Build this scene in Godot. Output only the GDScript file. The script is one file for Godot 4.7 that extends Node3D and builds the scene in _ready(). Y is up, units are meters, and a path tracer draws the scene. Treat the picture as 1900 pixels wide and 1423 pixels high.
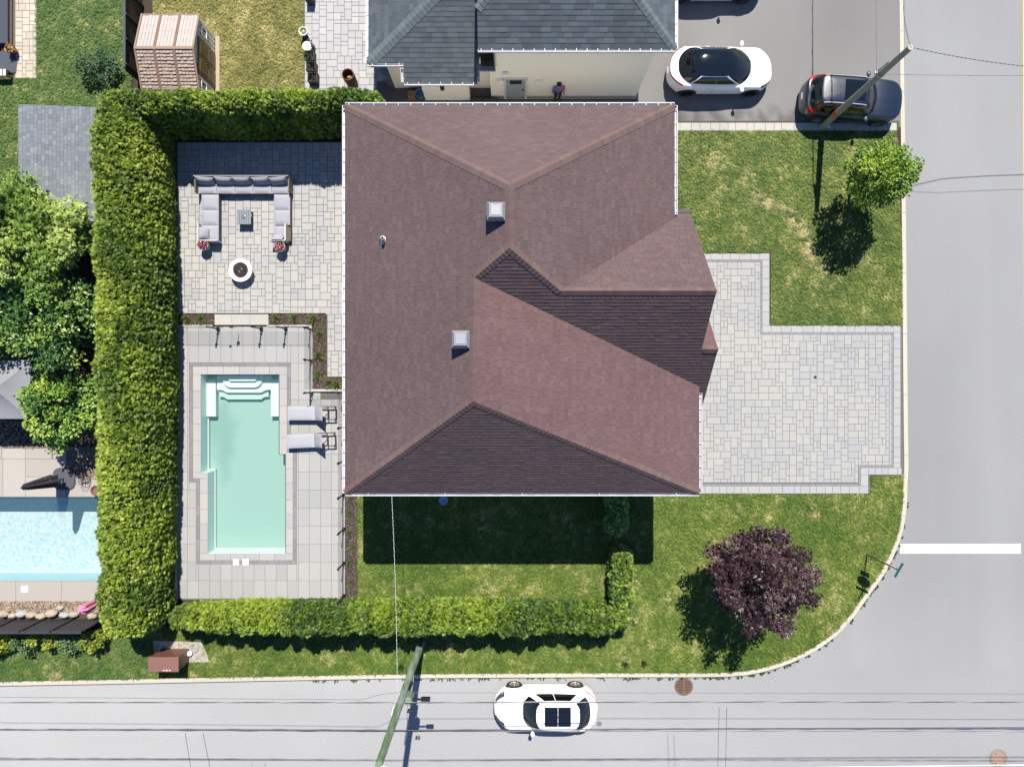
extends Node3D
# A corner lot seen from a drone 33 m up, looking straight down. x east, z south, y up, metres.
const EYE := 33.0        # camera height
const PPM := 40.0        # survey scale: units per metre on the ground
const LOT := 0.12        # lots stand a kerb above the road
var rng := RandomNumberGenerator.new()
var noise_a := FastNoiseLite.new()
var noise_b := FastNoiseLite.new()
var noise_c := FastNoiseLite.new()
var M := {}
var used_names := {}

# survey point (u right, v down) seen at height h -> world
func g(u: float, v: float, h := 0.0) -> Vector3:
	var k := (EYE - h) / (EYE * PPM)
	return Vector3((u - 950.0) * k, h, (v - 711.5) * k)
func g2(u: float, v: float, h := 0.0) -> Vector2:
	var p := g(u, v, h)
	return Vector2(p.x, p.z)
func poly(a: Array, h := 0.0) -> PackedVector2Array:
	var r := PackedVector2Array()
	for i in range(0, a.size(), 2):
		r.append(g2(a[i], a[i + 1], h))
	return r
func rect(u0: float, v0: float, u1: float, v1: float, h := 0.0) -> PackedVector2Array:
	return poly([u0, v0, u1, v0, u1, v1, u0, v1], h)

class MB:
	var v := PackedVector3Array()
	var n := PackedVector3Array()
	var c := PackedColorArray()
	var col := Color(1, 1, 1)
	func vert(p: Vector3, m: Vector3) -> void:
		v.append(p)
		n.append(m)
		c.append(col)
	func tri(p: Vector3, q: Vector3, r: Vector3) -> void:
		var m := (q - p).cross(r - p).normalized()
		vert(p, m)
		vert(r, m)
		vert(q, m)
	func trin(p: Vector3, q: Vector3, r: Vector3, a: Vector3, b: Vector3, d: Vector3) -> void:
		if (q - p).cross(r - p).dot(a + b + d) < 0.0:
			vert(p, a)
			vert(q, b)
			vert(r, d)
		else:
			vert(p, a)
			vert(r, d)
			vert(q, b)
	func tri_to(p: Vector3, q: Vector3, r: Vector3, out: Vector3) -> void:
		if (q - p).cross(r - p).dot(out) < 0.0:
			tri(p, r, q)
		else:
			tri(p, q, r)
	func quad(p: Vector3, q: Vector3, r: Vector3, s: Vector3) -> void:
		tri(p, q, r)
		tri(p, r, s)
	func quad_to(p: Vector3, q: Vector3, r: Vector3, s: Vector3, out: Vector3) -> void:
		tri_to(p, q, r, out)
		tri_to(p, r, s, out)
	func box(ctr: Vector3, size: Vector3, b := Basis(), ch := 0.0) -> void:
		var h := size * 0.5
		var i := h - Vector3(ch, 0, ch)
		var P := func(x, y, z): return ctr + b * Vector3(x, y, z)
		var yt := h.y - ch
		quad(P.call(-h.x, -h.y, h.z), P.call(h.x, -h.y, h.z), P.call(h.x, yt, h.z), P.call(-h.x, yt, h.z))
		quad(P.call(h.x, -h.y, -h.z), P.call(-h.x, -h.y, -h.z), P.call(-h.x, yt, -h.z), P.call(h.x, yt, -h.z))
		quad(P.call(h.x, -h.y, h.z), P.call(h.x, -h.y, -h.z), P.call(h.x, yt, -h.z), P.call(h.x, yt, h.z))
		quad(P.call(-h.x, -h.y, -h.z), P.call(-h.x, -h.y, h.z), P.call(-h.x, yt, h.z), P.call(-h.x, yt, -h.z))
		quad(P.call(-h.x, -h.y, -h.z), P.call(h.x, -h.y, -h.z), P.call(h.x, -h.y, h.z), P.call(-h.x, -h.y, h.z))
		quad(P.call(-i.x, h.y, i.z), P.call(i.x, h.y, i.z), P.call(i.x, h.y, -i.z), P.call(-i.x, h.y, -i.z))
		if ch > 0.0:
			quad(P.call(-h.x, yt, h.z), P.call(h.x, yt, h.z), P.call(i.x, h.y, i.z), P.call(-i.x, h.y, i.z))
			quad(P.call(h.x, yt, -h.z), P.call(-h.x, yt, -h.z), P.call(-i.x, h.y, -i.z), P.call(i.x, h.y, -i.z))
			quad(P.call(h.x, yt, h.z), P.call(h.x, yt, -h.z), P.call(i.x, h.y, -i.z), P.call(i.x, h.y, i.z))
			quad(P.call(-h.x, yt, -h.z), P.call(-h.x, yt, h.z), P.call(-i.x, h.y, i.z), P.call(-i.x, h.y, -i.z))
	func span(p: Vector3, q: Vector3, w: float, t: float) -> void:   # a bar of width w (level) and thickness t from p to q
		var d := q - p
		var x := d.normalized()
		var s := x.cross(Vector3.UP)
		s = s.normalized() if s.length() > 0.01 else Vector3.RIGHT
		box((p + q) * 0.5, Vector3(d.length(), t, w), Basis(x, s.cross(x).normalized(), s))
	func flat(p: PackedVector2Array, y: float) -> void:
		var t := Geometry2D.triangulate_polygon(p)
		for i in range(0, t.size(), 3):
			tri_to(Vector3(p[t[i]].x, y, p[t[i]].y), Vector3(p[t[i + 1]].x, y, p[t[i + 1]].y), Vector3(p[t[i + 2]].x, y, p[t[i + 2]].y), Vector3.UP)
	func prism(p: PackedVector2Array, y0: float, y1: float, ch := 0.0) -> void:
		var top := p
		if ch > 0.0:
			top = PackedVector2Array()
			var m := Vector2.ZERO
			for q in p:
				m += q / p.size()
			for q in p:
				var d := q - m
				top.append(m + Vector2(d.x - signf(d.x) * minf(ch, absf(d.x) * 0.5), d.y - signf(d.y) * minf(ch, absf(d.y) * 0.5)))
		flat(top, y1)
		var s := -1.0 if Geometry2D.is_polygon_clockwise(p) else 1.0
		for i in p.size():
			var a := p[i]
			var b := p[(i + 1) % p.size()]
			var o := Vector3(b.y - a.y, 0, -(b.x - a.x)) * s
			var yc := y1 - ch
			quad_to(Vector3(a.x, y0, a.y), Vector3(b.x, y0, b.y), Vector3(b.x, yc, b.y), Vector3(a.x, yc, a.y), o)
			if ch > 0.0:
				var a2 := top[i]
				var b2 := top[(i + 1) % p.size()]
				quad_to(Vector3(a.x, yc, a.y), Vector3(b.x, yc, b.y), Vector3(b2.x, y1, b2.y), Vector3(a2.x, y1, a2.y), o + Vector3.UP)
	func tube(pts: PackedVector3Array, radii: Array, sides := 6, cap := true) -> void:
		var rings := []
		var up := Vector3.UP
		for i in pts.size():
			var d := (pts[mini(i + 1, pts.size() - 1)] - pts[maxi(i - 1, 0)]).normalized()
			var s := d.cross(up)
			if s.length() < 0.1:
				s = d.cross(Vector3.RIGHT)
			s = s.normalized()
			var t := s.cross(d).normalized()
			up = t
			var ring := []
			for k in sides + 1:
				var a := TAU * k / sides
				var m := s * cos(a) + t * sin(a)
				ring.append([pts[i] + m * radii[mini(i, radii.size() - 1)], m])
			rings.append(ring)
		for i in pts.size() - 1:
			for k in sides:
				var a = rings[i][k]
				var b = rings[i][k + 1]
				var e = rings[i + 1][k + 1]
				var f = rings[i + 1][k]
				trin(a[0], b[0], e[0], a[1], b[1], e[1])
				trin(a[0], e[0], f[0], a[1], e[1], f[1])
		if cap:
			for end in [0, pts.size() - 1]:
				var o := (pts[end] - pts[1 if end == 0 else end - 1]).normalized()
				for k in sides:
					tri_to(pts[end], rings[end][k][0], rings[end][k + 1][0], o)
	func lathe(prof: Array, ctr: Vector3, segs := 20, b := Basis()) -> void:   # prof: [radius, height] pairs
		for i in prof.size() - 1:
			var r0: float = prof[i][0]
			var y0: float = prof[i][1]
			var r1: float = prof[i + 1][0]
			var y1: float = prof[i + 1][1]
			var d := Vector2(y1 - y0, -(r1 - r0))
			if d.length() < 1e-6:
				continue
			d = d.normalized()
			for k in segs:
				var a := TAU * k / segs
				var e := TAU * (k + 1) / segs
				var ca := Vector3(cos(a), 0, sin(a))
				var ce := Vector3(cos(e), 0, sin(e))
				var na := b * (ca * d.x + Vector3.UP * d.y)
				var ne := b * (ce * d.x + Vector3.UP * d.y)
				var p := ctr + b * (ca * r0 + Vector3.UP * y0)
				var q := ctr + b * (ce * r0 + Vector3.UP * y0)
				var r := ctr + b * (ce * r1 + Vector3.UP * y1)
				var s := ctr + b * (ca * r1 + Vector3.UP * y1)
				if r0 > 1e-5:
					trin(p, q, r, na, ne, ne)
				if r1 > 1e-5:
					trin(p, r, s, na, ne, na)
	func ball(ctr: Vector3, r: Vector3, b := Basis(), rows := 8, segs := 12) -> void:
		for i in rows:
			for k in segs:
				var q := []
				for e in [[i, k], [i, k + 1], [i + 1, k + 1], [i + 1, k]]:
					var th: float = PI * e[0] / rows
					var ph: float = TAU * e[1] / segs
					var d := Vector3(sin(th) * cos(ph), cos(th), sin(th) * sin(ph))
					q.append([ctr + b * (d * r), (b * (d / r)).normalized()])
				if i > 0:
					trin(q[0][0], q[1][0], q[2][0], q[0][1], q[1][1], q[2][1])
				if i < rows - 1:
					trin(q[0][0], q[2][0], q[3][0], q[0][1], q[2][1], q[3][1])
				elif i == 0:
					pass
	func surf(pts: Array, flip := false) -> void:   # rows of points -> smooth sheet
		var nu := pts.size()
		var nv: int = pts[0].size()
		var nn := []
		for i in nu:
			var row := []
			for j in nv:
				var du: Vector3 = pts[mini(i + 1, nu - 1)][j] - pts[maxi(i - 1, 0)][j]
				var dv: Vector3 = pts[i][mini(j + 1, nv - 1)] - pts[i][maxi(j - 1, 0)]
				var m := du.cross(dv)
				m = m.normalized() if m.length() > 1e-9 else Vector3.UP
				row.append(-m if flip else m)
			nn.append(row)
		for i in nu - 1:
			for j in nv - 1:
				trin(pts[i][j], pts[i + 1][j], pts[i + 1][j + 1], nn[i][j], nn[i + 1][j], nn[i + 1][j + 1])
				trin(pts[i][j], pts[i + 1][j + 1], pts[i][j + 1], nn[i][j], nn[i + 1][j + 1], nn[i][j + 1])
	func low() -> Vector3:
		var lo := v[0]
		var hi := v[0]
		for p in v:
			lo = lo.min(p)
			hi = hi.max(p)
		return Vector3((lo.x + hi.x) * 0.5, lo.y, (lo.z + hi.z) * 0.5)
	func mesh(origin := Vector3.ZERO) -> ArrayMesh:
		var m := ArrayMesh.new()
		if v.is_empty():
			return m
		var w := v
		if origin != Vector3.ZERO:
			w = v.duplicate()
			for i in w.size():
				w[i] -= origin
		var a := []
		a.resize(Mesh.ARRAY_MAX)
		a[Mesh.ARRAY_VERTEX] = w
		a[Mesh.ARRAY_NORMAL] = n
		a[Mesh.ARRAY_COLOR] = c
		m.add_surface_from_arrays(Mesh.PRIMITIVE_TRIANGLES, a)
		return m

func mb(col := Color(1, 1, 1)) -> MB:
	var b := MB.new()
	b.col = col
	return b
func lin(r: float, gg: float, b: float) -> Color:   # 0-255 picture value -> linear value
	return Color(r / 255.0, gg / 255.0, b / 255.0).srgb_to_linear()
func numbered(called: String) -> String:
	if not used_names.has(called):
		used_names[called] = 0
		return called
	used_names[called] += 1
	return "%s_%03d" % [called, used_names[called]]
func tag(o: Node, label: String, category: String, group := "") -> Node:
	o.set_meta("label", label)
	o.set_meta("category", category)
	if group:
		o.set_meta("group", group)
	return o
func thing(called: String, at: Vector3, label: String, category: String, group := "", turn := 0.0) -> Node3D:
	var o := Node3D.new()
	o.name = numbered(called)
	o.position = at
	o.rotation.y = turn
	add_child(o, true)
	tag(o, label, category, group)
	return o
func origin_of(p: Node) -> Vector3:
	var o := Vector3.ZERO
	while p != null and p != self:
		o += p.position
		p = p.get_parent()
	return o
func part(called: String, b: MB, m: Material, parent: Node) -> MeshInstance3D:   # b in world axes, or the thing's own axes when local
	return put(called, b.mesh(origin_of(parent)), m, parent)
func local(called: String, b: MB, m: Material, parent: Node) -> MeshInstance3D:
	return put(called, b.mesh(), m, parent)
func put(called: String, mesh: Mesh, m: Material, parent: Node) -> MeshInstance3D:
	var o := MeshInstance3D.new()
	var key := "%d/%s" % [parent.get_instance_id(), called]
	var n: int = used_names.get(key, -1) + 1
	used_names[key] = n
	o.name = called if n == 0 else "%s_%03d" % [called, n]
	o.mesh = mesh
	o.material_override = m
	parent.add_child(o, true)
	return o
func obj(called: String, b: MB, m: Material, label: String, category: String, group := "") -> MeshInstance3D:
	var o := MeshInstance3D.new()
	var at := b.low()
	o.name = numbered(called)
	o.mesh = b.mesh(at)
	o.position = at
	o.material_override = m
	add_child(o, true)
	tag(o, label, category, group)
	return o
func struct(called: String, b: MB, m: Material) -> MeshInstance3D:
	var o := MeshInstance3D.new()
	o.name = numbered(called)
	o.mesh = b.mesh()
	o.material_override = m
	add_child(o, true)
	o.set_meta("kind", "structure")
	return o
func scatter(called: String, mesh: Mesh, m: Material, where: Array, tints: Array, parent: Node = null) -> MultiMeshInstance3D:
	var mm := MultiMesh.new()
	mm.transform_format = MultiMesh.TRANSFORM_3D
	mm.use_colors = true
	mm.mesh = mesh
	mm.instance_count = where.size()
	var o0 := Vector3.ZERO if parent == null else origin_of(parent)
	for i in where.size():
		var t: Transform3D = where[i]
		t.origin -= o0
		mm.set_instance_transform(i, t)
		mm.set_instance_color(i, tints[i])
	var o := MultiMeshInstance3D.new()
	o.multimesh = mm
	o.material_override = m
	o.set_meta("kind", "stuff")
	if parent == null:
		o.name = numbered(called)
		add_child(o, true)
	else:
		o.name = called
		parent.add_child(o, true)
	return o

func speck(seed_: int, freq: float, lo: float, hi: float, octaves := 3) -> NoiseTexture2D:
	var f := FastNoiseLite.new()
	f.seed = seed_
	f.frequency = freq
	f.fractal_octaves = octaves
	var r := Gradient.new()
	r.offsets = PackedFloat32Array([0.0, 1.0])
	var a := Color(lo, lo, lo).linear_to_srgb()
	var b := Color(hi, hi, hi).linear_to_srgb()
	r.colors = PackedColorArray([a, b])
	var t := NoiseTexture2D.new()
	t.width = 512
	t.height = 512
	t.seamless = true
	t.noise = f
	t.color_ramp = r
	return t
func mat(rough: float, tex: Texture2D = null, metres := 2.0, bump_cm := 0.0, metal := 0.0) -> StandardMaterial3D:
	var m := StandardMaterial3D.new()
	m.vertex_color_use_as_albedo = true
	m.roughness = rough
	m.metallic = metal
	if tex:
		m.albedo_texture = tex
		m.uv1_triplanar = true
		m.uv1_world_triplanar = true
		m.uv1_scale = Vector3.ONE / metres
		if bump_cm > 0.0:
			m.heightmap_enabled = true
			m.heightmap_texture = tex
			m.heightmap_scale = bump_cm
	return m
func make_materials() -> void:
	var fine := speck(11, 0.11, 0.62, 1.0, 4)
	var soft := speck(12, 0.03, 0.72, 1.0, 4)
	var rough := speck(13, 0.2, 0.45, 1.0, 3)
	var faint := speck(14, 0.06, 0.86, 1.0, 4)
	M.road = mat(0.9, speck(15, 0.09, 0.86, 1.0, 4), 5.0, 0.3)
	M.soil = mat(0.95, rough, 2.0, 2.0)
	M.lawn = mat(0.95, rough, 3.0, 3.0)
	M.paver = mat(0.85, faint, 1.7, 0.3)
	M.concrete = mat(0.85, fine, 3.0, 0.3)
	M.shingle = mat(0.92, speck(16, 0.22, 0.62, 1.0, 2), 2.6, 0.4)
	M.stucco = mat(0.9, faint, 2.5)
	M.paint = mat(0.45, faint, 1.5)
	M.plastic = mat(0.4)
	M.matte = mat(0.85)
	M.fabric = mat(0.9, speck(17, 0.3, 0.86, 1.0, 2), 0.7)
	M.wood = mat(0.75, soft, 0.8, 0.2)
	M.bark = mat(0.9, rough, 0.7, 1.0)
	M.pole_wood = mat(0.9, soft, 0.5, 0.4)
	M.metal = mat(0.35, faint, 1.0, 0.0, 0.9)
	M.rubber = mat(0.85)
	M.black_metal = mat(0.4, null, 1.0, 0.0, 0.3)
	M.leaf = mat(0.55)
	M.leaf.backlight_enabled = true
	M.leaf.backlight = Color(0.45, 0.5, 0.2)
	M.glossy_leaf = M.leaf.duplicate()
	M.glossy_leaf.roughness = 0.42
	M.grass = mat(0.7)
	M.grass.backlight_enabled = true
	M.grass.backlight = Color(0.35, 0.4, 0.2)
	M.chips = mat(0.9)
	M.stone = mat(0.85, soft, 0.9, 0.6)
	M.pool_shell = mat(0.5)
	M.blue_pool_surface = mat(0.6)
	var pane := StandardMaterial3D.new()
	pane.transparency = BaseMaterial3D.TRANSPARENCY_ALPHA
	pane.albedo_color = Color(0.85, 0.95, 0.92, 0.13)
	pane.roughness = 0.03
	M.pane = pane
	var water := StandardMaterial3D.new()
	water.transparency = BaseMaterial3D.TRANSPARENCY_ALPHA
	water.albedo_color = Color(0.7, 0.95, 0.9, 0.05)
	water.roughness = 0.04
	M.water = water
	var glass := StandardMaterial3D.new()
	glass.albedo_color = Color(0.045, 0.055, 0.06)
	glass.roughness = 0.04
	glass.metallic_specular = 0.75
	M.dark_glass = glass
	var wg := StandardMaterial3D.new()
	wg.albedo_color = Color(0.09, 0.11, 0.12)
	wg.roughness = 0.05
	M.window_glass = wg
	for e in [["car_white", Color(0.93, 0.93, 0.95)], ["car_navy", Color(0.04, 0.09, 0.17)], ["car_silver", Color(0.62, 0.7, 0.78)]]:
		var p := StandardMaterial3D.new()
		p.albedo_color = e[1]
		p.roughness = 0.35
		p.clearcoat_enabled = true
		p.clearcoat = 1.0
		p.clearcoat_roughness = 0.04
		M[e[0]] = p
	var red := StandardMaterial3D.new()
	red.albedo_color = Color(0.72, 0.03, 0.06)
	red.roughness = 0.15
	M.red_lamp = red

func px(r: float, gg: float, b: float, f := 2.0) -> Color:   # base colour of a sunlit flat surface
	var c := lin(r, gg, b)
	return Color(c.r / f, c.g / f, c.b / f)
func vary(c: Color, s: float) -> Color:
	var k := 1.0 + rng.randf_range(-s, s)
	return Color(c.r * k, c.g * k, c.b * k)

const KERB_INNER := [1666, -500, 1667, 0, 1669, 200, 1672, 480, 1674, 700, 1675, 800, 1676, 868, 1674, 900, 1673.5, 935, 1668, 975, 1661, 1000, 1650, 1027, 1632, 1062, 1602, 1103, 1578, 1137, 1553, 1166, 1527, 1187, 1497, 1206, 1460, 1223, 1420, 1236, 1385, 1243, 1350, 1246, 1290, 1247, 1100, 1247, 900, 1248, 760, 1249, 640, 1251, 480, 1254, 330, 1257, 180, 1260, 0, 1263, -500, 1272]

func kerb_line() -> PackedVector2Array:
	return poly(KERB_INNER)

func resample(p: PackedVector2Array, step: float) -> PackedVector2Array:
	var out := PackedVector2Array([p[0]])
	var need := step
	for i in p.size() - 1:
		var a := p[i]
		var b := p[i + 1]
		var l := a.distance_to(b)
		var at := need
		while at <= l:
			out.append(a.lerp(b, at / l))
			at += step
		need = at - l
	return out

func build_ground() -> void:
	# far ground, with the two pools left open
	var cuts_x := [-200.0, g(-120, 0).x, g(205, 0).x, g(371, 0).x, g(531, 0).x, 200.0]
	var cuts_z := [-200.0, g(0, 694).z, g(0, 921).z, g(0, 1028).z, g(0, 1079).z, 200.0]
	for pass_ in 2:
		var b := mb(px(92, 108, 52) if pass_ == 0 else px(92, 78, 62))
		for i in 5:
			for j in 5:
				var cx: float = (cuts_x[i] + cuts_x[i + 1]) * 0.5
				var cz: float = (cuts_z[j] + cuts_z[j + 1]) * 0.5
				if (i == 1 and (j == 2 or j == 3)) or (i == 3 and (j == 1 or j == 2)):
					continue
				var x0: float = cuts_x[i]
				var x1: float = cuts_x[i + 1]
				var z0: float = cuts_z[j]
				var z1: float = cuts_z[j + 1]
				if pass_ == 0:
					b.quad_to(Vector3(x0, -0.05, z0), Vector3(x1, -0.05, z0), Vector3(x1, -0.05, z1), Vector3(x0, -0.05, z1), Vector3.UP)
				elif i < 4:
					b.quad_to(Vector3(maxf(x0, -30), 0.07, maxf(z0, -30)), Vector3(x1, 0.07, maxf(z0, -30)), Vector3(x1, 0.07, minf(z1, g(0, 1250).z)), Vector3(maxf(x0, -30), 0.07, minf(z1, g(0, 1250).z)), Vector3.UP)
		if pass_ == 1:
			var e := PackedVector2Array([g2(531, -500)])
			for q in kerb_line():
				if q.x > g(531, 0).x:
					e.append(q)
			e.append(g2(531, 1252))
			b.flat(e, 0.07)
		struct("ground" if pass_ == 0 else "yard_soil", b, M.soil)
	# asphalt of the two streets, one sheet with worn streaks, paler to the south and west
	var r := mb()
	var cell := 0.5
	var zs := g(0, 1225).z
	var xe := g(1640, 0).x
	for i in range(-70, 80):
		for j in range(-46, 46):
			var x0 := i * cell
			var z0 := j * cell
			if x0 + cell < xe and z0 + cell < zs and not (x0 > g(1330, 0).x and z0 > g(0, 880).z):
				continue
			if x0 > 29.5 and z0 < zs:
				continue
			if z0 > 22.0 and (x0 < xe or x0 > 29.5):
				continue
			var q := [Vector3(x0, 0, z0), Vector3(x0 + cell, 0, z0), Vector3(x0 + cell, 0, z0 + cell), Vector3(x0, 0, z0 + cell)]
			var cs := []
			for p in q:
				cs.append(road_tone(p.x, p.z))
			for t in [[0, 2, 1], [0, 3, 2]]:
				for k in [0, 2, 1]:
					r.col = cs[t[k]]
					r.vert(q[t[k]], Vector3.UP)
	# beyond the picture the streets run on
	for e in [[-120, zs, -35, 22], [40, zs, 120, 22], [xe, -120, 29.5, -23], [xe, 23, 29.5, 120]]:
		r.col = road_tone(e[0], e[1])
		r.quad_to(Vector3(e[0], 0, e[1]), Vector3(e[2], 0, e[1]), Vector3(e[2], 0, e[3]), Vector3(e[0], 0, e[3]), Vector3.UP)
	struct("road", r, M.road)
	# far lots across the streets
	var far := mb(px(105, 120, 60))
	far.prism(PackedVector2Array([Vector2(29.7, -120), Vector2(120, -120), Vector2(120, zs), Vector2(29.7, zs)]), -0.04, 0.1)
	far.prism(PackedVector2Array([Vector2(-120, 22.2), Vector2(xe, 22.2), Vector2(xe, 120), Vector2(-120, 120)]), -0.04, 0.1)
	struct("far_lawn", far, M.lawn)
	# kerb, stone by stone
	var line := resample(kerb_line(), 0.4)
	var kerb := Node3D.new()
	kerb.name = "kerb"
	add_child(kerb)
	kerb.set_meta("kind", "structure")
	var w := 0.21
	var i := 0
	while i < line.size() - 2:
		var b := mb(vary(px(240, 233, 216, 1.8), 0.04))
		var last := mini(i + 7, line.size() - 1)
		for k in range(i, last):
			var a := line[k]
			var e := line[k + 1]
			var d0 := (line[mini(k + 1, line.size() - 1)] - line[maxi(k - 1, 0)]).normalized()
			var d1 := (line[mini(k + 2, line.size() - 1)] - line[k]).normalized()
			var n0 := Vector2(-d0.y, d0.x) * -1.0
			var n1 := Vector2(-d1.y, d1.x) * -1.0
			if k == i:
				a += d0 * 0.006
			if k == last - 1:
				e -= d1 * 0.006
			# n points away from the lawn
			if k == 0:
				pass
			var a3 := Vector3(a.x, 0.135, a.y)
			var e3 := Vector3(e.x, 0.135, e.y)
			var ao := Vector3(a.x + n0.x * w, 0.13, a.y + n0.y * w)
			var eo := Vector3(e.x + n1.x * w, 0.13, e.y + n1.y * w)
			var m0 := Vector3(n0.x, 0, n0.y)
			b.quad_to(a3, e3, eo - m0 * 0.03, ao - m0 * 0.03, Vector3.UP)
			b.quad_to(ao - m0 * 0.03, eo - m0 * 0.03, eo + Vector3(0, -0.025, 0), ao + Vector3(0, -0.025, 0), m0 + Vector3.UP)
			b.quad_to(ao + Vector3(0, -0.025, 0), eo + Vector3(0, -0.025, 0), eo + m0 * 0.02 + Vector3(0, -0.15, 0), ao + m0 * 0.02 + Vector3(0, -0.15, 0), m0)
			b.quad_to(a3, e3, Vector3(e.x, 0, e.y), Vector3(a.x, 0, a.y), -m0)
		part("kerb_stone", b, M.concrete, kerb)
		i = last
	# road paint
	var s := mb()
	for m in 56:
		for j in 4:
			var wear := 0.78 + 0.25 * noise_b.get_noise_2d(m * 9.0, j * 14.0) - (0.08 if j == 0 or j == 3 else 0.0)
			s.col = Color(wear, wear, wear)
			var u := 1671.0 + m * 4.0
			s.flat(rect(u, 1009 + j * 4.5 + (0.5 * noise_c.get_noise_1d(m * 30.0) if j == 0 else 0.0), u + 4.0, 1013.5 + j * 4.5 + (0.5 * noise_a.get_noise_1d(m * 30.0) if j == 3 else 0.0)), 0.006)
	struct("stop_line", s, M.paint)
	var y := mb(Color(0.72, 0.5, 0.09))
	y.flat(poly([1897, -500, 1900, -500, 1906, 1005, 1903, 1005]), 0.006)
	y.flat(poly([1901.5, -500, 1904, -500, 1910.5, 1005, 1907.5, 1005]), 0.006)
	struct("centre_line", y, M.paint)

func road_tone(x: float, z: float) -> Color:
	var zs := g(0, 1240).z
	var along := noise_a.get_noise_2d(x * 6.0, z * 0.5) if z < zs else noise_a.get_noise_2d(x * 0.6, z * 6.0)
	var k := 1.0 + 0.09 * along + 0.06 * noise_b.get_noise_2d(x * 0.8, z * 0.8) + 0.03 * noise_c.get_noise_2d(x * 4.0, z * 4.0)
	var c := px(187, 189, 192, 2.25).lerp(px(203, 204, 207, 2.25), clampf((z - 9.0) * 0.12, 0.0, 1.0))
	c = c.lerp(px(219, 220, 221, 2.25), clampf((8.0 - x) * 0.04, 0.0, 1.0) if z > zs else 0.0)
	return Color(c.r * k, c.g * k, c.b * k)

# ---- lawns
var dry_arc := PackedVector2Array()
func near_line(p: Vector2, l: PackedVector2Array) -> float:
	var d := 99.0
	for i in l.size() - 1:
		d = minf(d, p.distance_to(Geometry2D.get_closest_point_to_segment(p, l[i], l[i + 1])))
	return d
func lawn_tone(kind: int, x: float, z: float) -> Color:
	var n1 := noise_a.get_noise_2d(x * 2.0, z * 2.0)
	var n2 := noise_b.get_noise_2d(x * 7.0, z * 7.0)
	var n3 := noise_c.get_noise_2d(x * 22.0, z * 22.0)
	var n4 := noise_c.get_noise_2d(x * 58.0 + 90.0, z * 58.0)
	var n5 := noise_b.get_noise_2d(x * 130.0, z * 130.0 + 40.0)
	var green: Color
	var pale: Color
	match kind:
		0:
			green = px(82, 113, 34)
			pale = px(140, 154, 70)
		1:
			green = px(86, 119, 32)
			pale = px(140, 157, 66)
		2:
			green = px(78, 116, 46)
			pale = px(128, 148, 74)
		_:
			green = px(118, 122, 52)
			pale = px(178, 170, 96)
	var t := clampf(0.42 + 0.35 * n1 + 0.4 * n2 + 0.5 * n3 + 0.5 * n4 + 0.5 * n5, 0.0, 1.0)
	var c := green.lerp(pale, t)
	var straw := px(216, 202, 146)
	var s := clampf((n1 * 0.3 + n2 * 0.8 + n3 * 0.8 + n4 * 0.9 + n5 * 0.7 - 0.72) * 2.0, 0.0, 0.6)
	if kind == 0:
		var p := Vector2(x, z)
		var d := near_line(p, dry_arc)
		s = maxf(s, clampf(1.3 - d / (0.34 + 0.3 * n2), 0.0, 1.0) * clampf(0.62 + n3 * 0.8 + n4 * 1.2 + n5 * 0.8, 0.0, 1.0))
		for e in [[1520, 500, 0.6], [1545, 525, 0.5], [1330, 300, 1.0], [1385, 330, 0.8], [1290, 290, 0.6], [1600, 480, 0.5], [1580, 285, 0.5]]:
			var q := g2(e[0], e[1])
			s = maxf(s, clampf(1.0 - p.distance_to(q) / e[2], 0.0, 1.0) * clampf(0.1 + n2 * 0.7 + n3 * 1.0 + n4 * 1.3 + n5 * 0.9, 0.0, 0.75))
	elif kind == 1:
		for e in [[1510, 950, 0.9], [1600, 985, 0.7], [1370, 950, 0.9], [1450, 930, 0.6], [1180, 1010, 0.5], [1120, 1080, 0.8], [1080, 1092, 0.7], [900, 1100, 0.9], [760, 1098, 0.8], [1560, 1140, 0.5], [1545, 1110, 0.6]]:
			var q := g2(e[0], e[1])
			s = maxf(s, clampf(1.0 - Vector2(x, z).distance_to(q) / e[2], 0.0, 1.0) * clampf(0.02 + n2 * 0.7 + n3 * 0.9 + n4 * 1.2 + n5 * 0.9, 0.0, 0.6))
	return c.lerp(straw, s)

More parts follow.
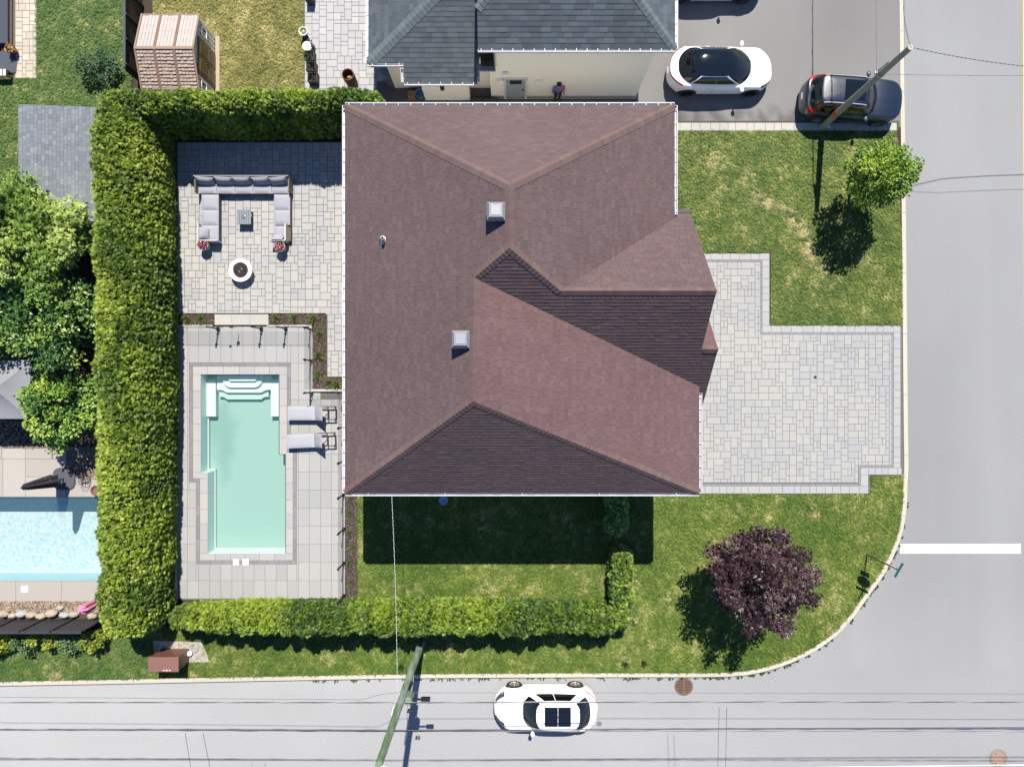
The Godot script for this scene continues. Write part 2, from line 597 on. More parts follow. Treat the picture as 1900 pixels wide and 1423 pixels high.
func lawn(kind: int, outline: PackedVector2Array, per_m2: float, label: String) -> void:
	var b := mb()
	var lo := outline[0]
	var hi := outline[0]
	for p in outline:
		lo = lo.min(p)
		hi = hi.max(p)
	var step := 0.18
	var nx := int(ceil((hi.x - lo.x) / step))
	var nz := int(ceil((hi.y - lo.y) / step))
	for i in nx:
		for j in nz:
			var a := lo + Vector2(i, j) * step
			var q := PackedVector2Array([a, a + Vector2(step, 0), a + Vector2(step, step), a + Vector2(0, step)])
			var inside := 0
			for p in q:
				inside += int(Geometry2D.is_point_in_polygon(p, outline))
			var pieces: Array = [q] if inside == 4 else Geometry2D.intersect_polygons(q, outline)
			for pc in pieces:
				var t := Geometry2D.triangulate_polygon(pc)
				for k in range(0, t.size(), 3):
					var tri := [pc[t[k]], pc[t[k + 1]], pc[t[k + 2]]]
					if (tri[1] - tri[0]).cross(tri[2] - tri[0]) < 0.0:
						tri = [tri[0], tri[2], tri[1]]
					for p in tri:
						b.col = lawn_tone(kind, p.x, p.y)
						b.vert(Vector3(p.x, LOT + 0.015 * noise_b.get_noise_2d(p.x * 2.0, p.y * 2.0), p.y), Vector3.UP)
	var o := struct("lawn", b, M.lawn)
	# blades
	var where := []
	var tints := []
	var vlo := g2(-40, -40)
	var vhi := g2(1940, 1460)
	lo = lo.max(vlo)
	hi = hi.min(vhi)
	var count := int((hi.x - lo.x) * (hi.y - lo.y) * per_m2)
	for k in count:
		var p := Vector2(rng.randf_range(lo.x, hi.x), rng.randf_range(lo.y, hi.y))
		if not Geometry2D.is_point_in_polygon(p, outline):
			continue
		var s := rng.randf_range(0.6, 1.25)
		where.append(Transform3D(Basis(Vector3.UP, rng.randf() * TAU).scaled(Vector3(s, s * rng.randf_range(0.6, 1.2), s)), Vector3(p.x, LOT, p.y)))
		tints.append(vary(lawn_tone(kind, p.x + rng.randf_range(-0.08, 0.08), p.y + rng.randf_range(-0.08, 0.08)), 0.45) * 1.25)
	var gr := scatter("grass", grass_mesh, M.grass, where, tints)
	tag(gr, label, "grass")

var grass_mesh: ArrayMesh
func make_grass_mesh() -> void:
	var b := mb()
	for i in 6:
		var a := TAU * i / 6.0 + 0.4 * (i % 2)
		var d := Vector3(cos(a), 0, sin(a))
		var s := Vector3(-d.z, 0, d.x) * 0.007
		var base := d * 0.012
		var mid := d * 0.03 + Vector3(0, 0.03, 0)
		var tip := d * (0.055 + 0.01 * (i % 3)) + Vector3(0, 0.045 + 0.008 * (i % 2), 0)
		var up := (Vector3.UP * 1.0 + d * 0.25).normalized()
		b.trin(base - s, base + s, mid + s, up, up, up)
		b.trin(base - s, mid + s, mid - s, up, up, up)
		b.trin(mid - s, mid + s, tip, up, up, up)
	grass_mesh = b.mesh()

# ---- paving
var shared := {}
func tone_mat(key: String, base: Material, c: Color) -> Material:
	if not shared.has(key):
		var m: StandardMaterial3D = base.duplicate()
		m.albedo_color = c.linear_to_srgb()
		shared[key] = m
	return shared[key]
# fill an outline with rectangles of a modular grid: [[u0, v0, u1, v1], ...] in survey units
func pack(outline: PackedVector2Array, unit: float, u0: float, v0: float, u1: float, v1: float, sizes: Array) -> Array:
	var nx := int(ceil((u1 - u0) / unit))
	var ny := int(ceil((v1 - v0) / unit))
	var taken := {}
	for i in nx:
		for j in ny:
			if not Geometry2D.is_point_in_polygon(Vector2(u0 + (i + 0.5) * unit, v0 + (j + 0.5) * unit), outline):
				taken[Vector2i(i, j)] = true
	var out := []
	for j in ny:
		for i in nx:
			if taken.has(Vector2i(i, j)):
				continue
			var tries := sizes.duplicate()
			for k in range(tries.size() - 1, 0, -1):
				var m := rng.randi() % (k + 1)
				var t = tries[k]
				tries[k] = tries[m]
				tries[m] = t
			tries.append(Vector2i(1, 1))
			for s in tries:
				var ok := true
				for a in s.x:
					for c in s.y:
						var q := Vector2i(i + a, j + c)
						if q.x >= nx or q.y >= ny or taken.has(q):
							ok = false
				if ok:
					for a in s.x:
						for c in s.y:
							taken[Vector2i(i + a, j + c)] = true
					out.append([u0 + i * unit, v0 + j * unit, u0 + (i + s.x) * unit, v0 + (j + s.y) * unit])
					break
	return out
# lay the pieces on a part of the setting: single pieces up to the limit, the rest joined
func lay(parent: Node, called: String, rects: Array, y: float, thick: float, gap: float, tones: Array, key: String, base: Material, limit := 300, clip := PackedVector2Array()) -> void:
	var list := []
	for r in rects:
		var a := g2(r[0], r[1], y) + Vector2(gap, gap)
		var b := g2(r[2], r[3], y) - Vector2(gap, gap)
		if b.x - a.x < 0.03 or b.y - a.y < 0.03:
			continue
		list.append([(b.x - a.x) * (b.y - a.y), a, b])
	list.sort_custom(func(p, q): return p[0] > q[0] + 1e-4)
	var rest := {}
	for i in list.size():
		var a: Vector2 = list[i][1]
		var b: Vector2 = list[i][2]
		var q := PackedVector2Array([a, Vector2(b.x, a.y), b, Vector2(a.x, b.y)])
		var whole := true
		if clip.size():
			for p in q:
				whole = whole and Geometry2D.is_point_in_polygon(p, clip)
		var tone := int(clampf(rng.randf() * 0.8 + 0.1 + 0.75 * noise_a.get_noise_2d(a.x * 4.0, a.y * 4.0), 0.0, 0.999) * tones.size())
		var lift := rng.randf_range(-0.002, 0.002)
		var m := tone_mat(key + str(tone), base, tones[tone])
		if i < limit:
			var o: MeshInstance3D
			if whole:
				var k := "%s %.3f %.3f" % [key, b.x - a.x, b.y - a.y]
				if not shared.has(k):
					var e := mb()
					e.box(Vector3(0, -thick * 0.5, 0), Vector3(b.x - a.x, thick, b.y - a.y), Basis(), 0.006)
					shared[k] = e.mesh()
				o = put(called, shared[k], m, parent)
				o.position = Vector3((a.x + b.x) * 0.5, y + lift, (a.y + b.y) * 0.5) - origin_of(parent)
			else:
				for pc in Geometry2D.intersect_polygons(q, clip):
					var e := mb()
					e.prism(pc, y - thick, y + lift)
					part(called, e, m, parent)
		else:
			if not rest.has(tone):
				rest[tone] = mb(tones[tone])
			if whole:
				rest[tone].box(Vector3((a.x + b.x) * 0.5, y - thick * 0.5 + lift, (a.y + b.y) * 0.5), Vector3(b.x - a.x, thick, b.y - a.y), Basis(), 0.006)
			else:
				for pc in Geometry2D.intersect_polygons(q, clip):
					rest[tone].prism(pc, y - thick, y + lift)
	if rest.size():
		var all := mb()
		for t in rest:
			all.v.append_array(rest[t].v)
			all.n.append_array(rest[t].n)
			all.c.append_array(rest[t].c)
		var o := part("small_" + called, all, base, parent)
		o.set_meta("kind", "stuff")
func along(u0: float, v0: float, u1: float, v1: float, step: float, jitter := 0.0) -> Array:   # a strip cut into pieces along its long side
	var out := []
	var wide := (u1 - u0) >= (v1 - v0)
	var at := u0 if wide else v0
	var end := u1 if wide else v1
	while at < end - 1.0:
		var nx := minf(at + step * (1.0 + rng.randf_range(-jitter, jitter)), end)
		if end - nx < step * 0.35:
			nx = end
		out.append([at, v0, nx, v1] if wide else [u0, at, u1, nx])
		at = nx
	return out
func paving(called: String, bed: Array, y: float, c: Color) -> Node3D:   # the bed that the pieces lie on
	var b := mb(c)
	for r in bed:
		b.prism(r, 0.05, y - 0.012)
	var o := struct(called, b, M.soil)
	return o

func build_lots() -> void:
	# lawns
	dry_arc = poly([1408, 372, 1440, 384, 1466, 398, 1484, 420, 1494, 445, 1502, 478])
	lawn(0, poly([1176, 243, 1662, 243, 1672, 480, 1673, 604, 1429, 604, 1429, 470, 1200, 470, 1200, 452, 1176, 452]), 420.0, "front lawn grass between the brown house and the paver driveway, with a dry arc")
	var p := PackedVector2Array()
	for q in poly([1178, 917, 1613, 917, 1613, 883, 1675, 881]):
		p.append(q)
	for q in kerb_line():
		if q.y > g(0, 890).z and q.x > g(391, 0).x:
			p.append(q)
	for q in poly([391, 1256, 391, 1160, 1178, 1160, 1178, 918]):
		p.append(q)
	lawn(1, p, 380.0, "corner lawn grass round the purple tree and along the clipped cedar hedge")
	lawn(1, poly([664, 858, 1212, 858, 1212, 917, 1178, 917, 1178, 1150, 664, 1150]), 380.0, "grass of the hedged side lawn, mostly in the house's shadow")
	lawn(2, poly([-30, 1172, 280, 1172, 280, 1257, -30, 1263]), 420.0, "lush verge grass below the row of small shrubs")
	lawn(1, poly([280, 1160, 391, 1160, 391, 1255, 280, 1257]), 300.0, "verge grass around the brown utility box")
	lawn(2, poly([68, -40, 246, -40, 246, 200, 170, 260, -40, 260, -40, 150, 68, 147]), 420.0, "green grass of the yard beside the cream paver path")
	lawn(3, poly([286, -40, 564, -40, 564, 215, 286, 215]), 420.0, "dry yellowish grass of the yard with the resin shed")
	lawn(2, poly([-40, 260, 60, 260, 110, 330, 110, 430, -40, 430]), 200.0, "shaded grass behind the grey roofed shed")
	build_driveway()
	build_patio()
	build_pool_deck()
	build_neighbour_paving()

func build_driveway() -> void:
	var o := paving("paver_driveway", [poly([1202, 470, 1428, 470, 1428, 604, 1673, 604, 1676, 881, 1613, 881, 1613, 916, 1212, 916, 1212, 720, 1202, 720])], LOT, px(150, 150, 150))
	var y := LOT
	var tones := [px(195, 197, 200), px(198, 199, 200), px(200, 202, 202), px(203, 204, 202), px(205, 206, 202), px(207, 207, 203)]
	var field := PackedVector2Array([Vector2(1203, 486), Vector2(1411, 486), Vector2(1411, 621), Vector2(1655, 621), Vector2(1655, 864), Vector2(1594, 864), Vector2(1594, 898), Vector2(1213, 898), Vector2(1213, 720), Vector2(1203, 720)])
	var world := PackedVector2Array()
	for q in field:
		world.append(g2(q.x, q.y, y))
	lay(o, "paver", pack(field, 6.4, 1203, 486, 1655, 898, [Vector2i(2, 2), Vector2i(3, 2), Vector2i(2, 1), Vector2i(1, 2), Vector2i(2, 3), Vector2i(2, 2), Vector2i(3, 2), Vector2i(4, 2)]), y, 0.06, 0.007, tones, "drive", M.paver, 300, world)
	var dark := [px(160, 163, 174), px(166, 168, 178)]
	var band := []
	for e in [[1203, 482, 1415, 486], [1411, 486, 1415, 621], [1415, 617, 1659, 621], [1655, 621, 1659, 868], [1594, 864, 1655, 868], [1594, 868, 1598, 902], [1213, 898, 1594, 902]]:
		band += along(e[0], e[1], e[2], e[3], 12.0)
	lay(o, "band_paver", band, y, 0.06, 0.004, dark, "drive_band", M.paver)
	var edge := []
	for e in [[1203, 470, 1428, 482], [1415, 482, 1428, 604], [1415, 604, 1672, 617], [1659, 617, 1672, 868], [1598, 868, 1674, 881], [1598, 881, 1612, 902], [1213, 902, 1612, 916]]:
		edge += along(e[0], e[1], e[2], e[3], 17.0, 0.35)
	lay(o, "border_paver", edge, y, 0.06, 0.006, [px(204, 205, 206), px(208, 208, 206), px(201, 203, 206)], "drive_edge", M.paver)
	var d := mb(px(70, 72, 74))
	d.lathe([[0.07, LOT - 0.02], [0.07, LOT + 0.012], [0.0, LOT + 0.014]], g(1511, 700) * Vector3(1, 0, 1), 12)
	obj("drain_cap", d, M.black_metal, "tiny dark round drain cap in the middle of the paver driveway", "drain cap")

func build_patio() -> void:
	var y := 0.27
	var bed := mb(px(120, 116, 106))
	bed.prism(poly([321, 262, 700, 262, 700, 700, 605, 700, 605, 581, 321, 581], y), 0.05, y - 0.012)
	var o := struct("paver_patio", bed, M.soil)
	var field := PackedVector2Array([Vector2(328, 264), Vector2(700, 264), Vector2(700, 700), Vector2(605, 700), Vector2(605, 581), Vector2(328, 581)])
	var world := PackedVector2Array()
	for q in field:
		world.append(g2(q.x, q.y, y))
	var tones := [px(198, 200, 203), px(203, 204, 205), px(206, 206, 205), px(208, 208, 206), px(210, 209, 206), px(212, 210, 207), px(215, 213, 208)]
	lay(o, "paver", pack(field, 6.8, 328, 264, 700, 700, [Vector2i(2, 2), Vector2i(2, 2), Vector2i(3, 2), Vector2i(1, 2), Vector2i(2, 1), Vector2i(2, 3)]), y, 0.06, 0.008, tones, "patio", M.paver, 300, world)
	# step of three slabs down to the pool deck
	var s := paving("garden_step", [rect(397, 581, 498, 603, 0.2)], 0.2, px(120, 116, 106))
	lay(s, "step_slab", [[397, 582, 429.5, 603], [429.5, 582, 463, 603], [463, 582, 498, 603]], 0.2, 0.1, 0.004, [px(232, 229, 222), px(226, 225, 220)], "step", M.concrete)
	# low wall along the hedge
	var w := mb(px(150, 154, 160))
	w.prism(poly([316, 262, 322, 262, 332, 1112, 325, 1112]), 0.05, 0.4, 0.01)
	obj("edging_wall", w, M.concrete, "low grey concrete edging wall along the foot of the tall cedar hedge", "wall")

func build_pool_deck() -> void:
	var y := LOT
	var b := mb(px(150, 148, 145))
	for e in [[326, 605, 640, 672], [326, 672, 357, 1112], [357, 1041, 543, 1112], [532, 672, 640, 1112], [357, 672, 532, 695], [357, 877, 385, 1041], [518, 695, 532, 843], [530, 843, 532, 1041], [357, 695, 372, 877], [385, 1027, 532, 1041]]:
		b.prism(rect(e[0], e[1], e[2], e[3]), 0.03, y - 0.012)
	var o := struct("pool_deck", b, M.soil)
	var tones := [px(208, 210, 211), px(212, 213, 214), px(215, 216, 216), px(218, 218, 218), px(222, 221, 220)]
	var slabs := []
	var holes := [[350, 673, 539, 895], [363, 833, 550, 1047]]
	var v := 607.0
	while v < 1112.0:
		var u := 326.5
		while u < 637.0:
			var r := [u, v, minf(u + 20.6, 638.0), minf(v + 33.6, 1112.0)]
			var bits := [r]
			for h in holes:
				var nxt := []
				for q in bits:
					if q[0] >= h[2] or q[2] <= h[0] or q[1] >= h[3] or q[3] <= h[1]:
						nxt.append(q)
						continue
					if q[0] < h[0]:
						nxt.append([q[0], q[1], h[0], q[3]])
					if q[2] > h[2]:
						nxt.append([h[2], q[1], q[2], q[3]])
					var a := maxf(q[0], h[0])
					var c := minf(q[2], h[2])
					if q[1] < h[1]:
						nxt.append([a, q[1], c, h[1]])
					if q[3] > h[3]:
						nxt.append([a, h[3], c, q[3]])
				bits = nxt
			# the bed corner is left free
			for q in bits:
				if not (q[0] > 577.0 and q[1] < 730.0):
					slabs.append(q)
			u += 20.6
		v += 33.6
	lay(o, "deck_slab", slabs, y, 0.05, 0.005, tones, "deck", M.concrete, 300)
	# dark border course and pale coping, following the stepped outline
	var band := []
	for e in [[350, 673, 539, 680], [350, 680, 357, 895], [357, 888, 370, 895], [363, 895, 370, 1047], [370, 1040, 550, 1047], [543, 833, 550, 1040], [532, 680, 539, 840], [539, 833, 543, 840]]:
		band += along(e[0], e[1], e[2], e[3], 21.0)
	lay(o, "band_paver", band, y, 0.05, 0.003, [px(160, 158, 164), px(166, 164, 169), px(155, 153, 160)], "deck_band", M.paver)
	var cop := []
	for e in [[357, 680, 532, 695], [357, 695, 372, 877], [518, 695, 532, 843], [357, 877, 385, 888], [370, 888, 385, 1027], [530, 840, 543, 1027], [370, 1027, 543, 1040]]:
		cop += along(e[0], e[1], e[2], e[3], 29.0, 0.1)
	cop.append([532, 840, 530, 843])
	lay(o, "coping_stone", cop, y + 0.012, 0.07, 0.004, [px(224, 223, 222), px(217, 217, 218), px(228, 226, 224)], "coping", M.concrete)
	build_pool()
	for e in [[437, 1043, "left"], [455, 1043, "right"]]:
		var k := mb(Color(0.8, 0.8, 0.8))
		k.prism(rect(e[0] - 5.5, e[1] - 5.5, e[0] + 5.5, e[1] + 5.5, 0.14), 0.1, 0.145, 0.01)
		obj("skimmer_lid", k, M.plastic, "white square skimmer lid below the green pool, %s one of the pair" % e[2], "skimmer lid", "skimmer lids of the green pool")
	# mulch beds
	var m := mb(px(92, 80, 72, 1.6))
	m.flat(rect(326, 581, 397, 604, 0.22), 0.22)
	m.flat(rect(498, 581, 605, 604, 0.22), 0.22)
	m.flat(rect(580, 604, 605, 700, 0.22), 0.221)
	m.flat(rect(580, 700, 660, 722, 0.22), 0.222)
	struct("mulch_bed", m, M.soil)
	var m2 := mb(px(92, 82, 78, 1.6))
	m2.flat(rect(641, 880, 664, 1108), LOT + 0.03)
	struct("mulch_strip", m2, M.soil)
	var where := []
	var tints := []
	for e in [[326, 581, 397, 604, 0.225, 500], [498, 581, 605, 604, 0.225, 800], [580, 604, 605, 722, 0.225, 900], [605, 700, 645, 722, 0.225, 250], [641, 900, 663, 1108, 0.155, 900]]:
		for i in e[5]:
			var q := g(rng.randf_range(e[0], e[2]), rng.randf_range(e[1], e[3]), e[4])
			where.append(Transform3D(Basis.from_euler(Vector3(rng.randf_range(-0.5, 0.5), rng.randf() * TAU, rng.randf_range(-0.5, 0.5))).scaled(Vector3.ONE * rng.randf_range(0.6, 1.5)), q))
			tints.append(vary([px(112, 92, 80), px(84, 68, 60), px(150, 128, 108), px(60, 50, 46)][rng.randi() % 4], 0.25))
	var chip := mb()
	chip.box(Vector3(0, 0.004, 0), Vector3(0.06, 0.012, 0.02))
	tag(scatter("mulch_chips", chip.mesh(), M.chips, where, tints), "loose brown bark mulch in the planting beds round the pool deck", "mulch")
	# pale kerb of the bed under the glass fence
	var k := mb(px(232, 232, 230))
	k.prism(rect(576, 604, 580.5, 742), 0.05, 0.24, 0.01)
	k.prism(rect(580.5, 722, 640, 726.5), 0.05, 0.24, 0.01)
	k.prism(rect(498, 603.5, 576, 606.5), 0.05, 0.235, 0.01)
	k.prism(rect(326, 603.5, 397, 606.5), 0.05, 0.235, 0.01)
	obj("bed_edging", k, M.concrete, "white concrete edging of the L-shaped mulch bed beside the pool deck", "edging")
	var k2 := mb(px(236, 236, 235))
	k2.prism(rect(636.5, 742, 641, 1108), 0.05, 0.2, 0.01)
	obj("fence_curb", k2, M.concrete, "long white concrete curb under the glass fence beside the house", "curb")

func build_pool() -> void:
	var y0 := 0.13
	var t := thing("swimming_pool", g(450, 860), "mint green fibreglass swimming pool with curved white entry steps", "swimming pool")
	var outline := poly([372, 695, 518, 695, 518, 843, 530, 843, 530, 1027, 385, 1027, 385, 877, 372, 877], 0.13)
	var fl := -0.82
	var shell := mb(Color(0.62, 0.74, 0.72))
	var s := -1.0 if Geometry2D.is_polygon_clockwise(outline) else 1.0
	for i in outline.size():
		var a := outline[i]
		var c := outline[(i + 1) % outline.size()]
		var inn := -Vector3(c.y - a.y, 0, -(c.x - a.x)).normalized() * s
		var A := Vector3(a.x, y0 - 0.02, a.y)
		var B := Vector3(c.x, y0 - 0.02, c.y)
		shell.col = Color(0.46, 0.62, 0.6)
		shell.quad_to(A, B, Vector3(c.x, fl - 0.05, c.y), Vector3(a.x, fl - 0.05, a.y), inn)
	part("pool_wall", shell, M.pool_shell, t)
	var floor_ := mb()
	# floor sheet with the shell's faint stains
	var lo := g2(366, 690, 0.0)
	var n := 26
	var big := Geometry2D.offset_polygon(outline, 0.02)[0]
	for i in 20:
		for j in 44:
			var a := lo + Vector2(i, j) * 0.2
			var q := PackedVector2Array([a, a + Vector2(0.2, 0), a + Vector2(0.2, 0.2), a + Vector2(0, 0.2)])
			for pc in Geometry2D.intersect_polygons(q, big):
				var tr := Geometry2D.triangulate_polygon(pc)
				for k in range(0, tr.size(), 3):
					var w := [pc[tr[k]], pc[tr[k + 1]], pc[tr[k + 2]]]
					if (w[1] - w[0]).cross(w[2] - w[0]) < 0.0:
						w = [w[0], w[2], w[1]]
					for p in w:
						var stain := clampf(1.3 * noise_a.get_noise_2d(p.x * 6.0, p.y * 6.0) + 0.8 - absf(p.x - g(405, 0).x) * 0.7 - absf(p.y - g(0, 785).z) * 0.3, 0.0, 1.0)
						floor_.col = px(178, 223, 212, 2.4).lerp(px(142, 194, 182, 2.4), clampf(stain, 0.0, 0.7))
						floor_.vert(Vector3(p.x, fl, p.y), Vector3.UP)
	part("pool_floor", floor_, M.pool_shell, t)
	var white := Color(0.42, 0.5, 0.47)
	# benches and the ledge that runs round the shell (outer sides 4 mm inside the wall)
	var e := 0.48
	for r in [[372.3, 704, 391.6, 774], [495.0, 704, 517.8, 774]]:
		var b := mb(white)
		b.prism(rect(r[0], r[1], r[2], r[3], 0.0), fl + 0.01, -e, 0.02)
		part("bench", b, M.pool_shell, t)
	var lip := mb(white)
	for r in [[372.4, 774.4, 375.8, 876.6], [376.0, 873.4, 388.4, 876.6], [385.4, 877.2, 388.6, 1026.6]]:
		lip.prism(rect(r[0], r[1], r[2], r[3], 0.0), fl + 0.01, -0.62, 0.02)
	lip.prism(rect(388.8, 1023.4, 529.6, 1026.6, 0.0), fl + 0.01, -0.62, 0.02)
	part("ledge", lip, M.pool_shell, t)
	# curved steps: half-width at top, half-width of the flat front, back and front line, depth
	var steps := [[30.0, 22.0, 695.4, 707.5, -0.22], [41.0, 22.0, 695.6, 719.5, -0.34], [50.5, 32.0, 695.8, 729.0, -0.47], [46.0, 32.0, 720.0, 741.5, -0.62]]
	for i in 4:
		var q: Array = steps[i]
		var pl := PackedVector2Array()
		var cu := 449.0 if i < 2 else 452.0
		var back: float = q[2]
		var front: float = q[3]
		var curve := 8.5 if i < 2 else 5.5
		if i >= 2:
			pl.append(Vector2(cu - q[0], back))
			pl.append(Vector2(cu + q[0], back))
			pl.append(Vector2(cu + q[0], front - curve))
		else:
			pl.append(Vector2(cu - q[0], back))
			pl.append(Vector2(cu + q[0], back))
		for k in 9:
			var a := k / 8.0
			pl.append(Vector2(cu + lerpf(q[0] - 3.0, q[1], sin(a * PI / 2) if i >= 2 else 1.0 - cos(a * PI / 2)), lerpf(front - curve, front, 0.5 - 0.5 * cos(a * PI)) if i >= 2 else lerpf(back + 3.0, front, sin(a * PI / 2))))
		for k in 9:
			var a := 1.0 - k / 8.0
			pl.append(Vector2(cu - lerpf(q[0] - 3.0, q[1], sin(a * PI / 2) if i >= 2 else 1.0 - cos(a * PI / 2)), lerpf(front - curve, front, 0.5 - 0.5 * cos(a * PI)) if i >= 2 else lerpf(back + 3.0, front, sin(a * PI / 2))))
		if i >= 2:
			pl.append(Vector2(cu - q[0], front - curve))
		var w := PackedVector2Array()
		for p in pl:
			w.append(g2(p.x, maxf(p.y, 711.5 - (711.5 - 695.3) * 33.0 / (33.0 - q[4])), q[4]))
		var b := mb(white if i < 3 else Color(0.29, 0.41, 0.37))
		b.prism(w, fl + 0.012 + 0.003 * i, q[4], 0.015)
		part("pool_step", b, M.pool_shell, t)
	var wt := mb()
	wt.flat(Geometry2D.offset_polygon(outline, -0.003)[0], 0.03)
	part("water", wt, M.water, t)

func build_neighbour_paving() -> void:
	# patio behind the north neighbour's house
	var o := paving("neighbour_patio", [poly([564, -200, 720, -200, 720, 152, 698, 152, 698, 215, 564, 215])], LOT, px(150, 150, 150))
	var field := PackedVector2Array([Vector2(565, -30), Vector2(715, -30), Vector2(715, 150), Vector2(697, 150), Vector2(697, 212), Vector2(565, 212)])
	lay(o, "paver", pack(field, 6.7, 565, -30, 715, 212, [Vector2i(2, 2), Vector2i(2, 3), Vector2i(3, 2), Vector2i(2, 2), Vector2i(2, 1)]), LOT, 0.06, 0.008, [px(216, 216, 219), px(210, 210, 214), px(224, 223, 224), px(203, 203, 208)], "npatio", M.paver, 300)
	# side passage and the neighbour's asphalt driveway
	var s := mb(px(120, 120, 122))
	s.prism(poly([698, 150, 1240, 150, 1240, 243, 698, 243]), 0.05, LOT - 0.004)
	struct("side_passage", s, M.road)
	var d := mb()
	for i in 54:
		for j in 40:
			var q := [g(1180 + i * 9.2, -126 + j * 9.1, 0), g(1180 + (i + 1) * 9.2, -126 + j * 9.1, 0), g(1180 + (i + 1) * 9.2, -126 + (j + 1) * 9.1, 0), g(1180 + i * 9.2, -126 + (j + 1) * 9.1, 0)]
			for t in [0, 1, 2, 0, 2, 3]:
				var p: Vector3 = q[t]
				var k := 1.0 + 0.12 * noise_a.get_noise_2d(p.x * 3.0, p.z * 1.0) + 0.1 * noise_b.get_noise_2d(p.x * 2.0, p.z * 2.0)
				k *= 1.0 - 0.45 * clampf((p.z + 12.95) * 2.2, 0.0, 1.0) * clampf(0.5 + 1.7 * noise_c.get_noise_2d(p.x * 34.0, p.z * 20.0), 0.0, 1.0)
				var c := px(158, 157, 157)
				d.col = Color(c.r * k, c.g * k, c.b * k)
				d.vert(Vector3(p.x, LOT, p.z), Vector3.UP)
	struct("asphalt_driveway", d, M.road)
	var b := paving("stone_border", [rect(1225, 226, 1666, 244)], LOT + 0.02, px(120, 116, 106))
	lay(b, "border_stone", along(1225, 227.5, 1665, 242.5, 18.0, 0.3), LOT + 0.03, 0.08, 0.006, [px(236, 233, 224), px(228, 226, 219), px(240, 237, 228)], "stones", M.concrete)
	# cream path in the far corner
	var c := paving("cream_path", [rect(26, -60, 68, 147)], LOT + 0.01, px(150, 140, 120))
	lay(c, "paver", pack(PackedVector2Array([Vector2(27, -40), Vector2(67, -40), Vector2(67, 146), Vector2(27, 146)]), 6.6, 27, -40, 67, 146, [Vector2i(2, 2), Vector2i(2, 1), Vector2i(1, 2), Vector2i(2, 2)]), LOT + 0.02, 0.06, 0.007, [px(236, 224, 204), px(228, 216, 198), px(240, 230, 212)], "cream", M.paver, 300)
	# west neighbour: blue pool, its deck, gravel
	var k := mb(px(160, 150, 140))
	for e in [[-40, 829, 205, 922], [-40, 1078, 225, 1116]]:
		k.prism(rect(e[0], e[1], e[2], e[3]), 0.03, LOT - 0.01)
	k.prism(rect(200, 922, 230, 1078), 0.03, LOT - 0.01)
	var dk := struct("blue_pool_deck", k, M.soil)
	var sl := []
	for e in [[-40, 829, 2, 852], [2.5, 832, 46, 852], [46, 832, 95, 852], [97, 832, 122, 852]]:
		sl.append(e)
	for e in [[-40, 852, 4, 922], [4, 852, 46, 922], [46, 852, 122, 885], [46, 885, 122, 922], [122, 885, 204, 922]]:
		sl.append(e)
	for e in [[-40, 1078, 28, 1116], [28, 1078, 113, 1116], [113, 1078, 205, 1116]]:
		sl.append(e)
	for e in [[200, 922, 225, 975], [200, 975, 225, 1030], [200, 1030, 225, 1078]]:
		sl.append(e)
	lay(dk, "deck_slab", sl, LOT + 0.005, 0.06, 0.006, [px(224, 216, 208), px(229, 222, 214), px(219, 212, 205)], "west_deck", M.concrete)
	var gr := mb(px(104, 92, 78))
	gr.flat(rect(-40, 770, 240, 830), LOT - 0.02)
	gr.flat(rect(122, 826, 240, 888), LOT - 0.018)
	gr.flat(rect(-40, 1116, 240, 1152), LOT - 0.02)
	struct("gravel_bed", gr, M.soil)
	var where := []
	var tints := []
	for e in [[-30, 775, 70, 830, 700], [122, 850, 180, 890, 420], [-30, 1116, 200, 1136, 2600], [-30, 822, 125, 832, 260]]:
		for i in e[4]:
			where.append(Transform3D(Basis.from_euler(Vector3(rng.randf() * 3, rng.randf() * 6, rng.randf() * 3)).scaled(Vector3.ONE * rng.randf_range(0.5, 1.4)), g(rng.randf_range(e[0], e[2]), rng.randf_range(e[1], e[3]), LOT - 0.005)))
			tints.append(vary([px(200, 176, 150), px(170, 150, 130), px(214, 200, 184), px(140, 124, 112)][rng.randi() % 4], 0.2))
	var st := mb()
	st.ball(Vector3.ZERO, Vector3(0.045, 0.03, 0.035), Basis(), 4, 6)
	tag(scatter("gravel", st.mesh(), M.stone, where, tints), "loose beige river gravel in the beds round the blue pool", "gravel")
	# blue pool
	var t := thing("blue_pool", g(60, 1000), "bright blue swimming pool with ripple light painted on its floor, partly under the hedge", "swimming pool")
	var ol := rect(-110, 922.5, 199.5, 1077.5, LOT)
	var wl := mb(Color(0.26, 0.42, 0.48))
	for i in 4:
		var a := ol[i]
		var e := ol[(i + 1) % 4]
		wl.quad(Vector3(a.x, LOT - 0.03, a.y), Vector3(e.x, LOT - 0.03, e.y), Vector3(e.x, -1.35, e.y), Vector3(a.x, -1.35, a.y))
	part("pool_wall", wl, M.blue_pool_surface, t)
	var f := mb()
	var stepx := 0.07
	var lo := g2(-80, 922, LOT)
	var hi := g2(200, 1078, LOT)
	var nx := int((hi.x - lo.x) / stepx)
	var nz := int((hi.y - lo.y) / stepx)
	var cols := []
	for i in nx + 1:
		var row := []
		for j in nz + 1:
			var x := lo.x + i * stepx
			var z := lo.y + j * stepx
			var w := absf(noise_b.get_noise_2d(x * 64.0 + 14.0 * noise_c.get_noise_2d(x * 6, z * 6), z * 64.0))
			row.append(Color(0.2, 0.35, 0.4).lerp(Color(0.35, 0.41, 0.42), clampf(1.3 - w * 2.4, 0.0, 1.0)))  # bright web of refracted sunlight painted into the floor colours
		cols.append(row)
